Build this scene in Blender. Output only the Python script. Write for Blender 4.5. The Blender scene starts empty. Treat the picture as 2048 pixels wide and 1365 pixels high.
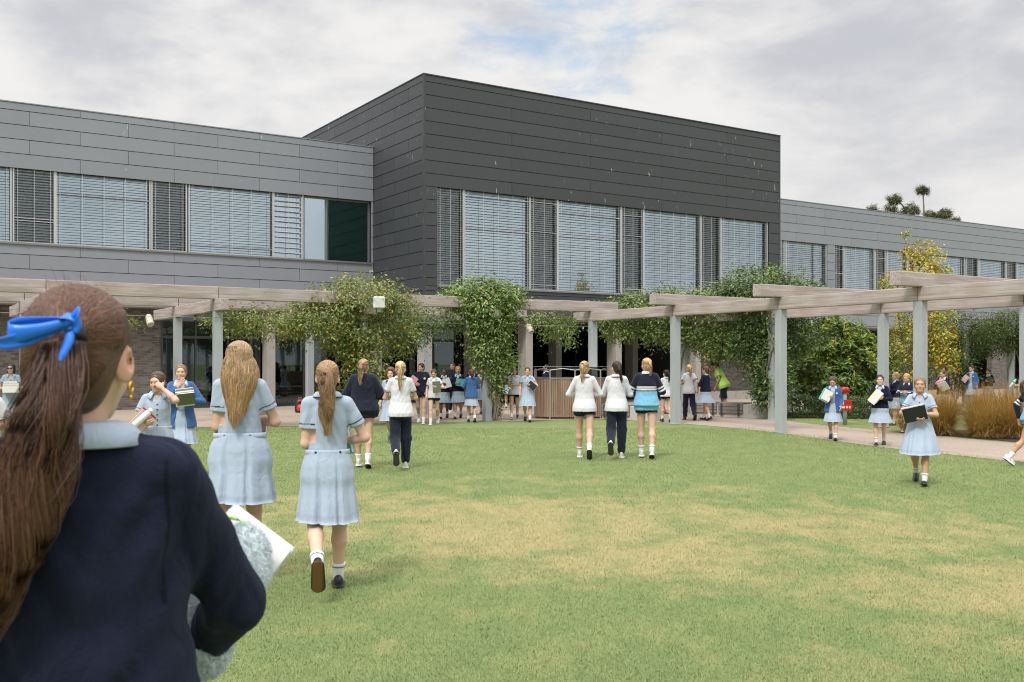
import bpy, bmesh, math, random
import numpy as np
from mathutils import Vector, Matrix
S = bpy.context.scene
COL = S.collection
R = math.radians
rng = np.random.default_rng(7)
random.seed(7)

# ------------------------------------------------------------------ camera, sky, sun, exposure
CAM_H = 1.65
F_PX = 1990.0                                   # focal length in pixels of the 2048 wide photograph
cam = bpy.data.cameras.new('camera')
cam.lens = 36.0 * F_PX / 2048.0
cam.sensor_width = 36.0
cam.shift_y = 0.0208
cam.clip_start = 0.05
cam.clip_end = 3000
cam.dof.use_dof = True
cam.dof.focus_distance = 15.0
cam.dof.aperture_fstop = 8.0
cam_o = bpy.data.objects.new('camera', cam)
COL.objects.link(cam_o)
cam_o.location = (0, 0, CAM_H)
cam_o.rotation_euler = (R(90), 0, 0)
S.camera = cam_o
S.view_settings.view_transform = 'Standard'
S.view_settings.look = 'None'
S.view_settings.exposure = 0.8
S.view_settings.gamma = 1.0
S.cycles.max_bounces = 6
S.cycles.diffuse_bounces = 3
S.cycles.glossy_bounces = 3
S.cycles.transmission_bounces = 4
S.cycles.transparent_max_bounces = 8
S.cycles.use_denoising = True
S.cycles.filter_width = 1.1

SUN_EL, SUN_AZ = 52.0, 205.0                    # azimuth clockwise from +Y: behind and left of the camera
world = bpy.data.worlds.new('World')
S.world = world
world.use_nodes = True


class NT:
    """tiny node tree writer"""
    def __init__(self, tree):
        self.t = tree
        self.n = tree.nodes
        self.l = tree.links

    def add(self, kind, **kw):
        nd = self.n.new(kind)
        ins = kw.pop('ins', {})
        for k, v in kw.items():
            setattr(nd, k, v)
        for k, v in ins.items():
            self.put(nd.inputs[k], v)
        return nd

    def put(self, sock, v):
        if isinstance(v, bpy.types.NodeSocket):
            self.l.new(v, sock)
        elif isinstance(v, bpy.types.Node):
            self.l.new(v.outputs[0], sock)
        else:
            if hasattr(sock, 'default_value'):
                try:
                    sock.default_value = v
                except (TypeError, ValueError):
                    sock.default_value = tuple(v) + (1.0,) if len(v) == 3 else tuple(v)[:3]

    def math(self, op, a, b=None, c=None, clamp=False):
        nd = self.n.new('ShaderNodeMath')
        nd.operation = op
        nd.use_clamp = clamp
        self.put(nd.inputs[0], a)
        if b is not None:
            self.put(nd.inputs[1], b)
        if c is not None:
            self.put(nd.inputs[2], c)
        return nd.outputs[0]

    def mix(self, f, a, b, mode='MIX'):
        nd = self.n.new('ShaderNodeMix')
        nd.data_type = 'RGBA'
        nd.blend_type = mode
        self.put(nd.inputs[0], f)
        for s, v in ((nd.inputs[6], a), (nd.inputs[7], b)):
            if isinstance(v, (tuple, list)) and len(v) == 3:
                v = tuple(v) + (1.0,)
            self.put(s, v)
        return nd.outputs[2]

    def noise(self, vec, scale, detail=3, rough=0.55, dist=0.0, out=0):
        nd = self.add('ShaderNodeTexNoise', ins={'Scale': scale, 'Detail': detail, 'Roughness': rough, 'Distortion': dist})
        if vec is not None:
            self.put(nd.inputs['Vector'], vec)
        return nd.outputs[out]

    def ramp(self, f, lo, hi):
        nd = self.add('ShaderNodeMapRange', interpolation_type='SMOOTHSTEP')
        self.put(nd.inputs[0], f)
        nd.inputs[1].default_value = lo
        nd.inputs[2].default_value = hi
        return nd.outputs[0]

    def mapping(self, vec, scale=(1, 1, 1), loc=(0, 0, 0), rot=(0, 0, 0)):
        nd = self.add('ShaderNodeMapping')
        self.put(nd.inputs['Vector'], vec)
        nd.inputs['Scale'].default_value = scale
        nd.inputs['Location'].default_value = loc
        nd.inputs['Rotation'].default_value = rot
        return nd.outputs[0]


def build_world():
    w = NT(world.node_tree)
    w.n.clear()
    sky = w.add('ShaderNodeTexSky', sky_type='NISHITA', sun_disc=False)
    sky.sun_elevation = R(SUN_EL)
    sky.sun_rotation = R(SUN_AZ)
    sky.air_density = 1.0
    sky.dust_density = 0.6
    tc = w.add('ShaderNodeTexCoord')
    v = tc.outputs['Generated']
    sep = w.add('ShaderNodeSeparateXYZ', ins={0: v})
    # clouds drawn on the direction of view, stretched sideways like layered stratocumulus
    m1 = w.mapping(v, (1.9, 1.9, 4.4), (3.1, 0.7, 0.35))
    big = w.noise(m1, 1.9, 5, 0.54, 0.25)
    m2 = w.mapping(v, (4.0, 4.0, 9.5), (1.3, 5.7, 2.0))
    fine = w.noise(m2, 2.6, 6, 0.58, 0.3)
    mixn = w.math('ADD', w.math('MULTIPLY', big, 0.74), w.math('MULTIPLY', fine, 0.26))
    shade = w.ramp(mixn, 0.35, 0.58)
    cloud = w.mix(shade, (3.35, 3.43, 3.68), (5.15, 5.07, 5.0))
    # brighter and warmer low down to the right, as over the wing
    hz = w.ramp(sep.outputs[2], 0.30, 0.02)
    cloud = w.mix(w.math('MULTIPLY', hz, 0.6), cloud, (4.75, 4.66, 4.58))
    # overcast dome: brighter overhead
    up = w.ramp(sep.outputs[2], 0.35, 0.95)
    cloud = w.mix(up, cloud, (15.5, 15.4, 15.2))
    # a hole in the deck
    hole_d = Vector((0.045, 1.0, 0.352)).normalized()
    dist = w.add('ShaderNodeVectorMath', operation='DISTANCE', ins={0: v, 1: tuple(hole_d)})
    hole = w.ramp(w.math('ADD', dist.outputs['Value'], w.math('MULTIPLY', w.math('SUBTRACT', fine, 0.5), 0.42)), 0.10, -0.03)
    blue = w.mix(0.55, sky.outputs[0], (2.5, 3.8, 5.0))
    col = w.mix(w.math('MULTIPLY', hole, 0.72), cloud, blue)
    bg = w.add('ShaderNodeBackground', ins={'Color': col, 'Strength': 0.1})
    out = w.add('ShaderNodeOutputWorld')
    w.l.new(bg.outputs[0], out.inputs[0])


build_world()
sun = bpy.data.lights.new('sun', 'SUN')
sun.energy = 1.5
sun.angle = R(12)
sun.color = (1.0, 0.965, 0.92)
sun_o = bpy.data.objects.new('sun', sun)
COL.objects.link(sun_o)
_el, _az = R(SUN_EL), R(SUN_AZ)
_d = Vector((math.sin(_az) * math.cos(_el), math.cos(_az) * math.cos(_el), math.sin(_el)))
sun_o.rotation_euler = _d.to_track_quat('Z', 'Y').to_euler()

# ------------------------------------------------------------------ helpers
def tag(o, label=None, cat=None, group=None, kind=None):
    if label:
        o['label'] = label
    if cat:
        o['category'] = cat
    if group:
        o['group'] = group
    if kind:
        o['kind'] = kind
    return o


def empty(name, loc=(0, 0, 0), rz=0.0, label=None, cat=None, group=None):
    o = bpy.data.objects.new(name, None)
    COL.objects.link(o)
    o.location = loc
    o.rotation_euler = (0, 0, rz)
    o.empty_display_size = 0.2
    return tag(o, label, cat, group)


def link_mesh(name, me, mat, parent=None, smooth=False):
    o = bpy.data.objects.new(name, me)
    COL.objects.link(o)
    if mat is not None:
        for m_ in (mat if isinstance(mat, (list, tuple)) else [mat]):
            me.materials.append(m_)
    if parent is not None:
        o.parent = parent
    if smooth and len(me.polygons):
        me.polygons.foreach_set('use_smooth', np.ones(len(me.polygons), dtype=bool))
    return o


def np_mesh(name, V, F, mat, parent=None, smooth=False, col=None, mi=None):
    """mesh object out of numpy verts and an (n,3) or (n,4) face array, or a list of such arrays"""
    V = np.asarray(V, dtype=np.float32)
    Fs = F if isinstance(F, list) else [F]
    Fs = [np.asarray(f, dtype=np.int32) for f in Fs if len(f)]
    me = bpy.data.meshes.new(name)
    me.vertices.add(len(V))
    me.vertices.foreach_set('co', V.ravel())
    nl = sum(f.size for f in Fs)
    npoly = sum(len(f) for f in Fs)
    me.loops.add(nl)
    me.loops.foreach_set('vertex_index', np.concatenate([f.ravel() for f in Fs]))
    me.polygons.add(npoly)
    tot = np.concatenate([np.full(len(f), f.shape[1], dtype=np.int32) for f in Fs])
    st = np.concatenate([[0], np.cumsum(tot)[:-1]]).astype(np.int32)
    me.polygons.foreach_set('loop_start', st)
    me.polygons.foreach_set('loop_total', tot)
    if mi is not None:
        me.polygons.foreach_set('material_index', np.asarray(mi, dtype=np.int32))
    if col is not None:
        ca = me.color_attributes.new('Col', 'FLOAT_COLOR', 'POINT')
        c4 = np.ones((len(V), 4), dtype=np.float32)
        c4[:, :3] = col
        ca.data.foreach_set('color', c4.ravel())
    me.update(calc_edges=True)
    return link_mesh(name, me, mat, parent, smooth)


def unit(a):
    return a / (np.linalg.norm(a, axis=-1, keepdims=True) + 1e-9)


class MB:
    """collects simple shapes into one mesh"""
    def __init__(self):
        self.v = []
        self.f = []
        self.c = []
        self.cur = None

    def _add(self, vs, fs):
        n = len(self.v)
        self.v.extend(tuple(map(float, p)) for p in vs)
        self.f.extend(tuple(i + n for i in f) for f in fs)
        if self.cur is not None:
            self.c.extend([self.cur] * len(vs))

    def box(self, x0, x1, y0, y1, z0, z1):
        self._add([(x0, y0, z0), (x1, y0, z0), (x1, y1, z0), (x0, y1, z0), (x0, y0, z1), (x1, y0, z1), (x1, y1, z1), (x0, y1, z1)],
                  [(0, 3, 2, 1), (4, 5, 6, 7), (0, 1, 5, 4), (1, 2, 6, 5), (2, 3, 7, 6), (3, 0, 4, 7)])

    def obox(self, c, ax, ay, az, b=0.0):
        """oriented box from centre and half axes"""
        c, ax, ay, az = (np.array(q, float) for q in (c, ax, ay, az))
        vs = [c - ax - ay - az, c + ax - ay - az, c + ax + ay - az, c - ax + ay - az,
              c - ax - ay + az, c + ax - ay + az, c + ax + ay + az, c - ax + ay + az]
        self._add(vs, [(0, 3, 2, 1), (4, 5, 6, 7), (0, 1, 5, 4), (1, 2, 6, 5), (2, 3, 7, 6), (3, 0, 4, 7)])

    def beam(self, p, q, w, h):
        """box beam between two points, p and q on the centre line"""
        p, q = np.array(p, float), np.array(q, float)
        d = q - p
        L = np.linalg.norm(d)
        d = d / L
        side = np.cross(d, (0, 0, 1.0))
        side /= np.linalg.norm(side)
        up = np.cross(side, d)
        self.obox((p + q) / 2, d * L / 2, side * w / 2, up * h / 2)

    def tube(self, pts, rad, n=8, cap=True):
        pts = np.array(pts, float)
        m = len(pts)
        rad = np.broadcast_to(np.asarray(rad, float), (m,))
        t = np.gradient(pts, axis=0)
        t /= np.linalg.norm(t, axis=1)[:, None] + 1e-12
        ref = np.array((0, 0, 1.0)) if abs(t[0][2]) < 0.9 else np.array((1.0, 0, 0))
        vs = []
        for i in range(m):
            a = np.cross(t[i], ref)
            a /= np.linalg.norm(a) + 1e-12
            b = np.cross(t[i], a)
            ref = -np.cross(t[i], a) if False else ref
            for k in range(n):
                an = 2 * math.pi * k / n
                vs.append(pts[i] + rad[i] * (a * math.cos(an) + b * math.sin(an)))
        fs = []
        for i in range(m - 1):
            for k in range(n):
                k2 = (k + 1) % n
                fs.append((i * n + k, i * n + k2, (i + 1) * n + k2, (i + 1) * n + k))
        if cap:
            fs.append(tuple(range(n - 1, -1, -1)))
            fs.append(tuple((m - 1) * n + k for k in range(n)))
        self._add(vs, fs)

    def lathe(self, prof, n=16, c=(0, 0, 0)):
        vs, fs = [], []
        for r, z in prof:
            for k in range(n):
                an = 2 * math.pi * k / n
                vs.append((c[0] + r * math.cos(an), c[1] + r * math.sin(an), c[2] + z))
        for i in range(len(prof) - 1):
            for k in range(n):
                k2 = (k + 1) % n
                fs.append((i * n + k, i * n + k2, (i + 1) * n + k2, (i + 1) * n + k))
        fs.append(tuple(range(n - 1, -1, -1)))
        fs.append(tuple((len(prof) - 1) * n + k for k in range(n)))
        self._add(vs, fs)

    def grid(self, P):
        P = np.asarray(P, float)
        a, b = P.shape[:2]
        fs = [(i * b + j, i * b + j + 1, (i + 1) * b + j + 1, (i + 1) * b + j) for i in range(a - 1) for j in range(b - 1)]
        self._add(P.reshape(-1, 3), fs)

    def build(self, name, mat, parent=None, smooth=False, bevel=0.0):
        me = bpy.data.meshes.new(name)
        me.from_pydata(self.v, [], self.f)
        if self.c:
            ca = me.color_attributes.new('Col', 'FLOAT_COLOR', 'POINT')
            c4 = np.ones((len(self.v), 4), dtype=np.float32)
            c4[:, :3] = np.array(self.c)
            ca.data.foreach_set('color', c4.ravel())
        me.update()
        o = link_mesh(name, me, mat, parent, smooth)
        if bevel > 0:
            b = o.modifiers.new('bevel', 'BEVEL')
            b.width = bevel
            b.segments = 2
            b.limit_method = 'ANGLE'
        return o


def gnd(u, v):
    """ground point seen at a pixel of the 2048 wide photograph"""
    y = CAM_H * F_PX / (v - 725.0)
    return ((u - 1024.0) / F_PX * y, y)


# ------------------------------------------------------------------ materials
M = {}


def mat(name, color=None, rough=0.7, metal=0.0, spec=0.5, fn=None):
    m = bpy.data.materials.new(name)
    m.use_nodes = True
    t = NT(m.node_tree)
    b = t.n['Principled BSDF']
    b.inputs['Roughness'].default_value = rough
    b.inputs['Metallic'].default_value = metal
    b.inputs['Specular IOR Level'].default_value = spec
    if color is not None:
        b.inputs['Base Color'].default_value = tuple(color) + (1.0,)
    if fn:
        fn(t, b)
    M[name] = m
    return m


def obj_co(t):
    return t.add('ShaderNodeTexCoord').outputs['Object']


def bump(t, b, h, dist=0.01, strength=1.0):
    nd = t.add('ShaderNodeBump', ins={'Height': h, 'Distance': dist, 'Strength': strength})
    t.l.new(nd.outputs[0], b.inputs['Normal'])


def zinc(base, var, light):
    def fn(t, b):
        co = obj_co(t)
        geo = t.add('ShaderNodeNewGeometry')
        isl = geo.outputs['Random Per Island']
        c = t.mix(isl, tuple(x * (1 - var) for x in base), tuple(x * (1 + var) for x in base))
        st = t.noise(t.mapping(co, (0.9, 0.9, 0.25)), 1.2, 5, 0.6)
        c = t.mix(t.math('MULTIPLY', st, 0.5), c, tuple(x * 1.25 for x in base))
        # bird lime and lime runs: short vertical dashes
        d = t.noise(t.mapping(co, (10.0, 10.0, 1.5)), 1.6, 2, 0.5)
        d2 = t.noise(t.mapping(co, (0.35, 0.35, 0.35)), 1.0, 2, 0.5)
        k = t.math('ADD', d, t.math('MULTIPLY', d2, 0.25))
        c = t.mix(t.math('MULTIPLY', t.ramp(k, 0.872, 0.92), light), c, (0.62, 0.63, 0.62))
        t.l.new(c, b.inputs['Base Color'])
        t.put(b.inputs['Roughness'], t.math('ADD', 0.42, t.math('MULTIPLY', st, 0.25)))
        bump(t, b, t.noise(co, 2.2, 2), 0.012, 0.35)
    return fn


mat('zinc_dark', fn=zinc((0.0410, 0.0450, 0.0500), 0.10, 0.8))
mat('zinc_grey', fn=zinc((0.207, 0.221, 0.250), 0.05, 0.6))
mat('seam_dark', (0.012, 0.012, 0.013), 0.8)
mat('frame_alu', (0.24, 0.25, 0.26), 0.45, 0.6)
mat('frame_dark', (0.055, 0.058, 0.062), 0.5, 0.3)
mat('slat_alu', (0.50, 0.51, 0.53), 0.40, 0.25)
mat('white_paint', (0.75, 0.75, 0.74), 0.5)
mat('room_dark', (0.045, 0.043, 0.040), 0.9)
mat('teal_reflection', (0.045, 0.26, 0.21), 0.8)  # painted reflection for the end pane of the left wing
mat('room_pale', (0.62, 0.63, 0.63), 0.9)
mat('soffit', (0.42, 0.42, 0.39), 0.8)


def glass_fn(tint, refl, trans, gloss=(0.84, 0.94, 1.0)):
    def fn(t, b):
        out = t.n['Material Output']
        fr = t.add('ShaderNodeFresnel', ins={'IOR': 1.5})
        f = t.math('ADD', t.math('MULTIPLY', fr.outputs[0], 1.25), refl, clamp=True)
        gl = t.add('ShaderNodeBsdfGlossy', ins={'Color': tuple(gloss) + (1,), 'Roughness': 0.015})
        co = obj_co(t)
        nb = t.add('ShaderNodeBump', ins={'Height': t.noise(co, 0.7, 1), 'Distance': 0.004, 'Strength': 0.6})
        t.l.new(nb.outputs[0], gl.inputs['Normal'])
        tr = t.add('ShaderNodeBsdfTransparent', ins={'Color': tuple(tint) + (1,)})
        mx = t.add('ShaderNodeMixShader')
        t.put(mx.inputs[0], f)
        t.l.new(tr.outputs[0], mx.inputs[1])
        t.l.new(gl.outputs[0], mx.inputs[2])
        t.l.new(mx.outputs[0], out.inputs[0])
    return fn


mat('glass_low', fn=glass_fn((0.60, 0.66, 0.66), 0.03, 1))
mat('glass_high', fn=glass_fn((0.56, 0.66, 0.68), 0.54, 1, (0.76, 0.90, 1.0)))
mat('glass_teal', fn=glass_fn((0.50, 0.66, 0.64), 0.03, 1))
mat('glass_vent', fn=glass_fn((0.40, 0.42, 0.42), 0.12, 1))


def concrete_fn(base, stain):
    def fn(t, b):
        co = obj_co(t)
        n = t.noise(co, 3.0, 6, 0.65)
        c = t.mix(n, tuple(x * 0.8 for x in base), tuple(x * 1.15 for x in base))
        s = t.noise(t.mapping(co, (4, 4, 0.6)), 1.5, 4, 0.6)
        c = t.mix(t.math('MULTIPLY', t.ramp(s, 0.55, 0.72), stain), c, tuple(x * 0.45 for x in base))
        t.l.new(c, b.inputs['Base Color'])
        bump(t, b, t.noise(co, 60, 3), 0.003, 0.5)
    return fn


mat('concrete', rough=0.85, fn=concrete_fn((0.36, 0.335, 0.30), 0.25))
mat('concrete_pale', rough=0.85, fn=concrete_fn((0.46, 0.44, 0.41), 0.6))


def brick_fn(t, b):
    co = obj_co(t)
    sp = t.add('ShaderNodeSeparateXYZ', ins={0: co})
    xy = t.math('ADD', sp.outputs[0], sp.outputs[1])
    vec = t.add('ShaderNodeCombineXYZ', ins={0: xy, 1: sp.outputs[2]}).outputs[0]
    br = t.add('ShaderNodeTexBrick', offset=0.5, ins={'Color1': (0.070, 0.062, 0.054, 1), 'Color2': (0.20, 0.178, 0.155, 1), 'Mortar': (0.20, 0.19, 0.175, 1),
                                                      'Scale': 1.0, 'Mortar Size': 0.008, 'Mortar Smooth': 0.2, 'Bias': 0.0, 'Brick Width': 0.24, 'Row Height': 0.082})
    t.put(br.inputs['Vector'], vec)
    n = t.noise(co, 1.3, 4)
    c = t.mix(t.math('MULTIPLY', n, 0.5), br.outputs[0], (0.115, 0.10, 0.086))
    t.l.new(c, b.inputs['Base Color'])
    bump(t, b, t.math('SUBTRACT', t.noise(co, 25, 3), t.math('MULTIPLY', br.outputs['Fac'], 2.0)), 0.006, 0.7)


mat('brick', rough=0.9, fn=brick_fn)


def timber_fn(base, dark, axis=0, k=1.0):
    def fn(t, b):
        co = obj_co(t)
        sc = [14.0, 14.0, 14.0]
        sc[axis] = 0.5
        g = t.noise(t.mapping(co, tuple(sc)), 1.6, 6, 0.65, 0.5)
        big = t.noise(t.mapping(co, (1.2, 1.2, 1.2)), 1.0, 4, 0.6)
        c = t.mix(t.ramp(g, 0.32, 0.70), dark, base)
        c = t.mix(t.math('MULTIPLY', t.ramp(big, 0.45, 0.72), 0.45), c, (dark[0] * 1.15, dark[1] * 1.02, dark[2] * 0.9))
        t.l.new(c, b.inputs['Base Color'])
        bump(t, b, g, 0.006, 0.6)
    return fn


mat('timber_grey', rough=0.88, fn=timber_fn((0.48, 0.425, 0.41), (0.28, 0.232, 0.215)))
mat('timber_slat', rough=0.85, fn=timber_fn((0.36, 0.26, 0.19), (0.20, 0.125, 0.08), axis=2))
mat('timber_seat', rough=0.88, fn=timber_fn((0.30, 0.265, 0.235), (0.135, 0.115, 0.10)))


def galv_fn(t, b):
    co = obj_co(t)
    v = t.add('ShaderNodeTexVoronoi', ins={'Scale': 26.0})
    t.put(v.inputs['Vector'], co)
    n = t.noise(t.mapping(co, (3, 3, 0.7)), 1.5, 5, 0.6)
    c = t.mix(n, (0.30, 0.33, 0.35), (0.46, 0.495, 0.52))
    c = t.mix(0.14, c, v.outputs['Color'])
    t.l.new(t.mix(0.9, c, t.mix(n, (0.30, 0.33, 0.35), (0.46, 0.495, 0.52))), b.inputs['Base Color'])


mat('galvanised', rough=0.5, metal=0.15, fn=galv_fn)


def paving_fn(t, b):
    co = obj_co(t)
    v = t.add('ShaderNodeTexVoronoi', ins={'Scale': 55.0})
    t.put(v.inputs['Vector'], co)
    n = t.noise(co, 0.5, 5, 0.6)
    c = t.mix(t.math('MULTIPLY', v.outputs['Distance'], 1.2), (0.40, 0.315, 0.245), (0.24, 0.185, 0.145))
    c = t.mix(0.10, c, v.outputs['Color'])
    c = t.mix(t.math('MULTIPLY', t.ramp(n, 0.45, 0.7), 0.35), c, (0.20, 0.16, 0.13))
    t.l.new(c, b.inputs['Base Color'])
    bump(t, b, v.outputs['Distance'], 0.004, 0.6)


mat('paving', rough=0.92, fn=paving_fn)


def lawn_colour(t, blade=False):
    geo = t.add('ShaderNodeNewGeometry')
    pos = geo.outputs['Position']
    flat = t.add('ShaderNodeVectorMath', operation='MULTIPLY', ins={0: pos, 1: (1, 1, 0)}).outputs[0]
    n1 = t.noise(flat, 0.33, 5, 0.62, 0.4)
    n2 = t.noise(t.mapping(flat, (1.35, 0.95, 1.0)), 1.5, 5, 0.65)
    n3 = t.noise(flat, 9.0, 4, 0.7)
    # worn, dry middle of the lawn
    dry = None
    for cx, cy, rx, ry, am in ((0.6, 10.2, 5.0, 3.2, 0.85), (-1.6, 11.6, 3.4, 1.6, 0.55), (3.9, 7.4, 3.2, 1.3, 0.80), (5.6, 9.4, 3.2, 1.8, 0.45),
                               (1.3, 8.3, 3.0, 1.6, 0.75), (2.8, 5.8, 2.4, 1.0, 0.5), (0.2, 13.4, 5.0, 1.6, 0.30)):
        d = t.add('ShaderNodeVectorMath', operation='LENGTH', ins={0: t.mapping(flat, (1 / rx, 1 / ry, 1), (-cx / rx, -cy / ry, 0))}).outputs['Value']
        e = t.math('MULTIPLY', t.ramp(d, 1.35, 0.1), am)
        dry = e if dry is None else t.math('MAXIMUM', dry, e)
    k = t.math('ADD', t.math('MULTIPLY', dry, 0.72), t.math('ADD', t.math('MULTIPLY', t.math('SUBTRACT', n1, 0.5), 1.3), t.math('MULTIPLY', t.math('SUBTRACT', n2, 0.5), 1.5)))
    kk = t.ramp(k, 0.08, 0.80)
    g1 = t.mix(n3, (0.155, 0.212, 0.080), (0.215, 0.275, 0.108))
    g1 = t.mix(t.math('MULTIPLY', t.ramp(n2, 0.35, 0.7), 0.5), g1, (0.275, 0.295, 0.118))
    d1 = t.mix(n3, (0.335, 0.290, 0.130), (0.43, 0.375, 0.20))
    c = t.mix(kk, g1, d1)
    return c, n3


def lawn_fn(t, b):
    c, n3 = lawn_colour(t)
    geo = t.add('ShaderNodeNewGeometry')
    nn = t.noise(geo.outputs['Position'], 45.0, 4, 0.75)
    c = t.mix(t.ramp(nn, 0.68, 0.32), c, t.mix(1.0, c, (0.72, 0.75, 0.70), 'MULTIPLY'))
    t.l.new(c, b.inputs['Base Color'])
    bump(t, b, t.math('ADD', nn, t.noise(geo.outputs['Position'], 12.0, 3)), 0.03, 0.7)


mat('lawn', rough=0.95, spec=0.2, fn=lawn_fn)


def blade_fn(t, b):
    c, n3 = lawn_colour(t, True)
    geo = t.add('ShaderNodeNewGeometry')
    r = geo.outputs['Random Per Island']
    c = t.mix(r, t.mix(1.0, c, (0.87, 0.90, 0.86), 'MULTIPLY'), t.mix(1.0, c, (1.2, 1.18, 1.2), 'MULTIPLY'))
    c = t.mix(t.math('MULTIPLY', t.ramp(r, 0.95, 0.98), 0.6), c, (0.40, 0.34, 0.17))
    t.l.new(c, b.inputs['Base Color'])
    b.inputs['Subsurface Weight'].default_value = 0.0


mat('grass_blade', rough=0.7, spec=0.25, fn=blade_fn)


def leaf_fn(t, b):
    at = t.add('ShaderNodeAttribute', attribute_name='Col')
    c = at.outputs['Color']
    t.l.new(c, b.inputs['Base Color'])
    out = t.n['Material Output']
    tr = t.add('ShaderNodeBsdfTranslucent', ins={'Color': t.mix(1.0, c, (1.25, 1.3, 0.7), 'MULTIPLY')})
    mx = t.add('ShaderNodeMixShader', ins={0: 0.20})
    t.l.new(b.outputs[0], mx.inputs[1])
    t.l.new(tr.outputs[0], mx.inputs[2])
    t.l.new(mx.outputs[0], out.inputs[0])


mat('leaf', rough=0.42, spec=0.5, fn=leaf_fn)
mat('leaf_dull', rough=0.8, spec=0.2, fn=leaf_fn)


def bark_fn(t, b):
    co = obj_co(t)
    n = t.noise(t.mapping(co, (9, 9, 1.5)), 2.0, 5, 0.65)
    t.l.new(t.mix(n, (0.10, 0.08, 0.062), (0.26, 0.215, 0.17)), b.inputs['Base Color'])
    bump(t, b, n, 0.01)


mat('bark', rough=0.9, fn=bark_fn)
mat('soil', (0.055, 0.040, 0.028), 0.95)


def plain_var(base, rough, amt=0.12, sc=30):
    def fn(t, b):
        n = t.noise(obj_co(t), sc, 3)
        t.l.new(t.mix(n, tuple(x * (1 - amt) for x in base), tuple(x * (1 + amt) for x in base)), b.inputs['Base Color'])
    return fn


mat('plastic_white', rough=0.45, fn=plain_var((0.62, 0.62, 0.60), 0.45, 0.06))
mat('plastic_beige', rough=0.5, fn=plain_var((0.50, 0.45, 0.37), 0.5))
mat('plastic_black', rough=0.5, fn=plain_var((0.018, 0.018, 0.02), 0.5))
mat('red_paint', rough=0.4, fn=plain_var((0.55, 0.025, 0.02), 0.4))
mat('steel', rough=0.35, metal=0.8, fn=plain_var((0.5, 0.5, 0.5), 0.35))
# ------------------------------------------------------------------ ground
D1 = np.array((0.8436, 0.5370, 0.0))            # along the facade, to the right and away
D2 = np.array((-0.5370, 0.8436, 0.0))           # into the building
ROT = math.atan2(0.5370, 0.8436)
CORNER = np.array((-3.1, 35.0, 0.0))            # front left corner of the dark box


def bl(x, y, z=0.0):
    """building local -> world"""
    return CORNER + x * D1 + y * D2 + np.array((0, 0, z))


def bt(u, y):
    """x along the facade of the plane at local y seen in pixel column u"""
    k = (u - 1024.0) / F_PX
    o = CORNER + y * D2
    return (-o[0] + k * o[1]) / (D1[0] - D1[1] * k)


def sheet(name, pts, z, m, kind='structure'):
    bm = bmesh.new()
    vs = [bm.verts.new((p[0], p[1], z)) for p in pts]
    f = bm.faces.new(vs)
    bm.normal_update()
    if f.normal.z < 0:
        f.normal_flip()
    bmesh.ops.triangulate(bm, faces=[f])
    me = bpy.data.meshes.new(name)
    bm.to_mesh(me)
    bm.free()
    return tag(link_mesh(name, me, m), kind=kind)


def smooth_line(pts, n=6):
    P = np.array(pts, float)
    out = []
    for i in range(len(P) - 1):
        p0, p1, p2, p3 = P[max(i - 1, 0)], P[i], P[i + 1], P[min(i + 2, len(P) - 1)]
        for k in range(n):
            t = k / n
            out.append(0.5 * (2 * p1 + (p2 - p0) * t + (2 * p0 - 5 * p1 + 4 * p2 - p3) * t * t + (3 * p1 - p0 - 3 * p2 + p3) * t ** 3))
    out.append(P[-1])
    return [tuple(p) for p in out]


G = 900.0
sheet('ground', [(-G, -G), (G, -G), (G, G), (-G, G)], 0.0, M['lawn'])
LAWN_EDGE = smooth_line([(-60, 10), (-30, 19.5), (-14, 24.0), (-9.7, 24.8), (-5.5, 25.7), (-3.05, 27.0), (-0.33, 27.8), (2.3, 28.9)]) + \
    smooth_line([(2.5, 28.85), (3.5, 27.9), (5.0, 26.0), (6.2, 23.2), (7.05, 19.7), (7.75, 17.9), (8.5, 16.2), (9.9, 13.2), (11.6, 10.5), (16, 6), (30, -4)])
PATH_OUT = smooth_line([(34, -1), (19, 9), (14, 14.2), (12.0, 17.2), (10.35, 20.1), (9.25, 23.0), (8.5, 25.1), (7.9, 27.0), (7.75, 29.4), (8.4, 31.6), (11, 34.6), (16, 38.5), (24, 44), (44, 57), (90, 84)])
sheet('path', LAWN_EDGE + PATH_OUT + [(60, 120), (-90, 60)], 0.006, M['paving'])
# worn soil strip and bed under the shrubs
sheet('planting_bed', [(7.95, 29.8), (10.9, 29.2), (14.5, 31.5), (16.0, 35.5), (12.0, 34.6), (8.9, 31.8)], 0.010, M['soil'])
sheet('grass_bed', [(9.4, 23.4), (10.5, 20.3), (13.0, 20.6), (13.2, 23.2), (10.6, 24.4)], 0.010, M['soil'])

# ------------------------------------------------------------------ school building
B = empty('school_building', tuple(CORNER), ROT, 'two storey school building, dark zinc clad box between paler grey zinc wings', 'building')
Z_TOP, Z_BOX0 = 11.78, 3.29
W_TOP, W_BOT = 9.95, 3.62
WIN_T, WIN_B, BWIN_B = 7.86, 5.46, 4.35
BX = 17.87                                      # width of the box
WY = 4.17                                       # wing plane behind the box front
LX, RX = -46.0, 62.0


def courses(z0, z1, h=0.46, cap=0.24, forced=()):
    zs = [z1, z1 - cap]
    while zs[-1] - h > z0 + 0.12:
        zs.append(zs[-1] - h)
    zs.append(z0)
    for f in forced:
        zs = [z for z in zs if abs(z - f) > 0.16 or z in (z0, z1)] + [f]
    return sorted(set(zs))


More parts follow.
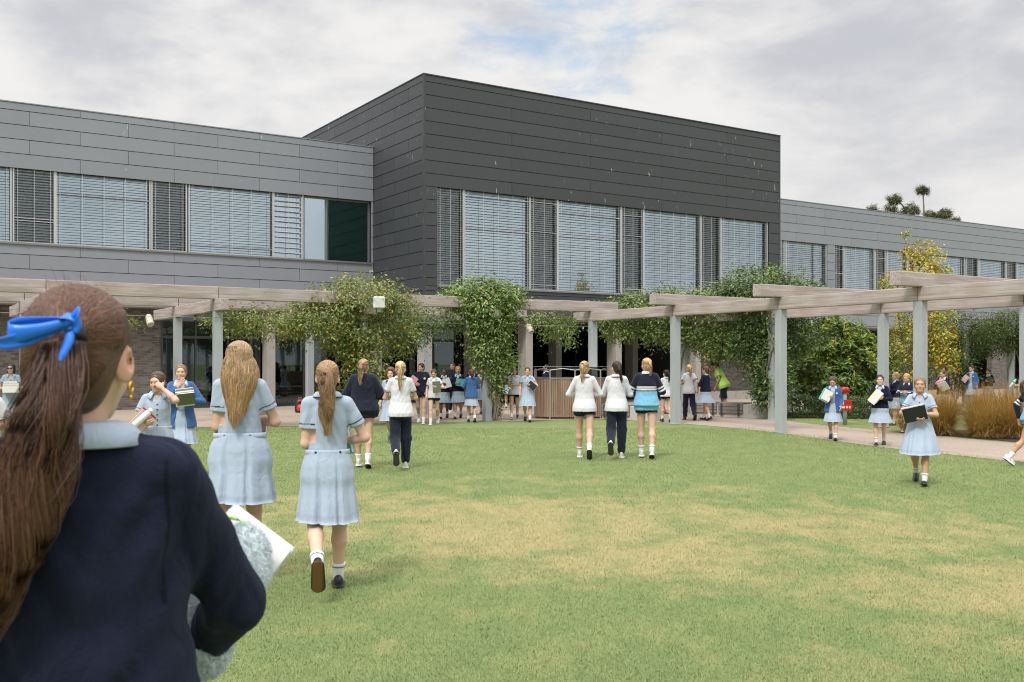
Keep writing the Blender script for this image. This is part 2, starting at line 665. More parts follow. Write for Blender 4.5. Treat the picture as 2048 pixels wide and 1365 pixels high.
def clad(mb, x0, x1, z0, z1, y, plen, holes=(), axis='x', forced=(), sign=-1, h=0.46, cap=0.24):
    """zinc panels standing proud of a wall plane; holes are (x0, x1, z0, z1)"""
    zs = courses(z0, z1, h, cap, forced)
    gap, th = 0.018, 0.028
    for i in range(len(zs) - 1):
        a, b = zs[i], zs[i + 1]
        cuts = [(x0, x1)]
        for hx0, hx1, hz0, hz1 in holes:
            if a < hz1 - 0.01 and b > hz0 + 0.01:
                nc = []
                for c0, c1 in cuts:
                    if c1 <= hx0 or c0 >= hx1:
                        nc.append((c0, c1))
                        continue
                    if c0 < hx0:
                        nc.append((c0, hx0))
                    if c1 > hx1:
                        nc.append((hx1, c1))
                cuts = nc
        off = (i % 2) * plen / 2
        for c0, c1 in cuts:
            js = [c0]
            k = math.ceil((c0 - off) / plen)
            while k * plen + off < c1 - 0.05:
                if k * plen + off > c0 + 0.05:
                    js.append(k * plen + off)
                k += 1
            js.append(c1)
            for q in range(len(js) - 1):
                p0, p1 = js[q] + gap / 3, js[q + 1] - gap / 3
                t0 = y + sign * th
                # lower edge of each panel laps a little further out than its top
                if axis == 'x':
                    vs = [(p0, t0 + sign * 0.010, a + gap / 2), (p1, t0 + sign * 0.010, a + gap / 2), (p1, t0, b - gap / 2), (p0, t0, b - gap / 2),
                          (p0, y, a + gap / 2), (p1, y, a + gap / 2), (p1, y, b - gap / 2), (p0, y, b - gap / 2)]
                    fs = [(0, 1, 2, 3), (0, 4, 5, 1), (1, 5, 6, 2), (2, 6, 7, 3), (3, 7, 4, 0)]
                else:
                    vs = [(t0 + sign * 0.010, p0, a + gap / 2), (t0 + sign * 0.010, p1, a + gap / 2), (t0, p1, b - gap / 2), (t0, p0, b - gap / 2),
                          (y, p0, a + gap / 2), (y, p1, a + gap / 2), (y, p1, b - gap / 2), (y, p0, b - gap / 2)]
                    fs = [(3, 2, 1, 0), (1, 5, 4, 0), (2, 6, 5, 1), (3, 7, 6, 2), (0, 4, 7, 3)]
                mb._add(vs, fs)


# --- dark box
bw = (bt(874, 0.0), bt(1537, 0.0))              # window strip of the box
mb = MB()
clad(mb, 0.0, BX, Z_BOX0, Z_TOP, 0.0, 7.3, [(bw[0], bw[1], BWIN_B, WIN_T)], forced=(WIN_T, BWIN_B))
clad(mb, 0.03, 17.0, Z_BOX0, Z_TOP, 0.0, 2.3, axis='y', sign=-1)
clad(mb, 0.03, 17.0, Z_BOX0, Z_TOP, BX, 2.3, axis='y', sign=1)
mb.build('box_cladding', M['zinc_dark'], B)
mb = MB()
mb.box(-0.036, 0.05, -0.044, 0.05, Z_BOX0, Z_TOP + 0.02)        # corner trim
mb.box(BX - 0.05, BX + 0.036, -0.044, 0.05, Z_BOX0, Z_TOP + 0.02)
mb.box(-0.05, BX + 0.05, -0.055, 0.25, Z_TOP + 0.004, Z_TOP + 0.04)
mb.box(-0.05, 0.25, 0.25, 17.0, Z_TOP + 0.004, Z_TOP + 0.04)
mb.build('box_trim', M['zinc_dark'], B)
mb = MB()                                        # backing wall with the window opening
t = 0.3
mb.box(0.002, bw[0], 0.001, t, Z_BOX0, Z_TOP)
mb.box(bw[1], BX - 0.002, 0.001, t, Z_BOX0, Z_TOP)
mb.box(bw[0], bw[1], 0.001, t, WIN_T, Z_TOP)
mb.box(bw[0], bw[1], 0.001, t, Z_BOX0, BWIN_B)
mb.box(0.002, t, t, 17.0, Z_BOX0, Z_TOP)
mb.box(BX - t, BX - 0.002, t, 17.0, Z_BOX0, Z_TOP)
mb.box(t, BX - t, 16.7, 17.0, Z_BOX0, Z_TOP)
mb.build('box_wall', M['seam_dark'], B)
mb = MB()
mb.box(t, BX - t, t, 16.7, Z_TOP - 0.35, Z_TOP - 0.1)
mb.build('box_roof', M['zinc_dark'], B)
mb = MB()
mb.box(0.05, BX - 0.05, 0.02, 16.9, Z_BOX0 - 0.06, Z_BOX0 - 0.002)
mb.build('box_soffit', M['frame_dark'], B)
mb = MB()                                        # upper rooms behind the strip windows
mb.box(t, BX - t, 6.0, 6.1, BWIN_B - 0.3, WIN_T + 0.5)
mb.box(t, BX - t, t, 6.0, BWIN_B - 0.4, BWIN_B - 0.3)
mb.box(t, BX - t, t, 6.0, WIN_T + 0.3, WIN_T + 0.4)
mb.build('upper_room', M['room_pale'], B)


def window(x0, x1, z0, z1, y, panes, blinds, fm='frame_alu', rail=True, vents=()):
    """strip of glazing: frame > panes and outside venetian blinds"""
    mb = MB()
    yo = y + 0.16
    mb.box(x0, x1, yo - 0.03, yo + 0.05, z1 - 0.06, z1)
    mb.box(x0, x1, yo - 0.03, yo + 0.05, z0, z0 + 0.06)
    for x in panes:
        mb.box(x - 0.035, x + 0.035, yo - 0.032, yo + 0.052, z0 + 0.06, z1 - 0.06)
    if rail:
        mb.box(x0, x1, y - 0.075, y - 0.035, z0 - 0.03, z0 + 0.03)
        xx = x0 + 0.1
        while xx < x1:
            mb.box(xx - 0.02, xx + 0.02, y - 0.09, y - 0.076, z0 - 0.06, z0 - 0.0)
            xx += 3.6
    fr = mb.build('window', M[fm], B)
    ps = sorted(panes)
    for i in range(len(ps) - 1):
        mb = MB()
        mb.box(ps[i] + 0.035, ps[i + 1] - 0.035, yo + 0.006, yo + 0.018, z0 + 0.06, z1 - 0.06)
        mb.build('pane', M['glass_teal' if i == 11 and 11 in vents else 'glass_vent' if i in vents else 'glass_high'], fr)
    for (a, b_, pitch, tilt, m) in blinds:
        mb = MB()
        z = z1 - 0.07
        ca, sa = math.cos(tilt) * 0.038, math.sin(tilt) * 0.038
        while z > z0 + 0.04:
            zz = z + random.uniform(-0.006, 0.006)
            dz = random.uniform(-0.006, 0.006)
            tt = tilt + random.uniform(-0.05, 0.05) + (0.45 if random.random() < 0.03 else 0.0)
            ca, sa = math.cos(tt) * 0.038, math.sin(tt) * 0.038
            mb.obox(((a + b_) / 2, y + 0.035, zz), ((b_ - a) / 2 - 0.03, 0, dz), (0, ca, sa), (0, -sa * 0.03, 0.0022))
            z -= pitch
        n = max(2, int((b_ - a) / 0.85) + 1)
        for i in range(n + 1):
            xx = a + 0.12 + (b_ - a - 0.24) * i / n
            mb.box(xx - 0.006, xx + 0.006, y - 0.012, y - 0.008, z0 + 0.02, z1)
        mb.box(a + 0.02, b_ - 0.02, y + 0.005, y + 0.065, z0 + 0.035, z0 + 0.06)
        for xx in (a, b_):
            mb.box(xx - 0.022, xx + 0.022, y + 0.010, y + 0.06, z0, z1)
        mb.build('blind', M[m], fr)
    return fr


def seg(us, y):
    return [(bt(a, y), bt(b, y)) for a, b in us]


sx = seg([(874, 927), (930, 1060), (1061, 1115), (1117, 1242), (1244, 1287), (1289, 1402), (1403, 1442), (1443, 1535)], 0.0)
window(bw[0], bw[1], BWIN_B, WIN_T, 0.0, [bw[0] + 0.035] + [(sx[i][1] + sx[i + 1][0]) / 2 for i in range(7)] + [bw[1] - 0.035],
       [(a, b, 0.098 if i % 2 else 0.080, 0.16 if i % 2 else 0.10, 'slat_alu') for i, (a, b) in enumerate(sx)], vents=(0, 2, 4, 6))
mb = MB()                                        # pale inner roller curtains behind the wide panes
for i in (1, 3, 5, 7):
    a, b = sx[i]
    mb.box(a + 0.1 + (b - a) * 0.04, b - 0.08, 0.62, 0.66, BWIN_B + 0.1, WIN_T - 0.05)
mb.build('curtain', M['room_pale'], B)
for i, (fx, z0_, w_, h_, m_) in enumerate(((0.16, 4.9, 0.35, 0.9, 'red_paint'), (0.42, 4.8, 1.3, 1.1, 'white_paint'), (0.86, 4.9, 0.3, 0.8, 'red_paint'))):
    a, b = sx[3]                                 # pin board with red and white sheets inside the second wide pane
    mb = MB()
    mb.box(a + (b - a) * fx - w_ / 2, a + (b - a) * fx + w_ / 2, 0.50 + 0.01 * i, 0.505 + 0.01 * i, z0_, z0_ + h_)
    mb.build('display_sheet', M[m_], B)
mb = MB()                                        # dark solid infill behind the narrow panes
for i in (0, 2, 4, 6):
    a, b = sx[i]
    mb.box(a + 0.05, b - 0.05, 0.30, 0.36, BWIN_B, WIN_T)
mb.build('infill_panel', M['room_dark'], B)

# --- left wing
lw1 = bt(742, WY)
holeL = [(LX, lw1, WIN_B, WIN_T)]
mb = MB()
clad(mb, LX, -0.045, W_BOT, W_TOP, WY, 3.02, holeL, forced=(WIN_T, WIN_B))
mb.build('wing_cladding', M['zinc_grey'], B)
rw = [(bt(1563, WY), bt(1654, WY)), (bt(1669, WY), RX - 3)]
mb = MB()
clad(mb, BX + 0.045, RX, W_BOT, W_TOP, WY, 4.3, [(a, b, WIN_B, WIN_T) for a, b in rw], forced=(WIN_T, WIN_B))
mb.build('wing_cladding', M['zinc_grey'], B)
for xa, xb, hs in ((LX, -0.04, holeL), (BX + 0.04, RX, [(a, b, 0, 0) for a, b in rw])):
    mb = MB()
    mb.box(xa, xb, WY + 0.001, WY + t, WIN_T, W_TOP)
    mb.box(xa, xb, WY + 0.001, WY + t, W_BOT, WIN_B)
    prev = xa
    for h in hs:
        if h[0] > prev + 0.01:
            mb.box(prev, h[0], WY + 0.001, WY + t, WIN_B, WIN_T)
        prev = h[1]
    if prev < xb:
        mb.box(prev, xb, WY + 0.001, WY + t, WIN_B, WIN_T)
    mb.build('wing_wall', M['seam_dark'], B)
    mb = MB()
    mb.box(xa, xb, WY - 0.045, WY + 0.30, W_TOP + 0.003, W_TOP + 0.035)
    mb.build('wing_coping', M['zinc_grey'], B)
    mb = MB()
    mb.box(xa, xb, WY + 0.3, WY + 14, W_TOP - 0.35, W_TOP - 0.1)
    mb.build('wing_roof', M['zinc_grey'], B)
    mb = MB()
    mb.box(xa, xb, WY + 0.02, WY + 14, W_BOT - 0.08, W_BOT - 0.003)
    mb.build('wing_soffit', M['soffit'], B)
    mb = MB()
    mb.box(xa, xb, WY + 4.5, WY + 4.6, WIN_B - 0.9, WIN_T + 0.6)
    mb.box(xa, xb, WY + t, WY + 4.5, WIN_B - 0.6, WIN_B - 0.5)
    mb.box(xa, xb, WY + t, WY + 4.5, WIN_T + 0.3, WIN_T + 0.4)
    mb.build('upper_room', M['room_pale'], B)
usl = [(-520, -440), (-436, -300), (-296, -220), (-216, -90), (-87, 22), (27, 109), (112, 300), (304, 373), (379, 546)]
sl = seg(usl, WY)
pn = [sl[0][0]] + [(sl[i][1] + sl[i + 1][0]) / 2 for i in range(len(sl) - 1)] + [bt(547, WY), bt(610, WY), bt(655, WY), lw1 - 0.035]
window(sl[0][0], lw1, WIN_B, WIN_T, WY, pn,
       [(a, b, 0.088, 0.10, 'slat_alu') for i, (a, b) in enumerate(sl)] + [(bt(548, WY), bt(606, WY), 0.19, 0.5, 'slat_alu')], vents=(1, 3, 5, 7, 11))
mb = MB()
for i in (0, 2):
    a, b = sl[5 + i]
    mb.box(a + 0.05, b - 0.05, WY + 0.30, WY + 0.36, WIN_B, WIN_T)
mb.build('infill_panel', M['room_dark'], B)
mb = MB()
mb.box(bt(655, WY), lw1 - 0.03, WY + 0.235, WY + 0.265, WIN_B + 0.03, WIN_T - 0.03)
mb.build('reflection_panel', M['teal_reflection'], B)  # added panel; its colour stands in for the box side reflected in the pane
sr = seg([(1564, 1572), (1573, 1653)], WY)
window(rw[0][0], rw[0][1], WIN_B, WIN_T, WY, [rw[0][0] + 0.03, bt(1630, WY), rw[0][1] - 0.03], [(a, b, 0.10, 0.3, 'slat_alu') for a, b in sr])
usr = [(1670, 1688), (1690, 1749), (1752, 1772), (1775, 1815), (1817, 1830), (1832, 1930), (1933, 1957), (1959, 2012), (2014, 2034), (2036, 2090), (2092, 2110), (2112, 2160), (2162, 2180)]
sr = seg(usr, WY)
window(rw[1][0], rw[1][1], WIN_B, WIN_T, WY, [rw[1][0] + 0.03] + [(sr[i][1] + sr[i + 1][0]) / 2 for i in range(len(sr) - 1)] + [rw[1][1] - 0.03],
       [(a, b, 0.10, 0.12 if i % 2 == 0 else 0.2, 'slat_alu') for i, (a, b) in enumerate(sr)], vents=tuple(range(0, len(sr), 2)))
mb = MB()
for i in range(0, len(sr), 2):
    a, b = sr[i]
    mb.box(a + 0.05, b - 0.05, WY + 0.30, WY + 0.36, WIN_B, WIN_T)
mb.build('infill_panel', M['room_dark'], B)

# --- ground floor: brick, glazing, columns, dark undercroft
GY = 5.1
xb1 = bt(322, GY)
mb = MB()
mb.box(LX, xb1, GY, GY + 0.35, 0.0, W_BOT - 0.08)
mb.build('brick_wall', M['brick'], B)
mb = MB()
mb.box(14.4, 21.0, 1.6, 1.95, 0.0, Z_BOX0 - 0.06)
mb.box(21.0, 21.35, 1.6, 5.4, 0.0, Z_BOX0 - 0.06)
mb.build('brick_wall', M['brick'], B)
mb = MB()
mb.box(21.36, 30.0, GY + 0.3, GY + 0.65, 0.0, W_BOT - 0.08)
mb.build('brick_wall', M['brick'], B)
mb = MB()
mb.box(34.0, 38.5, GY + 0.3, GY + 0.65, 0.0, W_BOT - 0.08)
mb.build('brick_wall', M['brick'], B)
mb = MB()
xr0, xr1 = bt(1966, GY), bt(2012, GY)
mb.box(xr0, xr1, GY - 0.6, GY - 0.25, 0.0, W_BOT - 0.08)
mb.build('brick_wall', M['brick'], B)
mb = MB()
mb.box(xr1 + 2.5, RX, GY, GY + 0.35, 0.0, W_BOT - 0.08)
mb.build('brick_wall', M['brick'], B)
mb = MB()
mb.box(14.0, 22.0, 0.9, 1.59, 0.0, 0.36)
mb.build('plinth', M['concrete'], B)
for cx, cy in [(0.29 + 4.3 * i, 0.5) for i in range(0, 4)] + [(0.29 + 4.3 * i, 4.67) for i in range(-9, 4)]:
    if cy > 4 and cx < xb1 - 0.3:
        continue
    mb = MB()
    mb.box(cx - 0.15, cx + 0.15, cy - 0.30, cy + 0.30, 0.0, Z_BOX0 - 0.062 if cx > 0 else W_BOT - 0.082)
    mb.build('column', M['concrete'], B, bevel=0.012)


def shopfront(x0, x1, y, ztop, nx, tr=2.55):
    mb = MB()
    mb.box(x0, x1, y - 0.04, y + 0.06, 0.0, 0.11)
    mb.box(x0, x1, y - 0.04, y + 0.06, tr - 0.05, tr + 0.05)
    mb.box(x0, x1, y - 0.04, y + 0.06, ztop - 0.07, ztop)
    xs = np.linspace(x0 + 0.03, x1 - 0.03, nx + 1)
    for x in xs:
        mb.box(x - 0.03, x + 0.03, y - 0.042, y + 0.062, 0.11, tr - 0.05)
        mb.box(x - 0.03, x + 0.03, y - 0.042, y + 0.062, tr + 0.05, ztop - 0.07)
    fr = mb.build('glazed_front', M['frame_dark'], B)
    mb = MB()
    for i in range(nx):
        mb.box(xs[i] + 0.03, xs[i + 1] - 0.03, y + 0.004, y + 0.016, 0.11, tr - 0.05)
        mb.box(xs[i] + 0.03, xs[i + 1] - 0.03, y + 0.004, y + 0.016, tr + 0.05, ztop - 0.07)
    mb.build('pane', M['glass_low'], fr)


shopfront(xb1, -4.2, GY, W_BOT - 0.09, 3)
shopfront(-3.82, 0.1, GY, W_BOT - 0.09, 3)
shopfront(0.48, 4.4, GY, Z_BOX0 - 0.07, 3)
shopfront(4.8, 14.3, 10.5, Z_BOX0 - 0.07, 6)
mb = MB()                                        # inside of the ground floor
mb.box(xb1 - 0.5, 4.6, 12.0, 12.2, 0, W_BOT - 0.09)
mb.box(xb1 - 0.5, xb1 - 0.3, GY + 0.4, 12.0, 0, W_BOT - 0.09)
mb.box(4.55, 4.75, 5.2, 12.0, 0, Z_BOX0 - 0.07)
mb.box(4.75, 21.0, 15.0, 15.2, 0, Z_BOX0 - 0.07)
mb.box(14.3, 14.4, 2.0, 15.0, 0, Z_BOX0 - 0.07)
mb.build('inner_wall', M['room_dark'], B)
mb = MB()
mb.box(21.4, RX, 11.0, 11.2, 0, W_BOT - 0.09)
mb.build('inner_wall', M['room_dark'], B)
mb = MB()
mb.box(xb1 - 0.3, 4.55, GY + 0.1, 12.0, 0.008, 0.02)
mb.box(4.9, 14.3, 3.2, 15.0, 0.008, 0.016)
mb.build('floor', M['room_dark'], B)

# white tables with chairs just inside the glass
def inner_table(x, y, label):
    p = bl(x, y)
    t_ = empty('table', tuple(p), ROT, label, 'table', 'white tables behind the glass')
    mb = MB()
    mb.box(-0.95, 0.95, -0.4, 0.4, 0.71, 0.745)
    mb.build('table_top', M['white_paint'], t_)
    for sx_ in (-1, 1):
        for sy_ in (-1, 1):
            mb = MB()
            mb.tube([(sx_ * 0.85, sy_ * 0.32, 0.71), (sx_ * 0.88, sy_ * 0.34, 0.02)], 0.02)
            mb.build('leg', M['frame_alu'], t_)


inner_table(bt(385, GY + 1), GY + 0.75, 'white table inside the glass beside the brick wall')
inner_table(bt(575, GY + 1), GY + 0.75, 'white table inside the glass right of the first concrete column')
for i, u in enumerate((372, 420, 560, 590)):
    p = bl(bt(u, GY + 1.5), GY + 1.5)
    c_ = empty('chair', tuple(p), ROT + 0.3 * i, ['white chair inside by the table next to the brick wall', 'white chair inside at the right end of the table next to the brick wall',
               'white chair inside at the left end of the table past the column', 'white chair inside at the right end of the table past the column'][i], 'chair', 'white chairs behind the glass')
    mb = MB()
    mb.box(-0.22, 0.22, -0.22, 0.22, 0.44, 0.47)
    mb.build('seat', M['white_paint'], c_)
    mb = MB()
    mb.grid([[(x * 0.22, 0.22 + 0.03 * (1 - x * x) + 0.06 * z, 0.55 + 0.32 * z) for x in (-1, -0.5, 0, 0.5, 1)] for z in (0, 0.5, 1)])
    mb.build('backrest', M['white_paint'], c_)
    for sx_ in (-1, 1):
        for sy_ in (-1, 1):
            mb = MB()
            mb.tube([(sx_ * 0.2, sy_ * 0.2, 0.44), (sx_ * 0.23, sy_ * 0.23, 0.02)], 0.012, 6)
            mb.build('leg', M['frame_dark'], c_)

# ------------------------------------------------------------------ pergola
PG = empty('pergola', (0, 0, 0), 0, 'long weathered timber pergola on square galvanised posts turning a corner round the lawn', 'pergola')
L1 = np.array((-7.1, 24.0, 0))
stepA = 3.79 * D1
P0 = np.array((2.42, 29.8, 0))
stepB = np.array((1.94, -3.24, 0))
dB = stepB / np.linalg.norm(stepB)
nB = np.array((-dB[1], dB[0], 0))                # to the right, away
ZP, ZA, ZB = 2.88, 3.17, 3.47
leftF = [L1 + stepA * i for i in (-3, -2, -1, 0, 1, 2)]
leftB = [p + 3.8 * D2 for p in leftF]
rightF = [P0 + stepB * i for i in range(0, 7)]
rightB = [p + 3.6 * nB for p in rightF]


def post(p, along):
    mb = MB()
    a = along * 0.1
    b = np.array((-along[1], along[0], 0)) * 0.1
    mb.obox((p[0], p[1], ZP / 2), a, b, (0, 0, ZP / 2 - 0.004))
    mb.obox((p[0], p[1], 0.015), a * 1.15, b * 1.15, (0, 0, 0.009))
    o = mb.build('post', M['galvanised'], PG, bevel=0.012)
    mb = MB()                                    # cleat and bolt heads under the beam
    mb.obox((p[0], p[1], ZP + 0.002), a * 1.02, b * 1.02, (0, 0, 0.005))
    mb.build('cap_plate', M['galvanised'], o)


for p in leftF + leftB:
    post(p, D1)
for p in rightF + rightB:
    post(p, dB)


def pbeam(p, q, z0, z1, w):
    mb = MB()
    mb.beam((0, 0, 0), (np.linalg.norm(q - p), 0, 0), w, z1 - z0)
    o = mb.build('beam', M['timber_grey'], PG, bevel=0.012)
    d = q - p
    o.location = (p[0], p[1], (z0 + z1) / 2)
    o.rotation_euler = (0, 0, math.atan2(d[1], d[0]))


e = 0.003
# run along the building: cross beams on the posts, long beams on top of them
for f, b in zip(leftF, leftB):
    pbeam(f - 0.6 * D2, b + 2.4 * D2, ZP + 0.008, ZA - e, 0.2)
for line in (leftF, leftB):
    pts = [line[0] - 2 * D1] + line[1:] + ([P0 + 0.9 * D1] if line is leftF else [line[-1] + 3.79 * D1])
    for i in range(len(pts) - 1):
        g_ = 0.006 * D1
        pbeam(pts[i] + g_, pts[i + 1] - g_, ZA, ZB, 0.2)
# run beside the path: long beams on the posts, cross beams on top
for line in (rightF, rightB):
    for i in range(len(line) - 1):
        a, b = line[i], line[i + 1]
        if i == 0:
            a = a - 0.9 * dB
        g_ = 0.006 * dB
        pbeam(a + g_, b - g_, ZP + 0.008, ZA - e, 0.2)
for f, b in list(zip(rightF, rightB))[1:]:
    pbeam(f - 0.78 * nB, b + 0.7 * nB, ZA, ZB - 0.02, 0.25)
mb = MB()                                        # training wires
for z in (2.72,):
    mb.tube([leftF[0] - 0.13 * D2 + np.array((0, 0, z)), leftF[-1] + 3.79 * D1 - 0.13 * D2 + np.array((0, 0, z))], 0.006, 5)
mb.build('wire', M['frame_alu'], PG)


def spotlight(p, label):
    o = empty('spotlight', tuple(p), 0.5, label, 'spotlight', 'beige spotlights under the pergola')
    mb = MB()
    mb.tube([(0, 0, 0.0), (0.0, -0.02, 0.12)], 0.012, 6)
    mb.build('bracket', M['frame_dark'], o)
    mb = MB()
    mb.tube([(0, 0.04, 0.06), (0.0, 0.02, 0.0), (0.03, -0.10, -0.20), (0.032, -0.11, -0.21)], [0.05, 0.085, 0.095, 0.085], 14)
    mb.build('lamp_housing', M['plastic_beige'], o)


spotlight((-9.6, 26.3, 2.85), 'beige cylinder spotlight hanging in front of the brick wall')
spotlight((0.52, 30.6, 2.78), 'beige cylinder spotlight near the vine left of the wooden kiosk')
# pale square floodlight box on the pergola corner beam
pp = leftF[4] - 0.95 * D2 + np.array((0.02, 0, 3.16))
o = empty('floodlight', tuple(pp), ROT - 0.25, 'white square box lamp on a bracket amid the large vine', 'floodlight')
mb = MB()
mb.box(-0.15, 0.15, -0.06, 0.06, -0.14, 0.16)
mb.build('housing', M['plastic_white'], o, bevel=0.03)
mb = MB()
mb.box(-0.05, 0.05, -0.02, 0.05, -0.24, -0.142)
mb.box(-0.02, 0.02, 0.062, 0.9, -0.05, 0.0)
mb.build('bracket', M['frame_alu'], o)

# ------------------------------------------------------------------ kiosk, benches, hose post, small things
kx, ky = 1.5, 29.5
o = empty('kiosk', (kx, ky, 0), 0, 'slatted timber enclosure with steel rails at the tip of the lawn', 'kiosk')
K = [np.array(p) for p in ((-0.88, -0.30), (-0.42, -0.62), (0.35, -0.55), (1.15, -0.35), (1.45, 0.5), (-0.8, 0.9))]
K = [np.array((p[0] * 0.95, p[1], 0)) for p in K]
for i in range(len(K)):
    a, b = K[i], K[(i + 1) % len(K)]
    d = b - a
    L = np.linalg.norm(d)
    d /= L
    nrm = np.array((d[1], -d[0], 0))
    mb = MB()
    n = int(L / 0.05)
    for k in range(n):
        c = a + d * (k + 0.5) * L / n
        w = L / n * random.uniform(0.36, 0.44)
        hh = 0.56
        mb.obox((c[0], c[1], 0.06 + hh), d * w, nrm * (0.012 + random.uniform(0, 0.004)), (0, 0, hh))
    mb.obox(tuple((a + b) / 2 - nrm * 0.03 + np.array((0, 0, 0.6))), d * L / 2 * 0.98, nrm * 0.012, (0, 0, 0.5))
    mb.build('slat_panel', M['timber_slat'], o)
    mb = MB()
    for p in (a,):
        mb.tube([tuple(p + np.array((0, 0, 0.0))), tuple(p + np.array((0, 0, 1.42)))], 0.022, 8)
    mb.tube([tuple(a + np.array((0, 0, 1.42))), tuple((a + b) / 2 + np.array((0, 0, 1.47))), tuple(b + np.array((0, 0, 1.42)))], 0.016, 8)
    mb.obox(tuple((a + b) / 2 + np.array((0, 0, 1.19))), d * L / 2, nrm * 0.03, (0, 0, 0.012))
    mb.build('rail', M['steel'], o)
mb = MB()
bm_pts = [(p[0] * 1.06, p[1] * 1.06, 1.52) for p in K]
mb.f.append(tuple(range(len(bm_pts))))
mb.v.extend(bm_pts)
mb.build('canopy', M['plastic_white'], o)


def bench(p, q, label, seats):
    d = np.array((q[0] - p[0], q[1] - p[1], 0.0))
    L = np.linalg.norm(d)
    o = empty('bench', (p[0], p[1], 0), math.atan2(d[1], d[0]), label, 'bench', 'concrete benches with timber seats')
    mb = MB()
    mb.box(0, L, 0, 0.55, 0.0, 0.40)
    mb.build('concrete_base', M['concrete_pale'], o, bevel=0.015)
    for s0, s1 in seats:
        mb = MB()
        for k in range(4):
            y0 = -0.03 + k * 0.155
            mb.box(s0, s1, y0, y0 + 0.14, 0.405, 0.445)
        for k in range(3):
            mb.box(s0, s1, -0.05, -0.01, 0.13 + k * 0.10, 0.215 + k * 0.10)
        mb.build('timber_seat', M['timber_seat'], o, bevel=0.006)
        for xx in (s0 + 0.12, s1 - 0.12):
            mb = MB()
            mb.box(xx - 0.03, xx + 0.03, -0.07, -0.052, 0.05, 0.42)
            mb.build('bracket', M['frame_dark'], o)


bench((5.55, 30.6), (7.45, 29.0), 'concrete bench with grey slatted seat in front of the right brick wall', [(0.02, 0.85), (0.9, 1.7)])
bench((2.62, 28.95), (3.85, 27.65), 'concrete bench with grey slatted seat beside the kiosk', [(0.02, 1.05)])

o = empty('hose_post', (8.8, 26.3, 0), 0, 'grey post with red sign box and red hose nozzle before the hedge', 'hydrant')
mb = MB()
mb.lathe([(0.055, 0.0), (0.055, 0.62), (0.048, 0.64), (0.048, 0.95)], 14)
mb.build('post', M['galvanised'], o, True)
mb = MB()
mb.box(-0.16, 0.16, -0.09, -0.058, 0.38, 0.66)
mb.build('sign', M['red_paint'], o, bevel=0.01)
mb = MB()
for k, (x0, x1) in enumerate(((-0.11, -0.03), (0.0, 0.05), (0.075, 0.12))):
    mb.box(x0, x1, -0.094, -0.0905, 0.44, 0.50)
mb.box(-0.10, -0.06, -0.094, -0.0905, 0.53, 0.62)
mb.build('sign_lettering', M['white_paint'], o)
mb = MB()
mb.tube([(-0.11, -0.03, 0.86), (-0.06, -0.03, 0.92), (0.05, -0.03, 0.92), (0.1, -0.03, 0.87)], [0.05, 0.085, 0.08, 0.04], 12)
mb.build('nozzle', M['red_paint'], o, True)
mb = MB()
mb.tube([(0.1, -0.03, 0.88), (0.16, -0.04, 0.87), (0.19, -0.04, 0.80), (0.14, -0.04, 0.79)], 0.018, 8)
mb.build('handle', M['plastic_black'], o, True)

# dark slatted hutch far right, potted plant, red bag, red cone
o = empty('bin_store', (20.9, 47.0, 0), ROT, 'timber slat bin store with pale top rail behind the yellow tree', 'bin store')
mb = MB()
for k in range(30):
    mb.box(-1.3 + k * 0.09, -1.3 + k * 0.09 + 0.075, -0.02, 0.02, 0.04, 1.15)
mb.build('slat_panel', M['timber_slat'], o)
mb = MB()
mb.box(-1.35, 1.4, -0.05, 0.05, 1.155, 1.21)
for k in range(4):
    mb.box(-1.3 + k * 0.87, -1.25 + k * 0.87, -0.03, 0.03, 1.213, 1.55)
mb.box(-1.35, 1.4, -0.05, 0.05, 1.552, 1.59)
mb.build('rail', M['frame_alu'], o)

bp = gnd(600, 826)
o = empty('backpack', (bp[0], bp[1], 0.008), 0.3, 'red and black backpack on the paving by the glass', 'backpack')
mb = MB()
mb.lathe([(0.13, 0.0), (0.17, 0.06), (0.165, 0.25), (0.12, 0.40), (0.04, 0.46)], 14)
ob = mb.build('bag_body', M['plastic_black'], o, True)
ob.scale = (1, 0.65, 1)
mb = MB()
mb.lathe([(0.10, 0.0), (0.12, 0.04), (0.11, 0.16), (0.06, 0.22)], 12, (0, -0.09, 0.05))
mb.build('front_pocket', M['red_paint'], o, True)
mb = MB()
mb.tube([(-0.06, 0, 0.43), (-0.03, 0, 0.50), (0.03, 0, 0.50), (0.06, 0, 0.43)], 0.012, 6)
mb.tube([(-0.1, -0.115, 0.36), (0, -0.135, 0.40), (0.1, -0.115, 0.36)], 0.02, 6)
mb.build('strap', M['red_paint'], o, True)

cp = gnd(1325, 828)
o = empty('traffic_cone', (cp[0], cp[1], 0.008), 0, 'small red cone on the paving under the building', 'cone')
mb = MB()
mb.lathe([(0.13, 0.03), (0.12, 0.05), (0.03, 0.42), (0.02, 0.43)], 14)
mb.build('cone', M['red_paint'], o, True)
mb = MB()
mb.box(-0.17, 0.17, -0.17, 0.17, 0.0, 0.028)
mb.build('base', M['plastic_black'], o)
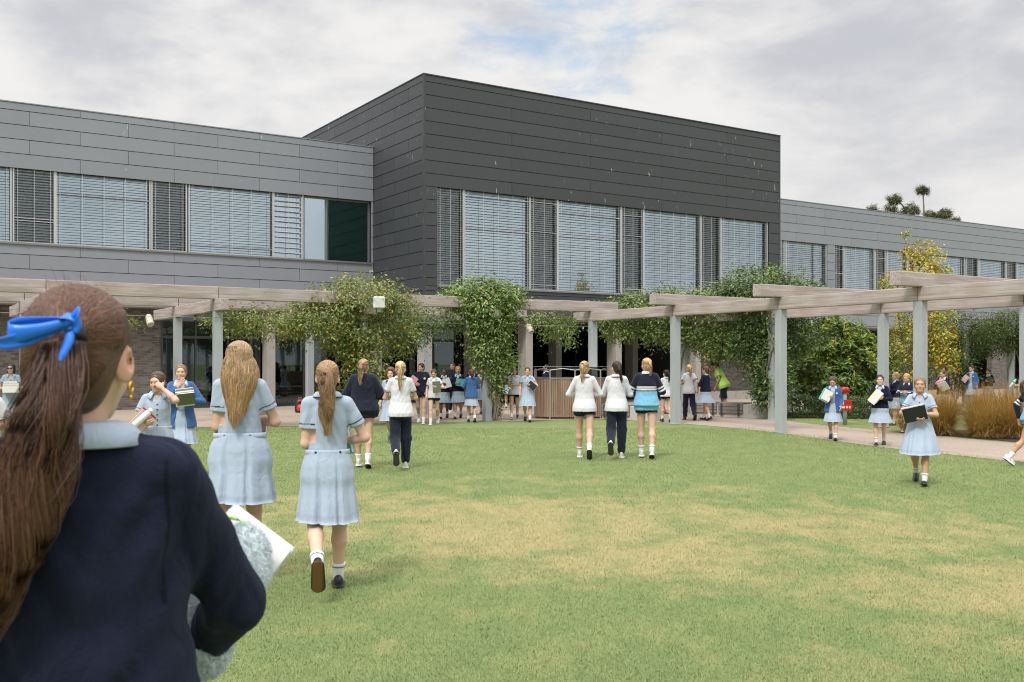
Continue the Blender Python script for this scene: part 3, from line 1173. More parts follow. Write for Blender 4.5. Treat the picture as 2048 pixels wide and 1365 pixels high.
# ------------------------------------------------------------------ vegetation
def leaf_mesh(name, P, size, col, parent, m='leaf', droop=0.35, aspect=0.42, outward=None, fold=0.25, seed=0):
    """one pointed, folded leaf per row of P (two quads each)"""
    r = np.random.default_rng(seed + 11)
    n = len(P)
    # blades face up and out, tips hang down and away
    up = r.normal(size=(n, 3)) * 0.62 + np.array((0, 0, 0.95))
    if outward is not None:
        up += outward * 0.75
    up = unit(up)
    d = r.normal(size=(n, 3)) * 0.8
    d[:, 2] -= droop * 1.5
    if outward is not None:
        d += outward * 0.8
    d = unit(d - up * (d * up).sum(1, keepdims=True) * 0.85)
    s = unit(np.cross(up, d))
    up = np.cross(d, s)
    col = np.clip(np.asarray(col) * (1.0 if m == 'leaf_dull' else 1.62), 0, 1)
    L = (size * r.uniform(0.65, 1.3, n))[:, None]
    W = L * aspect
    b = P
    t = P + d * L
    mid = P + d * L * 0.45
    l = mid + s * W * 0.5 + up * W * fold
    rr = mid - s * W * 0.5 + up * W * fold
    V = np.stack([b, l, t, rr], 1).reshape(-1, 3)
    i = np.arange(n)[:, None] * 4
    F = np.concatenate([i + np.array([[0, 1, 2]]), i + np.array([[0, 2, 3]])], 0)
    return np_mesh(name, V, F, M[m], parent, False, np.repeat(col, 4, 0))


def clumps(blobs, n, spread, r, shell=0.55):
    """points gathered into clumps through ellipsoids (cx, cy, cz, rx, ry, rz, weight)"""
    bl_ = np.array(blobs, float)
    w = bl_[:, 6] / bl_[:, 6].sum()
    nc = max(8, n // 26)
    k = r.choice(len(bl_), nc, p=w)
    d = unit(r.normal(size=(nc, 3)))
    rad = r.uniform(shell, 1.03, nc)[:, None] ** 0.8
    c = bl_[k, :3] + d * rad * bl_[k, 3:6]
    j = r.integers(0, nc, n)
    sp = spread * r.uniform(0.6, 1.5, nc)[j][:, None]
    P = c[j] + r.normal(size=(n, 3)) * sp
    out = unit(P - bl_[k[j], :3])
    return P, out, j, nc


def tint(cols, j, nc, r, amt=0.22, leafamt=0.18, warm=0.0, warmcol=(0.20, 0.17, 0.03)):
    cols = np.array(cols, float)
    cc = cols[r.integers(0, len(cols), nc)] * r.uniform(1 - amt, 1 + amt, (nc, 1))
    c = cc[j] * r.uniform(1 - leafamt, 1 + leafamt, (len(j), 1))
    if warm > 0:
        k = r.random(len(j)) < warm
        c[k] = np.array(warmcol) * r.uniform(0.7, 1.3, (k.sum(), 1))
    return np.clip(c, 0, 1)


GREEN_VINE = [(0.095, 0.140, 0.042), (0.130, 0.180, 0.055), (0.075, 0.118, 0.036), (0.165, 0.205, 0.065)]
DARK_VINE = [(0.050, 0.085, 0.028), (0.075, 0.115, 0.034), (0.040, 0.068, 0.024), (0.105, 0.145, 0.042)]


LEAF_K = 2.0


def plant(name, label, cat, loc, blobs, n, size, cols, stems=(), group=None, spread=0.13, seed=1, m='leaf', shell=0.55, warm=0.04,
          warmcol=(0.24, 0.20, 0.04), aspect=0.42, droop=0.35, fname='foliage', sname='stem'):
    r = np.random.default_rng(seed)
    if name not in ('gum_tree', 'maple_tree') and n > 1000:
        n = int(n * LEAF_K)
    o = empty(name, loc, 0, label, cat, group)
    P, out, j, nc = clumps(blobs, n, spread, r, shell)
    P[:, 2] = np.maximum(P[:, 2], 0.02 - loc[2])
    leaf_mesh(fname, P, size, tint(cols, j, nc, r, warm=warm, warmcol=warmcol), o, m, droop, aspect, out, seed=seed)
    if stems:
        mb = MB()
        for pts, r0, r1 in stems:
            q = smooth_line3(pts)
            mb.tube(q, np.linspace(r0, r1, len(q)), 7)
        mb.build(sname, M['bark'], o, True)
    return o


def smooth_line3(pts, n=5):
    P = np.array(pts, float)
    out = []
    for i in range(len(P) - 1):
        p0, p1, p2, p3 = P[max(i - 1, 0)], P[i], P[i + 1], P[min(i + 2, len(P) - 1)]
        for k in range(n):
            t = k / n
            out.append(0.5 * (2 * p1 + (p2 - p0) * t + (2 * p0 - 5 * p1 + 4 * p2 - p3) * t * t + (3 * p1 - p0 - 3 * p2 + p3) * t ** 3))
    out.append(P[-1])
    return np.array(out)


def twine(h, r, turns, n=16, z0=0.0, ph=0.0):
    return [(r * math.cos(ph + turns * 6.28 * i / n) + random.uniform(-.02, .02), r * math.sin(ph + turns * 6.28 * i / n), z0 + h * i / n) for i in range(n + 1)]


# big vine on the fourth front post (u 725)
p = leftF[4] if False else L1 + stepA
va = [(0.0, 0.1, 3.35, 1.15, 0.9, 0.50, 3.0), (-0.75, -0.1, 3.25, 0.85, 0.8, 0.38, 1.6), (-1.3, -0.2, 3.15, 0.55, 0.6, 0.22, 0.7),
      (0.8, 0.35, 3.2, 0.75, 0.7, 0.34, 1.4), (0.0, 0.0, 2.55, 0.85, 0.75, 0.6, 2.5),
      (0.05, -0.1, 1.75, 0.62, 0.5, 0.7, 2.2), (0.25, -0.1, 1.0, 0.42, 0.4, 0.55, 1.2), (-0.55, 0.0, 2.3, 0.5, 0.6, 0.45, 1.2),
      (0.95, 0.5, 2.4, 0.6, 0.5, 0.45, 1.2), (-1.2, -0.6, 2.55, 0.9, 0.5, 0.30, 1.2), (-2.2, -1.2, 2.55, 0.8, 0.5, 0.26, 0.9), (-3.0, -1.6, 2.6, 0.5, 0.4, 0.22, 0.4),
      (-0.35, -0.05, 1.2, 0.3, 0.3, 0.5, 0.6)]
plant('climbing_vine', 'large loose yellow green vine mounded over the pergola around the white square lamp', 'vine', tuple(p), va, 9500, 0.10,
      [(0.105, 0.135, 0.036), (0.145, 0.17, 0.042), (0.08, 0.115, 0.034), (0.17, 0.165, 0.045), (0.12, 0.15, 0.045)],
      [(twine(2.9, 0.15, 1.2), 0.05, 0.03), (twine(2.9, 0.14, -0.9, ph=2), 0.035, 0.02), (twine(2.6, 0.17, 0.5, ph=4), 0.03, 0.02),
       ([(0.1, -0.1, 0.0), (0.35, -0.1, 1.2), (0.5, 0.1, 2.4), (0.8, 0.3, 3.2)], 0.03, 0.015), ([(0, 0, 2.5), (-1.2, -0.5, 2.6), (-3.2, -1.7, 2.65)], 0.03, 0.01)],
      seed=3, warm=0.10, warmcol=(0.26, 0.19, 0.05), shell=0.35, spread=0.14)
# left hanging sprays
plant('climbing_vine', 'thin vine sprays trailing from the beams above the blonde girl in the blue dress', 'vine', tuple(L1 + 0.4 * D1),
      [(0.4, 0.1, 2.75, 0.9, 0.5, 0.28, 1), (-0.5, 0.6, 2.75, 0.5, 0.6, 0.25, 0.5), (1.6, 0.8, 2.7, 0.7, 0.4, 0.3, 0.8), (0.9, 1.6, 2.85, 0.8, 0.8, 0.3, 0.5)], 1500, 0.085,
      [(0.13, 0.16, 0.04), (0.10, 0.135, 0.036)], [([(-0.9, -0.2, 2.8), (0.4, 0.2, 2.95), (2.2, 1.2, 2.85)], 0.014, 0.006)], seed=4, spread=0.11, shell=0.2, warm=0.1)
plant('climbing_vine', 'small vine sprig hanging beside the spotlight on the brick wall', 'vine', (-10.1, 26.2, 2.62),
      [(0, 0, 0.05, 0.3, 0.3, 0.14, 1)], 150, 0.09, [(0.13, 0.16, 0.04)], [([(-0.4, 0.2, 0.3), (0, 0, 0.1), (0.2, -0.1, -0.05)], 0.01, 0.004)], seed=41, spread=0.08)
# dense vine on the fifth post (u 974)
p = L1 + 2 * stepA
plant('climbing_vine', 'dense bright green vine cascading down the post left of the kiosk', 'vine', tuple(p),
      [(-0.1, 0, 3.40, 0.85, 0.8, 0.52, 2.4), (-0.75, -0.1, 3.40, 0.6, 0.6, 0.3, 1.0), (0.55, 0.1, 3.45, 0.5, 0.5, 0.35, 0.8), (0.12, 0.0, 2.75, 0.60, 0.65, 0.6, 2.2), (0.10, -0.05, 2.1, 0.46, 0.5, 0.55, 1.5),
       (0.22, -0.05, 1.5, 0.26, 0.3, 0.5, 0.6), (0.28, 0, 0.95, 0.16, 0.2, 0.4, 0.2), (-0.25, -0.1, 1.9, 0.22, 0.3, 0.4, 0.35), (0.6, 0.1, 1.7, 0.2, 0.2, 0.25, 0.15)], 10500, 0.11,
      GREEN_VINE, [(twine(2.9, 0.14, 1.3), 0.04, 0.02), (twine(2.9, 0.16, -1.0, ph=1), 0.03, 0.02),
                   ([(0.2, -0.1, 0.0), (0.3, -0.1, 1.1), (0.25, -0.05, 2.2), (0.1, 0, 3.0)], 0.035, 0.02), ([(0.25, -0.12, 0.0), (0.38, -0.1, 0.9), (0.2, -0.1, 1.9)], 0.025, 0.015)],
      seed=5, shell=0.4, warm=0.01)
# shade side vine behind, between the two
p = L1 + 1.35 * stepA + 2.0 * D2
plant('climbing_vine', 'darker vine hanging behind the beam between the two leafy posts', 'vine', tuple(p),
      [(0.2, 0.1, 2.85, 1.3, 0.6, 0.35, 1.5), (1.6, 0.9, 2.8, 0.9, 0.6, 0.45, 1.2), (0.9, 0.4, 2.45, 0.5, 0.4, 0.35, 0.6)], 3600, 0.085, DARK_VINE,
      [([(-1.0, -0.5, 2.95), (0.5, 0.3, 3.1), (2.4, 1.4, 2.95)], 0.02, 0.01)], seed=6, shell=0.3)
# small bunch near the sixth post and vines on the back row
p = P0
plant('climbing_vine', 'small yellow green vine bunch hanging above the kiosk', 'vine', tuple(p),
      [(-0.9, 0.2, 2.85, 0.55, 0.4, 0.2, 1.0), (-1.25, 0.2, 2.65, 0.3, 0.3, 0.25, 0.5), (-0.75, 0.1, 2.45, 0.25, 0.25, 0.32, 0.5), (-1.6, 0.3, 2.95, 0.5, 0.4, 0.15, 0.5)], 1100, 0.085,
      [(0.125, 0.165, 0.042), (0.095, 0.14, 0.036)], [([(-2.0, 0, 2.9), (-1.0, 0.2, 2.95), (-0.3, 0.2, 2.9)], 0.016, 0.008)], seed=7, shell=0.3)
p = rightB[0]
plant('climbing_vine', 'leafy vine draped along the back beam behind the first path post', 'vine', tuple(p),
      [(-1.5, 0.0, 3.45, 0.9, 0.7, 0.42, 1.5), (-0.3, -0.2, 3.45, 1.0, 0.7, 0.5, 1.8), (0.8, -0.9, 3.4, 0.9, 0.7, 0.5, 1.6), (-2.0, 0.1, 2.7, 0.7, 0.5, 0.3, 0.8),
       (-0.8, 0.0, 2.65, 0.8, 0.5, 0.40, 1.4), (0.5, -0.4, 2.5, 0.8, 0.6, 0.50, 1.7), (1.1, -1.2, 2.45, 0.6, 0.6, 0.6, 1.5), (-2.6, 0.1, 3.2, 0.6, 0.5, 0.3, 0.7), (0.9, -0.8, 2.0, 0.5, 0.4, 0.4, 0.7)],
      10500, 0.105, [(0.085, 0.125, 0.036), (0.12, 0.165, 0.044), (0.065, 0.10, 0.03), (0.15, 0.18, 0.05)],
      [(twine(2.9, 0.14, 1.0), 0.03, 0.02), ([(-3, 0, 3.2), (-1, 0, 3.3), (1.4, -1.2, 3.25)], 0.02, 0.01)], seed=8, shell=0.4, warm=0.02)
p = rightB[1]
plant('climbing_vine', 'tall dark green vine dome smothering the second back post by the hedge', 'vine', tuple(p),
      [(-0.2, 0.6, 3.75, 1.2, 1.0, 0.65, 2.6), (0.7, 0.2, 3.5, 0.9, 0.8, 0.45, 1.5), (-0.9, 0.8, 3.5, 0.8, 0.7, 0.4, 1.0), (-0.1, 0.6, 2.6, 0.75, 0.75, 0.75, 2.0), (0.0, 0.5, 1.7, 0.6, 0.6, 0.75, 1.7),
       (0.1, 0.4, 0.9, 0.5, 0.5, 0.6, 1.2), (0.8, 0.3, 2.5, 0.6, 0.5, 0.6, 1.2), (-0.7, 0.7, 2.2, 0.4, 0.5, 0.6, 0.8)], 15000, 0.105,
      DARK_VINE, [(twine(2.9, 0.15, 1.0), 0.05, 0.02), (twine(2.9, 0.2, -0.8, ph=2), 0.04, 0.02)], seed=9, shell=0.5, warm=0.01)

# big glossy shrub, clipped hedge
r_ = np.random.default_rng(21)
plant('shrub', 'large rounded glossy shrub with star shaped leaf whorls behind the low hedge', 'shrub', (10.15, 31.6, 0),
      [(0, 0, 1.6, 1.45, 1.3, 1.45, 4), (-0.5, -0.5, 1.1, 1.0, 0.9, 1.0, 2), (0.6, -0.4, 1.3, 0.9, 0.9, 1.2, 2), (0.0, -0.2, 2.4, 1.0, 0.9, 0.65, 1.5)], 8500, 0.20,
      [(0.085, 0.135, 0.028), (0.15, 0.195, 0.036), (0.050, 0.085, 0.022), (0.21, 0.22, 0.04), (0.065, 0.105, 0.026)],
      [([(0, 0, 0), (0.1, 0, 1), (-0.1, 0, 2.4)], 0.07, 0.02), ([(0, 0, 0.2), (0.6, -0.1, 1.1), (0.9, 0, 1.9)], 0.05, 0.015), ([(0, 0, 0.2), (-0.6, -0.2, 1.0), (-0.9, 0, 1.8)], 0.05, 0.015)],
      seed=22, shell=0.62, spread=0.06, aspect=0.30, droop=-0.1, warm=0.03, warmcol=(0.27, 0.22, 0.03))


def hedge(a, b, w, h, n, label):
    a, b = np.array(a, float), np.array(b, float)
    d = b - a
    L = np.linalg.norm(d)
    r = np.random.default_rng(31)
    o = empty('hedge', (a[0], a[1], 0), math.atan2(d[1], d[0]), label, 'hedge')
    f = r.integers(0, 3, n)
    x = r.uniform(0, L, n)
    y = np.where(f == 0, r.normal(0, 0.04, n), np.where(f == 1, r.uniform(0, w, n), r.uniform(0, w, n)))
    z = np.where(f == 0, r.uniform(0.02, h, n), np.where(f == 1, h + r.normal(0, 0.03, n), r.uniform(0, h, n)))
    z += 0.035 * np.sin(x * 5.1) + 0.02 * np.sin(x * 13)
    y += 0.04 * np.sin(x * 4.0 + z * 3)
    P = np.stack([x, y, np.maximum(z, 0.02)], 1)
    out = np.stack([x * 0, np.where(f == 0, -1.0, 0), np.where(f == 1, 1.0, 0)], 1)
    j = (x * 6).astype(int) + 97 * (z * 6).astype(int) + 7 * f
    j = j - j.min()
    leaf_mesh('foliage', P, 0.05, tint([(0.045, 0.075, 0.024), (0.06, 0.095, 0.03), (0.035, 0.06, 0.02)], j, int(j.max()) + 1, r), o, 'leaf', 0.1, 0.5, out, seed=33)
    mb = MB()
    for i in range(int(L / 0.25)):
        q = (0.12 + i * 0.25, w / 2 + random.uniform(-.1, .1), 0)
        mb.tube([q, (q[0] + random.uniform(-.06, .06), q[1], h * 0.5), (q[0] + random.uniform(-.1, .1), q[1], h * 0.9)], [0.015, 0.012, 0.006], 5)
    mb.build('stems', M['bark'], o)
    return o


hedge((8.1, 29.5), (11.0, 28.7), 0.7, 0.60, 13000, 'low clipped dark green hedge in front of the glossy shrub')

# yellowing tree
ty = (14.1, 34.6, 0)
trunk = [([(0, 0, 0), (0.05, 0, 1.5), (0.0, 0.05, 3.2), (0.1, 0, 5.6)], 0.10, 0.02), ([(0.03, 0, 1.0), (-0.5, 0, 2.4), (-0.8, 0.1, 4.2)], 0.045, 0.012), ([(0.03, 0, 1.3), (0.6, -0.1, 2.6), (0.75, 0, 4.0)], 0.045, 0.012),
         ([(0.03, 0, 2.0), (0.3, 0.4, 3.4), (0.4, 0.3, 4.8)], 0.03, 0.01), ([(-0.15, 0, 0.7), (-0.55, -0.2, 1.6), (-0.85, -0.3, 2.4)], 0.03, 0.01)]
plant('maple_tree', 'slender tree with yellow and orange autumn leaves rising above the pergola beams', 'tree', ty,
      [(0.2, 0, 4.7, 0.80, 0.75, 0.75, 2.0), (0.05, 0, 5.5, 0.32, 0.4, 0.45, 0.5), (0.55, 0, 5.3, 0.35, 0.4, 0.45, 0.5), (-0.35, 0, 5.75, 0.14, 0.2, 0.45, 0.2), (-0.85, 0, 4.25, 0.42, 0.5, 0.55, 0.9),
       (0.6, -0.2, 2.8, 0.75, 0.7, 0.9, 2.2), (-0.1, -0.1, 3.5, 0.9, 0.8, 0.8, 1.8), (-0.5, -0.1, 2.4, 0.75, 0.7, 0.8, 1.6), (0.65, -0.3, 1.8, 0.6, 0.5, 0.6, 1.2), (0.9, 0, 4.5, 0.4, 0.4, 0.4, 0.6), (-0.3, 0, 1.5, 0.6, 0.5, 0.5, 0.6)],
      9500, 0.10, [(0.27, 0.225, 0.028), (0.26, 0.24, 0.032), (0.20, 0.215, 0.034), (0.31, 0.215, 0.028), (0.14, 0.17, 0.032)], trunk, seed=51, shell=0.4, spread=0.10,
      aspect=0.6, warm=0.08, warmcol=(0.34, 0.19, 0.03), sname='trunk', fname='crown')
# dark masses right of it
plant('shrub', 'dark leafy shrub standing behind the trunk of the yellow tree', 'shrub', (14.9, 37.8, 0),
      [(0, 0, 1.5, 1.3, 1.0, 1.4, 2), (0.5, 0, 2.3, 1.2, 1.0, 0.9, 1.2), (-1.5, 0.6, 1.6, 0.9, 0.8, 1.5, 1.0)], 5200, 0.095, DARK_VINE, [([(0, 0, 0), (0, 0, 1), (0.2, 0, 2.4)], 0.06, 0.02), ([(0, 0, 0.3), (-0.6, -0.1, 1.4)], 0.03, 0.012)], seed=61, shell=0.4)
vp = [np.array((16.2, 36.6, 0)), np.array((18.9, 37.6, 0)), np.array((19.9, 35.6, 0))]
vl = ['grey green vine pillar over a post behind the girl in the open blazer', 'grey green vine curtain hanging in front of the pale brick wall', 'dark vine mass hanging at the frame edge behind the last pergola post']
vb = [[(0, 0, 2.9, 1.2, 0.9, 0.7, 2.2), (0.2, 0, 1.9, 0.85, 0.7, 0.8, 1.8), (0.35, 0, 1.1, 0.55, 0.5, 0.6, 0.9), (1.3, 0.2, 2.7, 0.9, 0.8, 0.6, 1.3)],
      [(0, 0, 3.05, 1.2, 0.8, 0.55, 2), (-0.7, 0, 2.5, 0.8, 0.6, 0.6, 1.2), (0.7, 0, 2.75, 0.6, 0.5, 0.5, 0.9)],
      [(0, 0, 2.9, 1.2, 0.8, 0.7, 2), (-0.5, 0, 2.1, 0.35, 0.4, 0.6, 0.6), (0.8, 0, 2.2, 0.8, 0.6, 0.8, 1)]]
for i in range(3):
    plant('climbing_vine', vl[i], 'vine', tuple(vp[i]), vb[i], 5600, 0.085, [(0.075, 0.10, 0.038), (0.10, 0.13, 0.045), (0.06, 0.085, 0.032)],
          [(twine(2.8, 0.13, 1), 0.04, 0.02), ([(0.1, 0, 0), (0.3, 0, 1.5), (-0.2, 0, 2.9)], 0.03, 0.015)], seed=70 + i, shell=0.4, m='leaf_dull', warm=0.03)
    mb = MB()
    mb.box(-0.1, 0.1, -0.1, 0.1, 0.0, 3.0)
    pst = mb.build('arbour_post', M['galvanised'], None, bevel=0.01)
    pst.location = tuple(vp[i] + np.array((0.55 if i == 0 else 0, 0.15, 0)))
    tag(pst, ['grey steel post half hidden in the vine pillar beside the brick wall', 'grey steel post behind the vine curtain on the pale brick wall', 'grey steel post under the vine at the frame edge'][i], 'post', 'steel posts of the far arbour')

# eucalypts above the far roof
def gum(loc, label, blobs, stems, seed):
    plant('gum_tree', label, 'tree', loc, [(b[0], b[1], b[2], b[3] * 0.8, b[4] * 0.8, b[5] * 0.8, b[6]) for b in blobs], 6500, 0.17, [(0.10, 0.11, 0.045), (0.14, 0.14, 0.06), (0.07, 0.08, 0.036)], stems, 'gum trees beyond the roof', 0.09, seed, 'leaf_dull', 0.4, 0.03, (0.15, 0.13, 0.06), 0.25, 0.6, 'crown', 'trunk')


gk = 84.0
def gp(u, v):
    return ((u - 1024) / F_PX * gk, CAM_H + (725 - v) / F_PX * gk)
def gblob(c, items):
    out = []
    for u, v, ru, rv, w in items:
        x, z = gp(u, v)
        out.append((x - c, 0, z, ru / F_PX * gk, ru / F_PX * gk, rv / F_PX * gk, w))
    return out
def gstem(c, *uv, r0=0.16, r1=0.04):
    return ([(gp(u, v)[0] - c, 0, gp(u, v)[1]) for u, v in uv], r0, r1)
c1 = gp(1800, 500)[0]
gum((c1, gk, 0), 'broad gum tree with several rounded tufts above the right roof', gblob(c1, [(1789, 397, 17, 13, 1.0), (1783, 416, 13, 12, 0.8), (1822, 420, 20, 16, 1.8), (1745, 417, 11, 8, 0.6), (1800, 430, 16, 10, 0.8)]),
    [([(0, 0, 0), (0, 0, gp(0, 470)[1])], 0.4, 0.25), gstem(c1, (1800, 470), (1812, 425), (1796, 402)), gstem(c1, (1800, 470), (1783, 430), (1745, 420)), gstem(c1, (1800, 470), (1822, 425))], 81)
c2 = gp(1852, 500)[0]
gum((c2, gk + 0.4, 0), 'thin gum tree with one tuft on a tall bare stem above the right roof', gblob(c2, [(1849, 380, 14, 9, 1.0), (1845, 376, 9, 6, 0.5), (1862, 430, 14, 12, 1.0), (1894, 427, 15, 14, 1.4), (1915, 440, 9, 7, 0.6), (1878, 434, 10, 8, 0.5)]),
    [([(0, 0, 0), (0, 0, gp(0, 470)[1])], 0.35, 0.2), gstem(c2, (1852, 470), (1852, 430), (1850, 385), r0=0.1, r1=0.05), gstem(c2, (1852, 470), (1870, 440), (1895, 425)), gstem(c2, (1852, 470), (1900, 450), (1915, 440))], 82)
# distant planting seen past the right wing and mirrored in the glass
r_ = np.random.default_rng(5)

# ornamental brown tussocks
def tussock(loc, label, n, h, spread, seed):
    r = np.random.default_rng(seed)
    o = empty('grass_tussock', (loc[0], loc[1], 0.0), 0, label, 'ornamental grass', 'brown tussocks beside the path')
    az = r.uniform(0, 6.283, n)
    lean = np.abs(r.normal(0, 0.52, n)) + 0.04
    L = h * r.uniform(0.6, 1.25, n)
    rad = 0.20 * np.sqrt(r.random(n))
    a0 = r.uniform(0, 6.283, n)
    base = np.stack([rad * np.cos(a0), rad * np.sin(a0), np.zeros(n)], 1)
    dirh = np.stack([np.cos(az), np.sin(az), np.zeros(n)], 1)
    side = np.stack([-np.sin(az), np.cos(az), np.zeros(n)], 1)
    K = 5
    V = np.zeros((n, K, 2, 3))
    for k in range(K):
        t = k / (K - 1)
        ang = lean * (0.5 + 1.2 * t) * spread
        pt = base + dirh * (L * t * np.sin(ang))[:, None] + np.array((0, 0, 1.0)) * (L * t * np.cos(np.minimum(ang, 1.5)))[:, None]
        w = 0.0055 * (1.05 - t)
        V[:, k, 0] = pt - side * w
        V[:, k, 1] = pt + side * w
    i = np.arange(n)[:, None] * (2 * K)
    F = np.concatenate([i + np.array([[2 * k, 2 * k + 1, 2 * k + 3, 2 * k + 2]]) for k in range(K - 1)], 0)
    cols = np.array([(0.40, 0.235, 0.065), (0.33, 0.185, 0.05), (0.27, 0.20, 0.055), (0.48, 0.32, 0.12), (0.20, 0.18, 0.05)])
    c = cols[r.choice(5, n, p=(0.36, 0.26, 0.12, 0.2, 0.06))] * r.uniform(0.75, 1.2, (n, 1))
    np_mesh('blades', V.reshape(-1, 3), F, M['leaf_dull'], o, False, np.repeat(c, 2 * K, 0))
    mb = MB()
    mb.lathe([(0.26, 0.0), (0.22, 0.06), (0.1, 0.12), (0.02, 0.14)], 12)
    mb.build('crown_base', M['soil'], o, True)


for i, (x, y, h, sp, lb) in enumerate([
        (9.75, 22.6, 0.98, 1.0, 'leftmost brown tussock right behind the girl with folders on the lawn'),
        (10.5, 22.3, 1.08, 0.9, 'big brown tussock leaning over a gap in the middle of the bed'),
        (10.9, 21.5, 1.0, 1.0, 'brown tussock with greenish blades at the path edge'),
        (11.6, 21.6, 1.1, 0.8, 'tall brown tussock at the right end next to the last post'),
        (11.3, 22.7, 1.1, 0.9, 'brown tussock at the back of the bed below the two walking girls'),
        (9.35, 23.3, 0.85, 1.1, 'low brown tussock peeping out left of the front dress girl'),
        (10.9, 22.9, 1.0, 1.0, 'brown tussock in the middle of the back row of the grass bed'),
        (10.35, 21.75, 0.8, 1.2, 'short splayed brown tussock at the gravel edge of the bed'),
        (10.2, 23.6, 1.0, 1.0, 'brown tussock at the back left below the girl in the blazer'),
        (12.4, 21.4, 1.05, 0.9, 'brown tussock partly hidden by the running girl in the rugby top')]):
    tussock((x, y), lb, 1500, h, sp, 90 + i)

# potted plant by the vine post
pp = gnd(990, 841)
o = plant('potted_plant', 'small bushy plant in a black pot at the foot of the vine post', 'plant', (pp[0], pp[1], 0.008),
          [(0, 0, 0.34, 0.27, 0.25, 0.16, 1.0), (0.05, 0, 0.22, 0.16, 0.16, 0.1, 0.4)], 900, 0.05, [(0.16, 0.17, 0.07), (0.20, 0.19, 0.09), (0.12, 0.13, 0.05)], [([(0, 0, 0.1), (0.02, 0, 0.3)], 0.012, 0.005)], seed=97, spread=0.05, m='leaf_dull', shell=0.2)
mb = MB()
mb.lathe([(0.055, 0.0), (0.075, 0.13), (0.08, 0.135)], 12)
mb.build('pot', M['plastic_black'], o, True)

# ------------------------------------------------------------------ grass blades on the near lawn
def lawn_blades(n, y0, y1, power, h0, h1, w0, w1, seed, name, label):
    r = np.random.default_rng(seed)
    y = y0 + (y1 - y0) * r.random(n) ** power
    x = y * r.uniform(-0.72, 0.60, n) + r.uniform(0, 3.5, n) * (r.random(n) < 0.35)
    t = (y - y0) / (y1 - y0)
    h = (h0 + (h1 - h0) * t) * r.uniform(0.6, 1.35, n)
    w = (w0 + (w1 - w0) * t) * r.uniform(0.7, 1.3, n)
    az = r.uniform(0, 6.283, n)
    ln = r.uniform(0.15, 1.25, n)
    d = np.stack([np.cos(az), np.sin(az)], 1)
    s = np.stack([-np.sin(az), np.cos(az)], 1)
    V = np.zeros((n, 3, 3))
    V[:, 0, 0] = x - s[:, 0] * w
    V[:, 0, 1] = y - s[:, 1] * w
    V[:, 1, 0] = x + s[:, 0] * w
    V[:, 1, 1] = y + s[:, 1] * w
    V[:, 2, 0] = x + d[:, 0] * h * np.sin(ln)
    V[:, 2, 1] = y + d[:, 1] * h * np.sin(ln)
    V[:, 2, 2] = h * np.cos(ln)
    V[:, :2, 2] = 0.0
    keep = ~((x > 3.0) & (x > 13.5 - 0.30 * y))
    V = V[keep]
    n = len(V)
    F = np.arange(n * 3).reshape(n, 3)
    o = np_mesh(name, V.reshape(-1, 3), F, M['grass_blade'])
    tag(o, label, 'grass', kind='stuff')


lawn_blades(1000000, 4.5, 25.0, 1.6, 0.018, 0.026, 0.0014, 0.0042, 12, 'lawn_grass', 'short mown lawn grass, green with worn straw coloured patches')

# yellow leaves blown onto the grass strip and the paving
r_ = np.random.default_rng(19)
n = 420
P = np.concatenate([np.stack([r_.uniform(7.6, 11.5, n), r_.uniform(23.0, 30.0, n), np.full(n, 0.016)], 1), np.stack([r_.normal(4.0, 6.0, n), r_.uniform(13, 27, n), np.full(n, 0.034)], 1)[:120]])
o = leaf_mesh('fallen_leaves', P, 0.055, np.array([(0.42, 0.34, 0.06), (0.5, 0.42, 0.14), (0.30, 0.20, 0.06)])[r_.integers(0, 3, len(P))], None, 'leaf_dull', 0.0, 0.6, np.tile(np.array((0.0, 0, 0.0)), (len(P), 1)), 0.1, 19)
o.scale = (1, 1, 0.2)
o.location = (0, 0, 0.012)
tag(o, 'yellow leaves scattered on the grass strip and path edge', 'leaves', kind='stuff')
# ------------------------------------------------------------------ people: materials
def fabric_fn(t, b):
    at = t.add('ShaderNodeAttribute', attribute_name='Col')
    co = obj_co(t)
    n = t.noise(co, 6.0, 3)
    fine = t.noise(co, 260.0, 2)
    c = t.mix(1.0, at.outputs['Color'], t.mix(n, (0.93, 0.93, 0.93), (1.05, 1.05, 1.05)), 'MULTIPLY')
    c = t.mix(1.0, c, t.mix(fine, (0.93, 0.93, 0.93), (1.06, 1.06, 1.06)), 'MULTIPLY')
    t.l.new(c, b.inputs['Base Color'])
    b.inputs['Sheen Weight'].default_value = 0.15
    w = t.noise(t.mapping(co, (7, 7, 4)), 1.6, 3, 0.5, 0.8)
    bump(t, b, t.math('ADD', t.math('MULTIPLY', w, 1.0), t.math('MULTIPLY', fine, 0.04)), 0.020, 0.6)


mat('fabric', rough=0.85, spec=0.2, fn=fabric_fn)


def knit_fn(t, b):
    at = t.add('ShaderNodeAttribute', attribute_name='Col')
    co = obj_co(t)
    f = t.noise(co, 170.0, 4, 0.8)
    w = t.noise(t.mapping(co, (5, 5, 3)), 1.6, 3, 0.5, 0.8)
    c = t.mix(1.0, at.outputs['Color'], t.mix(f, (0.55, 0.55, 0.6), (1.6, 1.6, 1.55)), 'MULTIPLY')
    t.l.new(c, b.inputs['Base Color'])
    b.inputs['Sheen Weight'].default_value = 0.12
    b.inputs['Sheen Roughness'].default_value = 0.6
    b.inputs['Sheen Tint'].default_value = (0.35, 0.4, 0.6, 1)
    bump(t, b, t.math('ADD', t.math('MULTIPLY', w, 1.0), t.math('MULTIPLY', f, 0.07)), 0.045, 0.8)


mat('knit', rough=0.95, spec=0.1, fn=knit_fn)


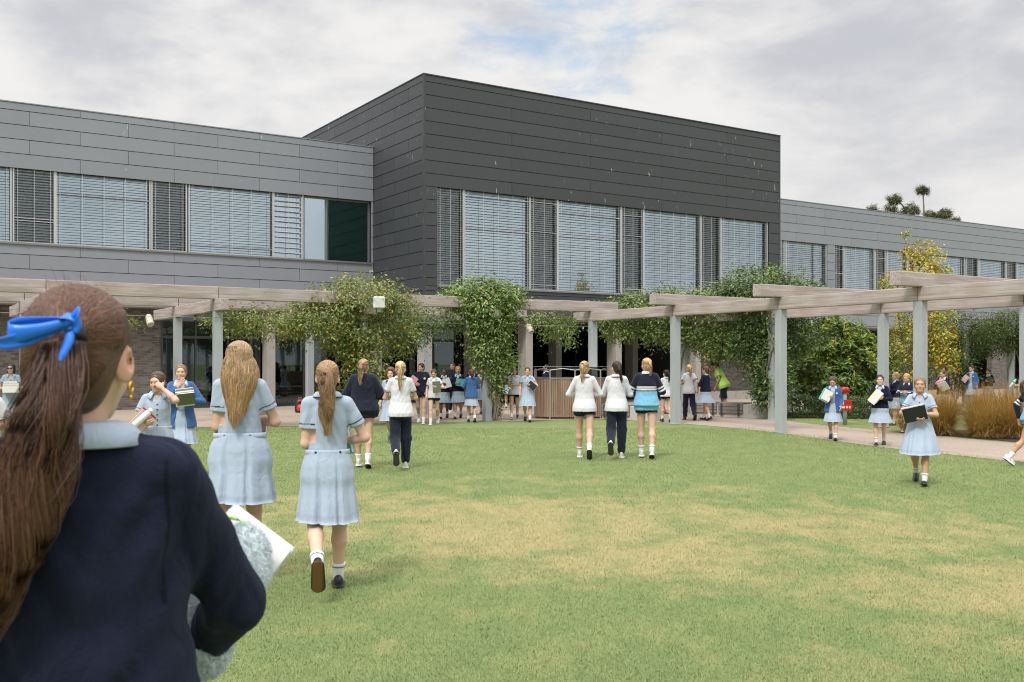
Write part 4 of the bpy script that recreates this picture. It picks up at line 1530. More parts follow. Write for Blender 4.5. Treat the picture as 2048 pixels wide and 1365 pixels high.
def skin_fn(t, b):
    at = t.add('ShaderNodeAttribute', attribute_name='Col')
    n = t.noise(obj_co(t), 14.0, 4)
    c = t.mix(1.0, at.outputs['Color'], t.mix(n, (0.94, 0.90, 0.88), (1.05, 1.08, 1.08)), 'MULTIPLY')
    t.l.new(c, b.inputs['Base Color'])
    b.inputs['Subsurface Weight'].default_value = 0.12
    b.inputs['Subsurface Radius'].default_value = (0.010, 0.004, 0.002)
    b.inputs['Subsurface Scale'].default_value = 1.0


mat('skin', rough=0.52, spec=0.4, fn=skin_fn)


def hair_fn(t, b):
    at = t.add('ShaderNodeAttribute', attribute_name='Col')
    n = t.noise(t.mapping(obj_co(t), (60, 60, 9)), 2.0, 4, 0.7)
    t.l.new(t.mix(1.0, at.outputs['Color'], t.mix(n, (0.55, 0.55, 0.55), (1.45, 1.45, 1.45)), 'MULTIPLY'), b.inputs['Base Color'])


mat('hair', rough=0.42, spec=0.55, fn=hair_fn)


def colored(rough, spec):
    def fn(t, b):
        at = t.add('ShaderNodeAttribute', attribute_name='Col')
        t.l.new(at.outputs['Color'], b.inputs['Base Color'])
    return fn


mat('shoe', rough=0.38, spec=0.5, fn=colored(0.4, 0.5))
mat('cover', rough=0.45, spec=0.5, fn=colored(0.4, 0.5))


def pages_fn(t, b):
    co = obj_co(t)
    w = t.noise(t.mapping(co, (1, 1, 420)), 1.0, 2)
    t.l.new(t.mix(w, (0.60, 0.59, 0.56), (0.80, 0.79, 0.77)), b.inputs['Base Color'])


mat('pages', rough=0.8, fn=pages_fn)
mat('gold', (0.70, 0.42, 0.10), 0.25, 1.0)
mat('ribbon', (0.008, 0.16, 0.72), 0.38, 0.0, 0.6)
mat('black_elastic', (0.012, 0.010, 0.010), 0.8)

# ------------------------------------------------------------------ implicit surfaces
CUBE_E = [((0, 0, 0), (1, 0, 0)), ((0, 0, 0), (0, 1, 0)), ((0, 0, 0), (0, 0, 1)), ((1, 0, 0), (1, 1, 0)), ((1, 0, 0), (1, 0, 1)), ((0, 1, 0), (1, 1, 0)),
          ((0, 1, 0), (0, 1, 1)), ((0, 0, 1), (1, 0, 1)), ((0, 0, 1), (0, 1, 1)), ((1, 1, 0), (1, 1, 1)), ((1, 0, 1), (1, 1, 1)), ((0, 1, 1), (1, 1, 1))]


def surface_nets(ax, D):
    ins = D < 0
    nx, ny, nz = D.shape
    s = [slice(0, -1), slice(1, None)]
    cnt = np.zeros((nx - 1, ny - 1, nz - 1), np.int8)
    for i in (0, 1):
        for j in (0, 1):
            for k in (0, 1):
                cnt += ins[s[i], s[j], s[k]]
    act = np.argwhere((cnt > 0) & (cnt < 8))
    if len(act) == 0:
        return np.zeros((0, 3)), np.zeros((0, 4), int)
    idx = np.full(cnt.shape, -1, np.int64)
    idx[act[:, 0], act[:, 1], act[:, 2]] = np.arange(len(act))
    acc = np.zeros((len(act), 3))
    num = np.zeros(len(act))
    for a, b in CUBE_E:
        a, b = np.array(a), np.array(b)
        pa, pb = act + a, act + b
        da, db = D[pa[:, 0], pa[:, 1], pa[:, 2]], D[pb[:, 0], pb[:, 1], pb[:, 2]]
        m = (da < 0) != (db < 0)
        t = np.where(m, da / np.where(m, da - db, 1), 0)
        acc += np.where(m[:, None], a + (b - a) * t[:, None], 0)
        num += m
    v = act + acc / num[:, None]
    V = np.stack([np.interp(v[:, q], np.arange(len(ax[q])), ax[q]) for q in range(3)], 1)
    F = []
    for d in range(3):
        e = np.diff(ins.astype(np.int8), axis=d)
        u, w = [(1, 2), (2, 0), (0, 1)][d]
        p = np.argwhere(e != 0)
        ok = (p[:, u] > 0) & (p[:, w] > 0) & (p[:, u] < D.shape[u] - 1) & (p[:, w] < D.shape[w] - 1)
        p = p[ok]
        sg = e[p[:, 0], p[:, 1], p[:, 2]]
        q = []
        for du, dw in ((-1, -1), (0, -1), (0, 0), (-1, 0)):
            c = p.copy()
            c[:, u] += du
            c[:, w] += dw
            q.append(idx[c[:, 0], c[:, 1], c[:, 2]])
        q = np.stack(q, 1)
        q[sg > 0] = q[sg > 0][:, ::-1]
        F.append(q)
    F = np.concatenate(F)
    F = F[:, ::-1]
    return V, F[(F >= 0).all(1)]


class Field:
    def __init__(self, lo, hi, h):
        self.ax = [np.arange(lo[q], hi[q] + h, h) for q in range(3)]
        self.D = np.full([len(a) for a in self.ax], 0.5, np.float32)

    def win(self, lo, hi):
        sl = []
        for q in range(3):
            a = np.searchsorted(self.ax[q], lo[q])
            b = np.searchsorted(self.ax[q], hi[q])
            sl.append(slice(max(a - 1, 0), max(b + 1, 1)))
        g = [self.ax[q][sl[q]].reshape([-1 if r == q else 1 for r in range(3)]) for q in range(3)]
        return tuple(sl), g

    def put(self, lo, hi, fn, k, op='u'):
        sl, g = self.win(np.array(lo) - k * 1.2 - 0.02, np.array(hi) + k * 1.2 + 0.02)
        if min(len(a.ravel()) for a in g) == 0:
            return
        d = fn(*g)
        o = self.D[sl]
        if op == 'u':
            h = np.maximum(k - np.abs(o - d), 0) / max(k, 1e-6)
            self.D[sl] = np.minimum(o, d) - h * h * k * 0.25
        else:                                   # smooth subtraction
            d = -d
            h = np.maximum(k - np.abs(o - d), 0) / max(k, 1e-6)
            self.D[sl] = np.maximum(o, d) + h * h * k * 0.25

    def rc(self, a, b, ra, rb=None, k=0.02, op='u'):
        rb = ra if rb is None else rb
        a, b = np.array(a, float), np.array(b, float)
        ab = b - a
        L2 = max(ab @ ab, 1e-9)

        def fn(X, Y, Z):
            t = np.clip(((X - a[0]) * ab[0] + (Y - a[1]) * ab[1] + (Z - a[2]) * ab[2]) / L2, 0, 1)
            return np.sqrt((X - a[0] - t * ab[0]) ** 2 + (Y - a[1] - t * ab[1]) ** 2 + (Z - a[2] - t * ab[2]) ** 2) - (ra + (rb - ra) * t)
        r = max(ra, rb)
        self.put(np.minimum(a, b) - r, np.maximum(a, b) + r, fn, k, op)

    def el(self, c, r, k=0.02, op='u', Rm=None):
        c, r = np.array(c, float), np.array(r, float)
        m = max(r)

        def fn(X, Y, Z):
            x, y, z = X - c[0], Y - c[1], Z - c[2]
            if Rm is not None:
                x, y, z = (Rm[0, q] * x + Rm[1, q] * y + Rm[2, q] * z for q in range(3))
            k0 = np.sqrt((x / r[0]) ** 2 + (y / r[1]) ** 2 + (z / r[2]) ** 2)
            k1 = np.sqrt((x / r[0] ** 2) ** 2 + (y / r[1] ** 2) ** 2 + (z / r[2] ** 2) ** 2) + 1e-9
            return k0 * (k0 - 1) / k1
        e = r if Rm is None else np.array((m, m, m))
        self.put(c - e, c + e, fn, k, op)

    def loft(self, Rm, o, prof, k=0.02):
        """stack of ellipses (z, rx, ry, cy) in the frame Rm at o"""
        pr = np.array(prof, float)
        z0, z1 = pr[0, 0], pr[-1, 0]
        m = pr[:, 1].max() + 0.05

        def fn(X, Y, Z):
            x, y, z = X - o[0], Y - o[1], Z - o[2]
            x, y, z = (Rm[0, q] * x + Rm[1, q] * y + Rm[2, q] * z for q in range(3))
            rx, ry, cy = (np.interp(z, pr[:, 0], pr[:, q]) for q in (1, 2, 3))
            k0 = np.sqrt((x / rx) ** 2 + ((y - cy) / ry) ** 2)
            d = (k0 - 1) * np.minimum(rx, ry)
            return np.maximum(d, np.maximum(z0 - z, z - z1))
        cs = [np.array(o) + Rm @ np.array((sx * m, sy * m, z)) for sx in (-1, 1) for sy in (-1, 1) for z in (z0, z1)]
        self.put(np.min(cs, 0), np.max(cs, 0), fn, k)

    def cut(self, fn, only=None):
        """keep where fn <= 0"""
        g = [self.ax[q].reshape([-1 if r == q else 1 for r in range(3)]) for q in range(3)]
        self.D = np.maximum(self.D, fn(*g)).astype(np.float32)

    def mesh(self):
        return surface_nets(self.ax, self.D)


# ------------------------------------------------------------------ canonical head, hair cap, hands, shoes
def make_head(h):
    f = Field((-0.10, -0.125, -0.125), (0.10, 0.135, 0.185), h)
    f.el((0, -0.008, 0.082), (0.074, 0.094, 0.083), 0.0)
    f.el((0, 0.028, 0.030), (0.055, 0.062, 0.083), 0.03)
    f.el((0, 0.064, -0.032), (0.026, 0.024, 0.020), 0.03)
    for s in (-1, 1):
        f.rc((s * 0.046, 0.0, 0.012), (s * 0.009, 0.062, -0.035), 0.019, 0.015, 0.03)
        f.el((s * 0.036, 0.058, 0.022), (0.024, 0.026, 0.026), 0.03)
    f.rc((-0.028, 0.076, 0.080), (0.028, 0.076, 0.080), 0.013, 0.013, 0.03)
    for s in (-1, 1):
        f.el((s * 0.031, 0.101, 0.056), (0.017, 0.016, 0.011), 0.012, 's')
        f.el((s * 0.031, 0.0775, 0.056), (0.0135, 0.0135, 0.0125), 0.003)
    f.rc((0, 0.086, 0.062), (0, 0.104, 0.027), 0.006, 0.0095, 0.012)
    for s in (-1, 1):
        f.el((s * 0.009, 0.095, 0.0225), (0.0070, 0.009, 0.0065), 0.006)
    f.rc((-0.015, 0.087, 0.0015), (0.015, 0.087, 0.0015), 0.0072, 0.0072, 0.010)
    f.rc((-0.012, 0.088, -0.0095), (0.012, 0.088, -0.0095), 0.0078, 0.0078, 0.008)
    f.rc((-0.022, 0.0965, -0.0035), (0.022, 0.0965, -0.0035), 0.0022, 0.0022, 0.003, 's')
    f.rc((0, -0.015, 0.01), (0, -0.032, -0.14), 0.050, 0.050, 0.03)
    for s in (-1, 1):
        f.el((s * 0.078, -0.010, 0.042), (0.008, 0.022, 0.033), 0.008, 'u', rot_z(s * -0.45))
        f.el((s * 0.086, -0.004, 0.046), (0.007, 0.010, 0.016), 0.006, 's')
    f.cut(lambda X, Y, Z: -0.118 - Z + 0 * X + 0 * Y)
    V, F = f.mesh()
    return V, F


def rot_z(a):
    c, s = math.cos(a), math.sin(a)
    return np.array(((c, -s, 0), (s, c, 0), (0, 0, 1.0)))


def rot_x(a):
    c, s = math.cos(a), math.sin(a)
    return np.array(((1, 0, 0), (0, c, -s), (0, s, c)))


def rot_y(a):
    c, s = math.cos(a), math.sin(a)
    return np.array(((c, 0, s), (0, 1, 0), (-s, 0, c)))


def head_colour(V, skin, browc, eye=True):
    c = np.tile(np.array(skin, float), (len(V), 1))
    x, y, z = np.abs(V[:, 0]), V[:, 1], V[:, 2]
    front = y > 0.055
    blush = np.exp(-(((x - 0.040) / 0.02) ** 2 + ((z - 0.018) / 0.018) ** 2)) * front
    c *= 1 - blush[:, None] * np.array((0.0, 0.12, 0.12))
    ear = np.exp(-(((x - 0.082) / 0.014) ** 2 + ((z - 0.042) / 0.03) ** 2))
    c *= 1 - ear[:, None] * np.array((0.0, 0.16, 0.18))
    lip = (np.abs(z + 0.004) < 0.0135 * (1 - (x / 0.026) ** 2)) & (x < 0.026) & (y > 0.078)
    c[lip] = c[lip] * np.array((0.92, 0.62, 0.66))
    brow = (np.abs(z - (0.0775 - 0.10 * np.maximum(x - 0.034, 0))) < 0.0030) & (x > 0.011) & (x < 0.050) & (y > 0.06)
    c[brow] = 0.45 * c[brow] + 0.55 * np.array(browc)
    if eye:
        e = (((x - 0.031) / 0.0150) ** 2 + ((z - 0.056) / 0.0068) ** 2 < 1) & (y > 0.07)
        c[e] = (0.72, 0.68, 0.65)
        ir = (((x - 0.031) / 0.0066) ** 2 + ((z - 0.0562) / 0.0068) ** 2 < 1) & (y > 0.07)
        c[ir] = (0.055, 0.040, 0.030)
        la = (np.abs(z - (0.0630 - 40 * (x - 0.031) ** 2 * 0.4)) < 0.0024) & (np.abs(x - 0.031) < 0.016) & (y > 0.07)
        c[la] = (0.045, 0.030, 0.025)
    return c


HC, HR = np.array((0, -0.012, 0.085)), np.array((0.083, 0.104, 0.090))


def make_cap(kind, h=0.005):
    f = Field((-0.13, -0.16, -0.10), (0.13, 0.13, 0.21), h)
    f.el(HC, HR, 0.0)
    if kind in ('tied', 'loose'):
        f.el((0, -0.055, 0.020), (0.070, 0.055, 0.070), 0.03)      # nape
    if kind == 'loose':
        for s in (-1, 1):
            f.el((s * 0.070, -0.010, 0.010), (0.024, 0.050, 0.085), 0.03)
    if kind == 'curly':
        r = np.random.default_rng(3)
        for i in range(70):
            a = r.uniform(0, 6.28)
            e = r.uniform(-0.6, 1.5)
            d = np.array((math.cos(a) * math.cos(e), math.sin(a) * math.cos(e), math.sin(e)))
            if d[1] > 0.55 and d[2] < 0.6:
                continue
            p = HC + d * HR * 1.1
            f.el(p, (0.024, 0.024, 0.030), 0.010)
        for s in (-1, 1):
            f.el((s * 0.080, -0.012, 0.0), (0.034, 0.052, 0.065), 0.03)
    # face opening
    f.el((0, 0.120, 0.030), (0.070 if kind != 'curly' else 0.062, 0.090, 0.106), 0.012, 's')
    if kind == 'tied':
        for s in (-1, 1):
            f.el((s * 0.095, 0.004, 0.036), (0.026, 0.023, 0.037), 0.010, 's')
    f.cut(lambda X, Y, Z: (-0.042 if kind == 'tied' else -0.085) - Z + 0 * X + 0 * Y)
    return f.mesh()


def make_hand(curl, spread=0.0, thumb=0.5, h=0.0036):
    """right hand: z along the forearm, y out of the palm, x to the thumb side"""
    f = Field((-0.055, -0.035, -0.035), (0.085, 0.10, 0.20), h)
    f.el((0.0, 0.0, 0.050), (0.036, 0.0155, 0.050), 0.0)
    f.el((0.022, 0.008, 0.035), (0.018, 0.014, 0.030), 0.015)
    f.rc((0, 0, -0.03), (0, 0, 0.02), 0.0225, 0.025, 0.02)
    for i, (x, z, L) in enumerate(((0.027, 0.090, 0.070), (0.009, 0.096, 0.078), (-0.0095, 0.092, 0.072), (-0.0265, 0.083, 0.056))):
        p = np.array((x, 0, z))
        a = 0.0
        sp = (1.2 - i) * 0.07 + (1.2 - i) * spread
        cc = curl * (0.85 + 0.12 * i)
        for j, fr in enumerate((0.45, 0.31, 0.24)):
            a += cc * (0.9, 1.1, 0.7)[j]
            d = np.array((math.sin(sp) * math.cos(a), math.sin(a), math.cos(a) * math.cos(sp)))
            q = p + d * L * fr
            f.rc(p, q, 0.0092 - 0.0007 * j, 0.0086 - 0.0007 * j, 0.004)
            p = q
    b = np.array((0.026, 0.008, 0.022))
    m = b + np.array((0.026, 0.012 + 0.012 * thumb, 0.030))
    e = m + np.array((0.010 - 0.012 * thumb, 0.010 + 0.016 * thumb, 0.026))
    f.rc(b, m, 0.013, 0.0105, 0.010)
    f.rc(m, e, 0.0105, 0.0080, 0.004)
    return f.mesh()


def make_shoe(kind, h=0.006):
    """toe along y, sole at z = -0.075, ankle joint at the origin"""
    f = Field((-0.065, -0.10, -0.09), (0.065, 0.20, 0.06), h)
    if kind == 'leather':
        f.el((0, -0.030, -0.030), (0.036, 0.046, 0.050), 0.0)
        f.el((0, 0.045, -0.042), (0.038, 0.075, 0.036), 0.03)
        f.el((0.004, 0.112, -0.052), (0.044, 0.056, 0.027), 0.03)
    else:
        f.el((0, -0.030, -0.025), (0.038, 0.050, 0.055), 0.0)
        f.el((0, 0.040, -0.036), (0.040, 0.080, 0.042), 0.03)
        f.el((0.004, 0.112, -0.046), (0.047, 0.062, 0.033), 0.03)
        f.rc((0, -0.055, 0.015), (0, -0.060, 0.022), 0.02, 0.015, 0.02)
    # welted sole
    f.rc((0, -0.035, -0.066), (0.004, 0.115, -0.066), 0.043 if kind == 'leather' else 0.047, 0.050, 0.006)
    f.cut(lambda X, Y, Z: np.maximum(-0.076 - Z, Z - 0.03) + 0 * X + 0 * Y)

    def welt(X, Y, Z):
        # below the welt the outline is as wide as the sole, above it as the upper
        up = np.sqrt((X / 0.0385) ** 2 + ((Y - 0.04) / 0.122) ** 2) - 1
        return np.where(Z > -0.056, up * 0.03, -1.0)
    f.cut(welt)
    V, F = f.mesh()
    z = V[:, 2]
    c = np.zeros((len(V), 3))
    if kind == 'leather':
        c[:] = (0.010, 0.010, 0.011)
        c[z < -0.0735] = (0.12, 0.060, 0.020)
        c[(z < -0.0735) & (np.abs(V[:, 0]) > 0.033)] = (0.035, 0.022, 0.012)
        lace = (np.abs(V[:, 0]) < 0.018) & (V[:, 1] > 0.02) & (V[:, 1] < 0.075) & (z > -0.04)
        c[lace] = (0.022, 0.022, 0.024)
    else:
        c[:] = (0.66, 0.65, 0.63)
        c[(z < -0.050)] = (0.72, 0.71, 0.69)
        c[(z < -0.0735)] = (0.03, 0.03, 0.032)
        st = (np.sin(V[:, 1] * 95 + z * 60) > 0.55) & (z > -0.045) & (np.abs(V[:, 0]) > 0.024) & (V[:, 1] > -0.02) & (V[:, 1] < 0.09)
        c[st] = (0.42, 0.43, 0.44)
        ton = (np.abs(V[:, 0]) < 0.017) & (V[:, 1] > 0.02) & (V[:, 1] < 0.08) & (z > -0.03)
        c[ton] = (0.50, 0.50, 0.50)
    return V, F, c


HEADS = {'far': make_head(0.0050), 'near': make_head(0.0034)}
CAPS = {k: make_cap(k) for k in ('tied', 'loose', 'curly')}
HANDS = {'relax': make_hand(0.28, 0.0, 0.35), 'grip': make_hand(0.62, 0.02, 0.8), 'flat': make_hand(0.12, 0.03, 0.2)}
SHOES = {'leather': make_shoe('leather'), 'sneaker': make_shoe('sneaker')}
sb = SHOES['sneaker']
SHOES['black_sneaker'] = (sb[0], sb[1], np.where(sb[2] > 0.4, 0.016, sb[2] * 0.3))
SHOES['navy_sneaker'] = (sb[0], sb[1], np.where(sb[0][:, 2:3] < -0.050, 0.5, np.array((0.015, 0.025, 0.06))))


def strand_mesh(P, rad, col):
    """three sided tubes along N polylines (N, K, 3)"""
    N, K = P.shape[:2]
    t = unit(np.gradient(P, axis=1))
    ref = np.where(np.abs(t[..., 2:3]) < 0.9, np.array((0, 0, 1.0)), np.array((1.0, 0, 0)))
    a = unit(np.cross(t, ref))
    b = np.cross(t, a)
    rad = np.broadcast_to(rad, (N, K))[..., None]
    V = np.stack([P + rad * (a * math.cos(q) + b * math.sin(q)) for q in (0.5, 2.594, 4.689)], 2)
    base = (np.arange(N)[:, None] * K + np.arange(K - 1)[None]).ravel() * 3
    F = []
    for q in range(3):
        q2 = (q + 1) % 3
        F.append(np.stack([base + q, base + q2, base + 3 + q2, base + 3 + q], 1))
    C = np.repeat(np.broadcast_to(col[:, None] if col.ndim == 2 else col, (N, K, 3)).reshape(-1, 3), 3, 0)
    return V.reshape(-1, 3), np.concatenate(F), C


class Soup:
    """several pieces gathered into one mesh"""
    def __init__(self):
        self.V, self.F, self.C, self.n = [], [], [], 0

    def add(self, V, F, C):
        V = np.asarray(V, float)
        C = np.broadcast_to(np.asarray(C, float), (len(V), 3))
        self.V.append(V)
        self.C.append(C)
        self.F.append(np.asarray(F) + self.n)
        self.n += len(V)

    def build(self, name, m, parent, smooth=True):
        if not self.V:
            return None
        byk = {}
        for f in self.F:
            byk.setdefault(f.shape[1], []).append(f)
        return np_mesh(name, np.concatenate(self.V), [np.concatenate(v) for v in byk.values()], M[m], parent, smooth, np.concatenate(self.C))


def ellipse_path(d0, d1, K, lift):
    """great arcs between unit directions, on the cap ellipsoid"""
    om = np.arccos(np.clip((d0 * d1).sum(1), -1, 1))[:, None, None]
    t = np.linspace(0, 1, K)[None, :, None]
    d = (np.sin((1 - t) * om) * d0[:, None] + np.sin(t * om) * d1[:, None]) / np.maximum(np.sin(om), 1e-4)
    d = unit(d * HR)
    return HC + d * (cap_r(d) * lift[:, None])[..., None]


def cap_r(d):
    """distance from HC to the cap surface (skull ellipsoid plus nape bulge) along unit directions"""
    r1 = 1 / np.linalg.norm(d / HR, axis=-1)
    c, r = np.array((0, -0.055, 0.020)), np.array((0.070, 0.055, 0.070))
    o = (HC - c) / r
    e = d / r
    a, b, k = (e * e).sum(-1), (e * o).sum(-1), (o * o).sum() - 1
    disc = b * b - a * k
    r2 = np.where(disc > 0, (-b + np.sqrt(np.maximum(disc, 0))) / a, 0)
    return np.maximum(r1, r2) + 0.006 * np.exp(-((r1 - r2) / 0.012) ** 2)


def dirs(az, el):
    """azimuth from the face, 0 = forward (+y), positive to the right (+x)"""
    return np.stack([np.sin(az) * np.cos(el), np.cos(az) * np.cos(el), np.sin(el)], -1)


HAIRC = {'brown': (0.085, 0.048, 0.028), 'dark': (0.030, 0.019, 0.014), 'black': (0.014, 0.010, 0.009), 'blonde': (0.42, 0.29, 0.14), 'honey': (0.46, 0.295, 0.14),
         'lightbrown': (0.25, 0.155, 0.085), 'auburn': (0.12, 0.045, 0.020), 'chestnut': (0.078, 0.035, 0.020), 'fair': (0.50, 0.375, 0.215), 'copper': (0.135, 0.063, 0.034)}


def hair_for(par, Hm, Ho, hs, st, near, rs, gravity=None):
    """Hm, Ho, hs: rotation, origin and scale of the head in the person's frame"""
    style = st.get('style', 'tied')
    base = np.array(HAIRC[st.get('c', 'brown')])
    tip = np.array(HAIRC[st['tip']]) if 'tip' in st else base * 1.35
    sp = Soup()
    to = lambda P: (P * hs) @ Hm.T + Ho
    V, F = CAPS['tied' if style in ('tied', 'tail', 'braid', 'bun') else style]
    sp.add(to(V), F, base * 0.85)
    n_cap = st.get('ncap', 1400 if near else 260)
    wid = (0.0010 if near else 0.0022) * st.get('wk', 1.0)
    tz = st.get('tie', 0.10)
    tie_dir = unit(np.array(((st.get('tx', 0.0)), -1.0, tz * 4 - 0.3))[None])[0]
    if style in ('tied', 'tail', 'braid', 'bun'):
        az = rs.uniform(-math.pi, math.pi, n_cap)
        el = np.interp(np.abs(np.degrees(az)), [0, 55, 85, 100, 140, 180], [47, 36, 24, -6, -46, -54]) + np.abs(rs.normal(0, 9, n_cap))
        d0 = dirs(az, np.radians(el))
        d1 = unit(tie_dir[None] + rs.normal(0, 0.05, (n_cap, 3)))
        gs = np.sin(az * 19 + 1) + np.sin(az * 37 + 2.3) + 0.8 * np.sin(az * 61 + 4.0)      # combed locks; the same waves paint highlight streaks into the colour
        P = ellipse_path(d0, d1, 9, 1.004 + 0.004 * gs + rs.uniform(0.0, 0.018, n_cap))
        col = (base * rs.uniform(0.45, 1.5, (n_cap, 1)) ** np.array((1.0,)) * np.where(rs.random((n_cap, 1)) < 0.18, 1.9, 1.0) * (1 + 0.22 * gs[:, None]) + (tip - base) * rs.uniform(0, 0.35, (n_cap, 1)))  # some strands lightened as painted highlights
        v, f, c = strand_mesh(P.reshape(-1, 9, 3), wid, col)
        sp.add(to(v), f, c)
    T = to((HC + tie_dir * HR * 1.02)[None])[0]
    if style in ('tail', 'braid'):
        L = st.get('len', 0.30) * (hs if hs < 1.2 else 1)
        N = st.get('n', 420 if near else 70)
        K = 14
        t = np.linspace(0, 1, K)
        back = Hm @ np.array((st.get('tx', 0.0) * 0.8, -1.0, 0.25))
        side = np.array(st.get('sway', (0.0, 0.0, 0.0)))
        ctr = T + np.outer(np.minimum(t * 3.0, 1) * (1 - 0.35 * t), back) * st.get('out', 0.055) + np.outer(-np.maximum(t - 0.06, 0) * L, (0, 0, 1)) + np.outer(t * t, side)
        if style == 'braid':
            rad = 0.024 * (1 - 0.45 * t) * (0.75 + 0.25 * np.abs(np.sin(t * 15)))
            rad[-2:] *= 0.5
        else:
            rad = np.interp(t, [0, 0.08, 0.3, 0.7, 1], [0.013, 0.020, 0.030, 0.027, 0.007]) * st.get('fat', 1.0)
        rad = rad * hs
        # core
        mb = MB()
        crad = rad * 0.72
        crad[0] = crad[-1] = 0.0006
        mb.tube(ctr, crad, 8)
        fq = [q for q in mb.f if len(q) == 4]
        sp.add(np.array(mb.v), np.array(fq), base * 0.75)
        a, rho = rs.uniform(0, 6.283, N), np.sqrt(rs.uniform(0.45, 1.1, N))
        rho = np.where(rs.random(N) < 0.04, rho * rs.uniform(1.1, 1.5, N), rho)
        wv = st.get('wave', 0.012)
        ph = 1.0 * np.sin(2 * a + 1) + 1.6 * np.sin(a) + rs.normal(0, 0.6, N)
        P = np.zeros((N, K, 3))
        w = wv * np.sin(t[None] * st.get('wf', 11.0) + ph[:, None]) * np.minimum(t * 2, 1)[None]
        w2 = wv * 0.7 * np.cos(t[None] * st.get('wf', 11.0) * 0.8 + ph[:, None] * 1.7) * np.minimum(t * 2, 1)[None]
        P[..., 0] = ctr[:, 0] + rho[:, None] * np.cos(a)[:, None] * rad[None] + w
        P[..., 1] = ctr[:, 1] + rho[:, None] * np.sin(a)[:, None] * rad[None] * 0.8 + w2
        P[..., 2] = ctr[:, 2] - rs.uniform(-0.02, 0.06, N)[:, None] * t[None]
        k = (t[None, :, None] ** 1.2)
        col = (base * (1 - k) + tip * k) * (rs.uniform(0.72, 1.32, (N, 1, 1)) if near else rs.uniform(0.55, 1.5, (N, 1, 1)))
        v, f, c = strand_mesh(P, wid * np.interp(t, [0, 0.8, 1], [1.3, 1.2, 0.5])[None], col)
        sp.add(v, f, c)
    if style == 'bun':
        r = np.random.default_rng(1)
        mb = MB()
        for i in range(3):
            q = [T + Hm @ np.array((0.030 * math.cos(x + i), -0.022 + 0.012 * math.sin(2 * x + i), 0.030 * math.sin(x + i))) * hs for x in np.linspace(0, 6.0, 14)]
            mb.tube(q, 0.016 * hs, 7)
        sp.add(np.array(mb.v), np.array([q for q in mb.f if len(q) == 4]), base * 1.05)
    if style in ('loose', 'curly'):
        N = st.get('n', 1100 if near else 150)
        L = st.get('len', 0.30)
        K = 18
        lo = st.get('az0', 62)
        az = np.radians(rs.uniform(lo, 360 - lo, N))
        d0 = dirs(az * 0 + rs.uniform(-0.5, 0.5, N) + (az > math.pi) * 0, np.radians(rs.uniform(72, 90, N)))
        d1 = dirs(az, np.radians(np.full(N, -8.0)))
        P1 = ellipse_path(d0, d1, 8, st.get('vol', 1.0) * (1.0 + rs.uniform(-0.03 if 'vol' in st else 0.0, 0.05, N)))
        P1 = to(P1)
        end = P1[:, -1]
        t = np.linspace(0, 1, K - 7)[1:]
        ln = L * rs.uniform(0.78, 1.08, N) * (1 - 0.25 * np.abs(np.sin(az)))
        tgt = Ho + Hm @ (np.array((0, -0.085, 0)) * hs)
        sway = np.array(st.get('sway', (0, 0, 0)))
        P2 = end[:, None] + np.zeros((N, len(t), 3))
        P2[..., 2] -= ln[:, None] * t[None]
        pinch = st.get('pinch', 0.45)
        P2[..., 0] += (tgt[0] - end[:, 0])[:, None] * pinch * t[None] ** 1.3 + sway[0] * t[None]
        bell = st.get('bell', 0.0)
        P2[..., 0] += np.sign(end[:, 0] - tgt[0])[:, None] * np.abs(end[:, 0] - tgt[0])[:, None] * st.get('bulge', 0.0) * np.sin(math.pi * np.minimum(t * 1.15, 1))[None]
        P2[..., 1] += (-0.055 * np.minimum(t * 2.5, 1) * (np.cos(az) < 0.2)[:, None]) + sway[1] * t[None] + bell * t[None]
        wv = st.get('wave', 0.006)
        ph = rs.uniform(0, 6.28, N)
        P2[..., 0] += wv * np.sin(t[None] * st.get('wf', 8) + ph[:, None])
        P2[..., 1] += wv * np.cos(t[None] * st.get('wf', 8) * 0.9 + ph[:, None])
        P = np.concatenate([P1, P2], 1)
        tt = np.linspace(0, 1, P.shape[1])
        k = np.clip(tt[None, :, None] * 1.25 - 0.1, 0, 1) ** 1.2
        streak = (rs.random(N) < st.get('streak', 0.0))[:, None, None]
        top = np.where(streak, np.array(HAIRC['fair']) * 1.0, base)
        col = (top * (1 - k) + tip * k) * rs.uniform(0.6, 1.4, (N, 1, 1))
        v, f, c = strand_mesh(P, wid * 1.25 * np.interp(tt, [0, 0.85, 1], [1, 1, 0.4])[None], col)
        sp.add(v, f, c)
    o = sp.build('hair', 'hair', par)
    if st.get('tieband') and style in ('tail', 'braid'):
        mb = MB()
        q = [T + Hm @ np.array((0.020 * math.cos(x), -0.012, 0.020 * math.sin(x))) * hs for x in np.linspace(0, 6.283, 15)]
        mb.tube(q, 0.007, 7)
        nb = mb.build('hair_tie', M[st['tieband']], par, True)
    return T


# ------------------------------------------------------------------ garments
DRESS = (0.345, 0.415, 0.515)
NAVY = (0.0080, 0.0105, 0.024)
WHITE = (0.60, 0.60, 0.64)
BLAZER = (0.040, 0.105, 0.255)
SKY = (0.17, 0.40, 0.58)
SKINS = {'fair': (0.60, 0.395, 0.300), 'light': (0.56, 0.365, 0.27), 'tan': (0.47, 0.285, 0.19), 'brown': (0.33, 0.175, 0.105), 'dark': (0.125, 0.062, 0.040)}

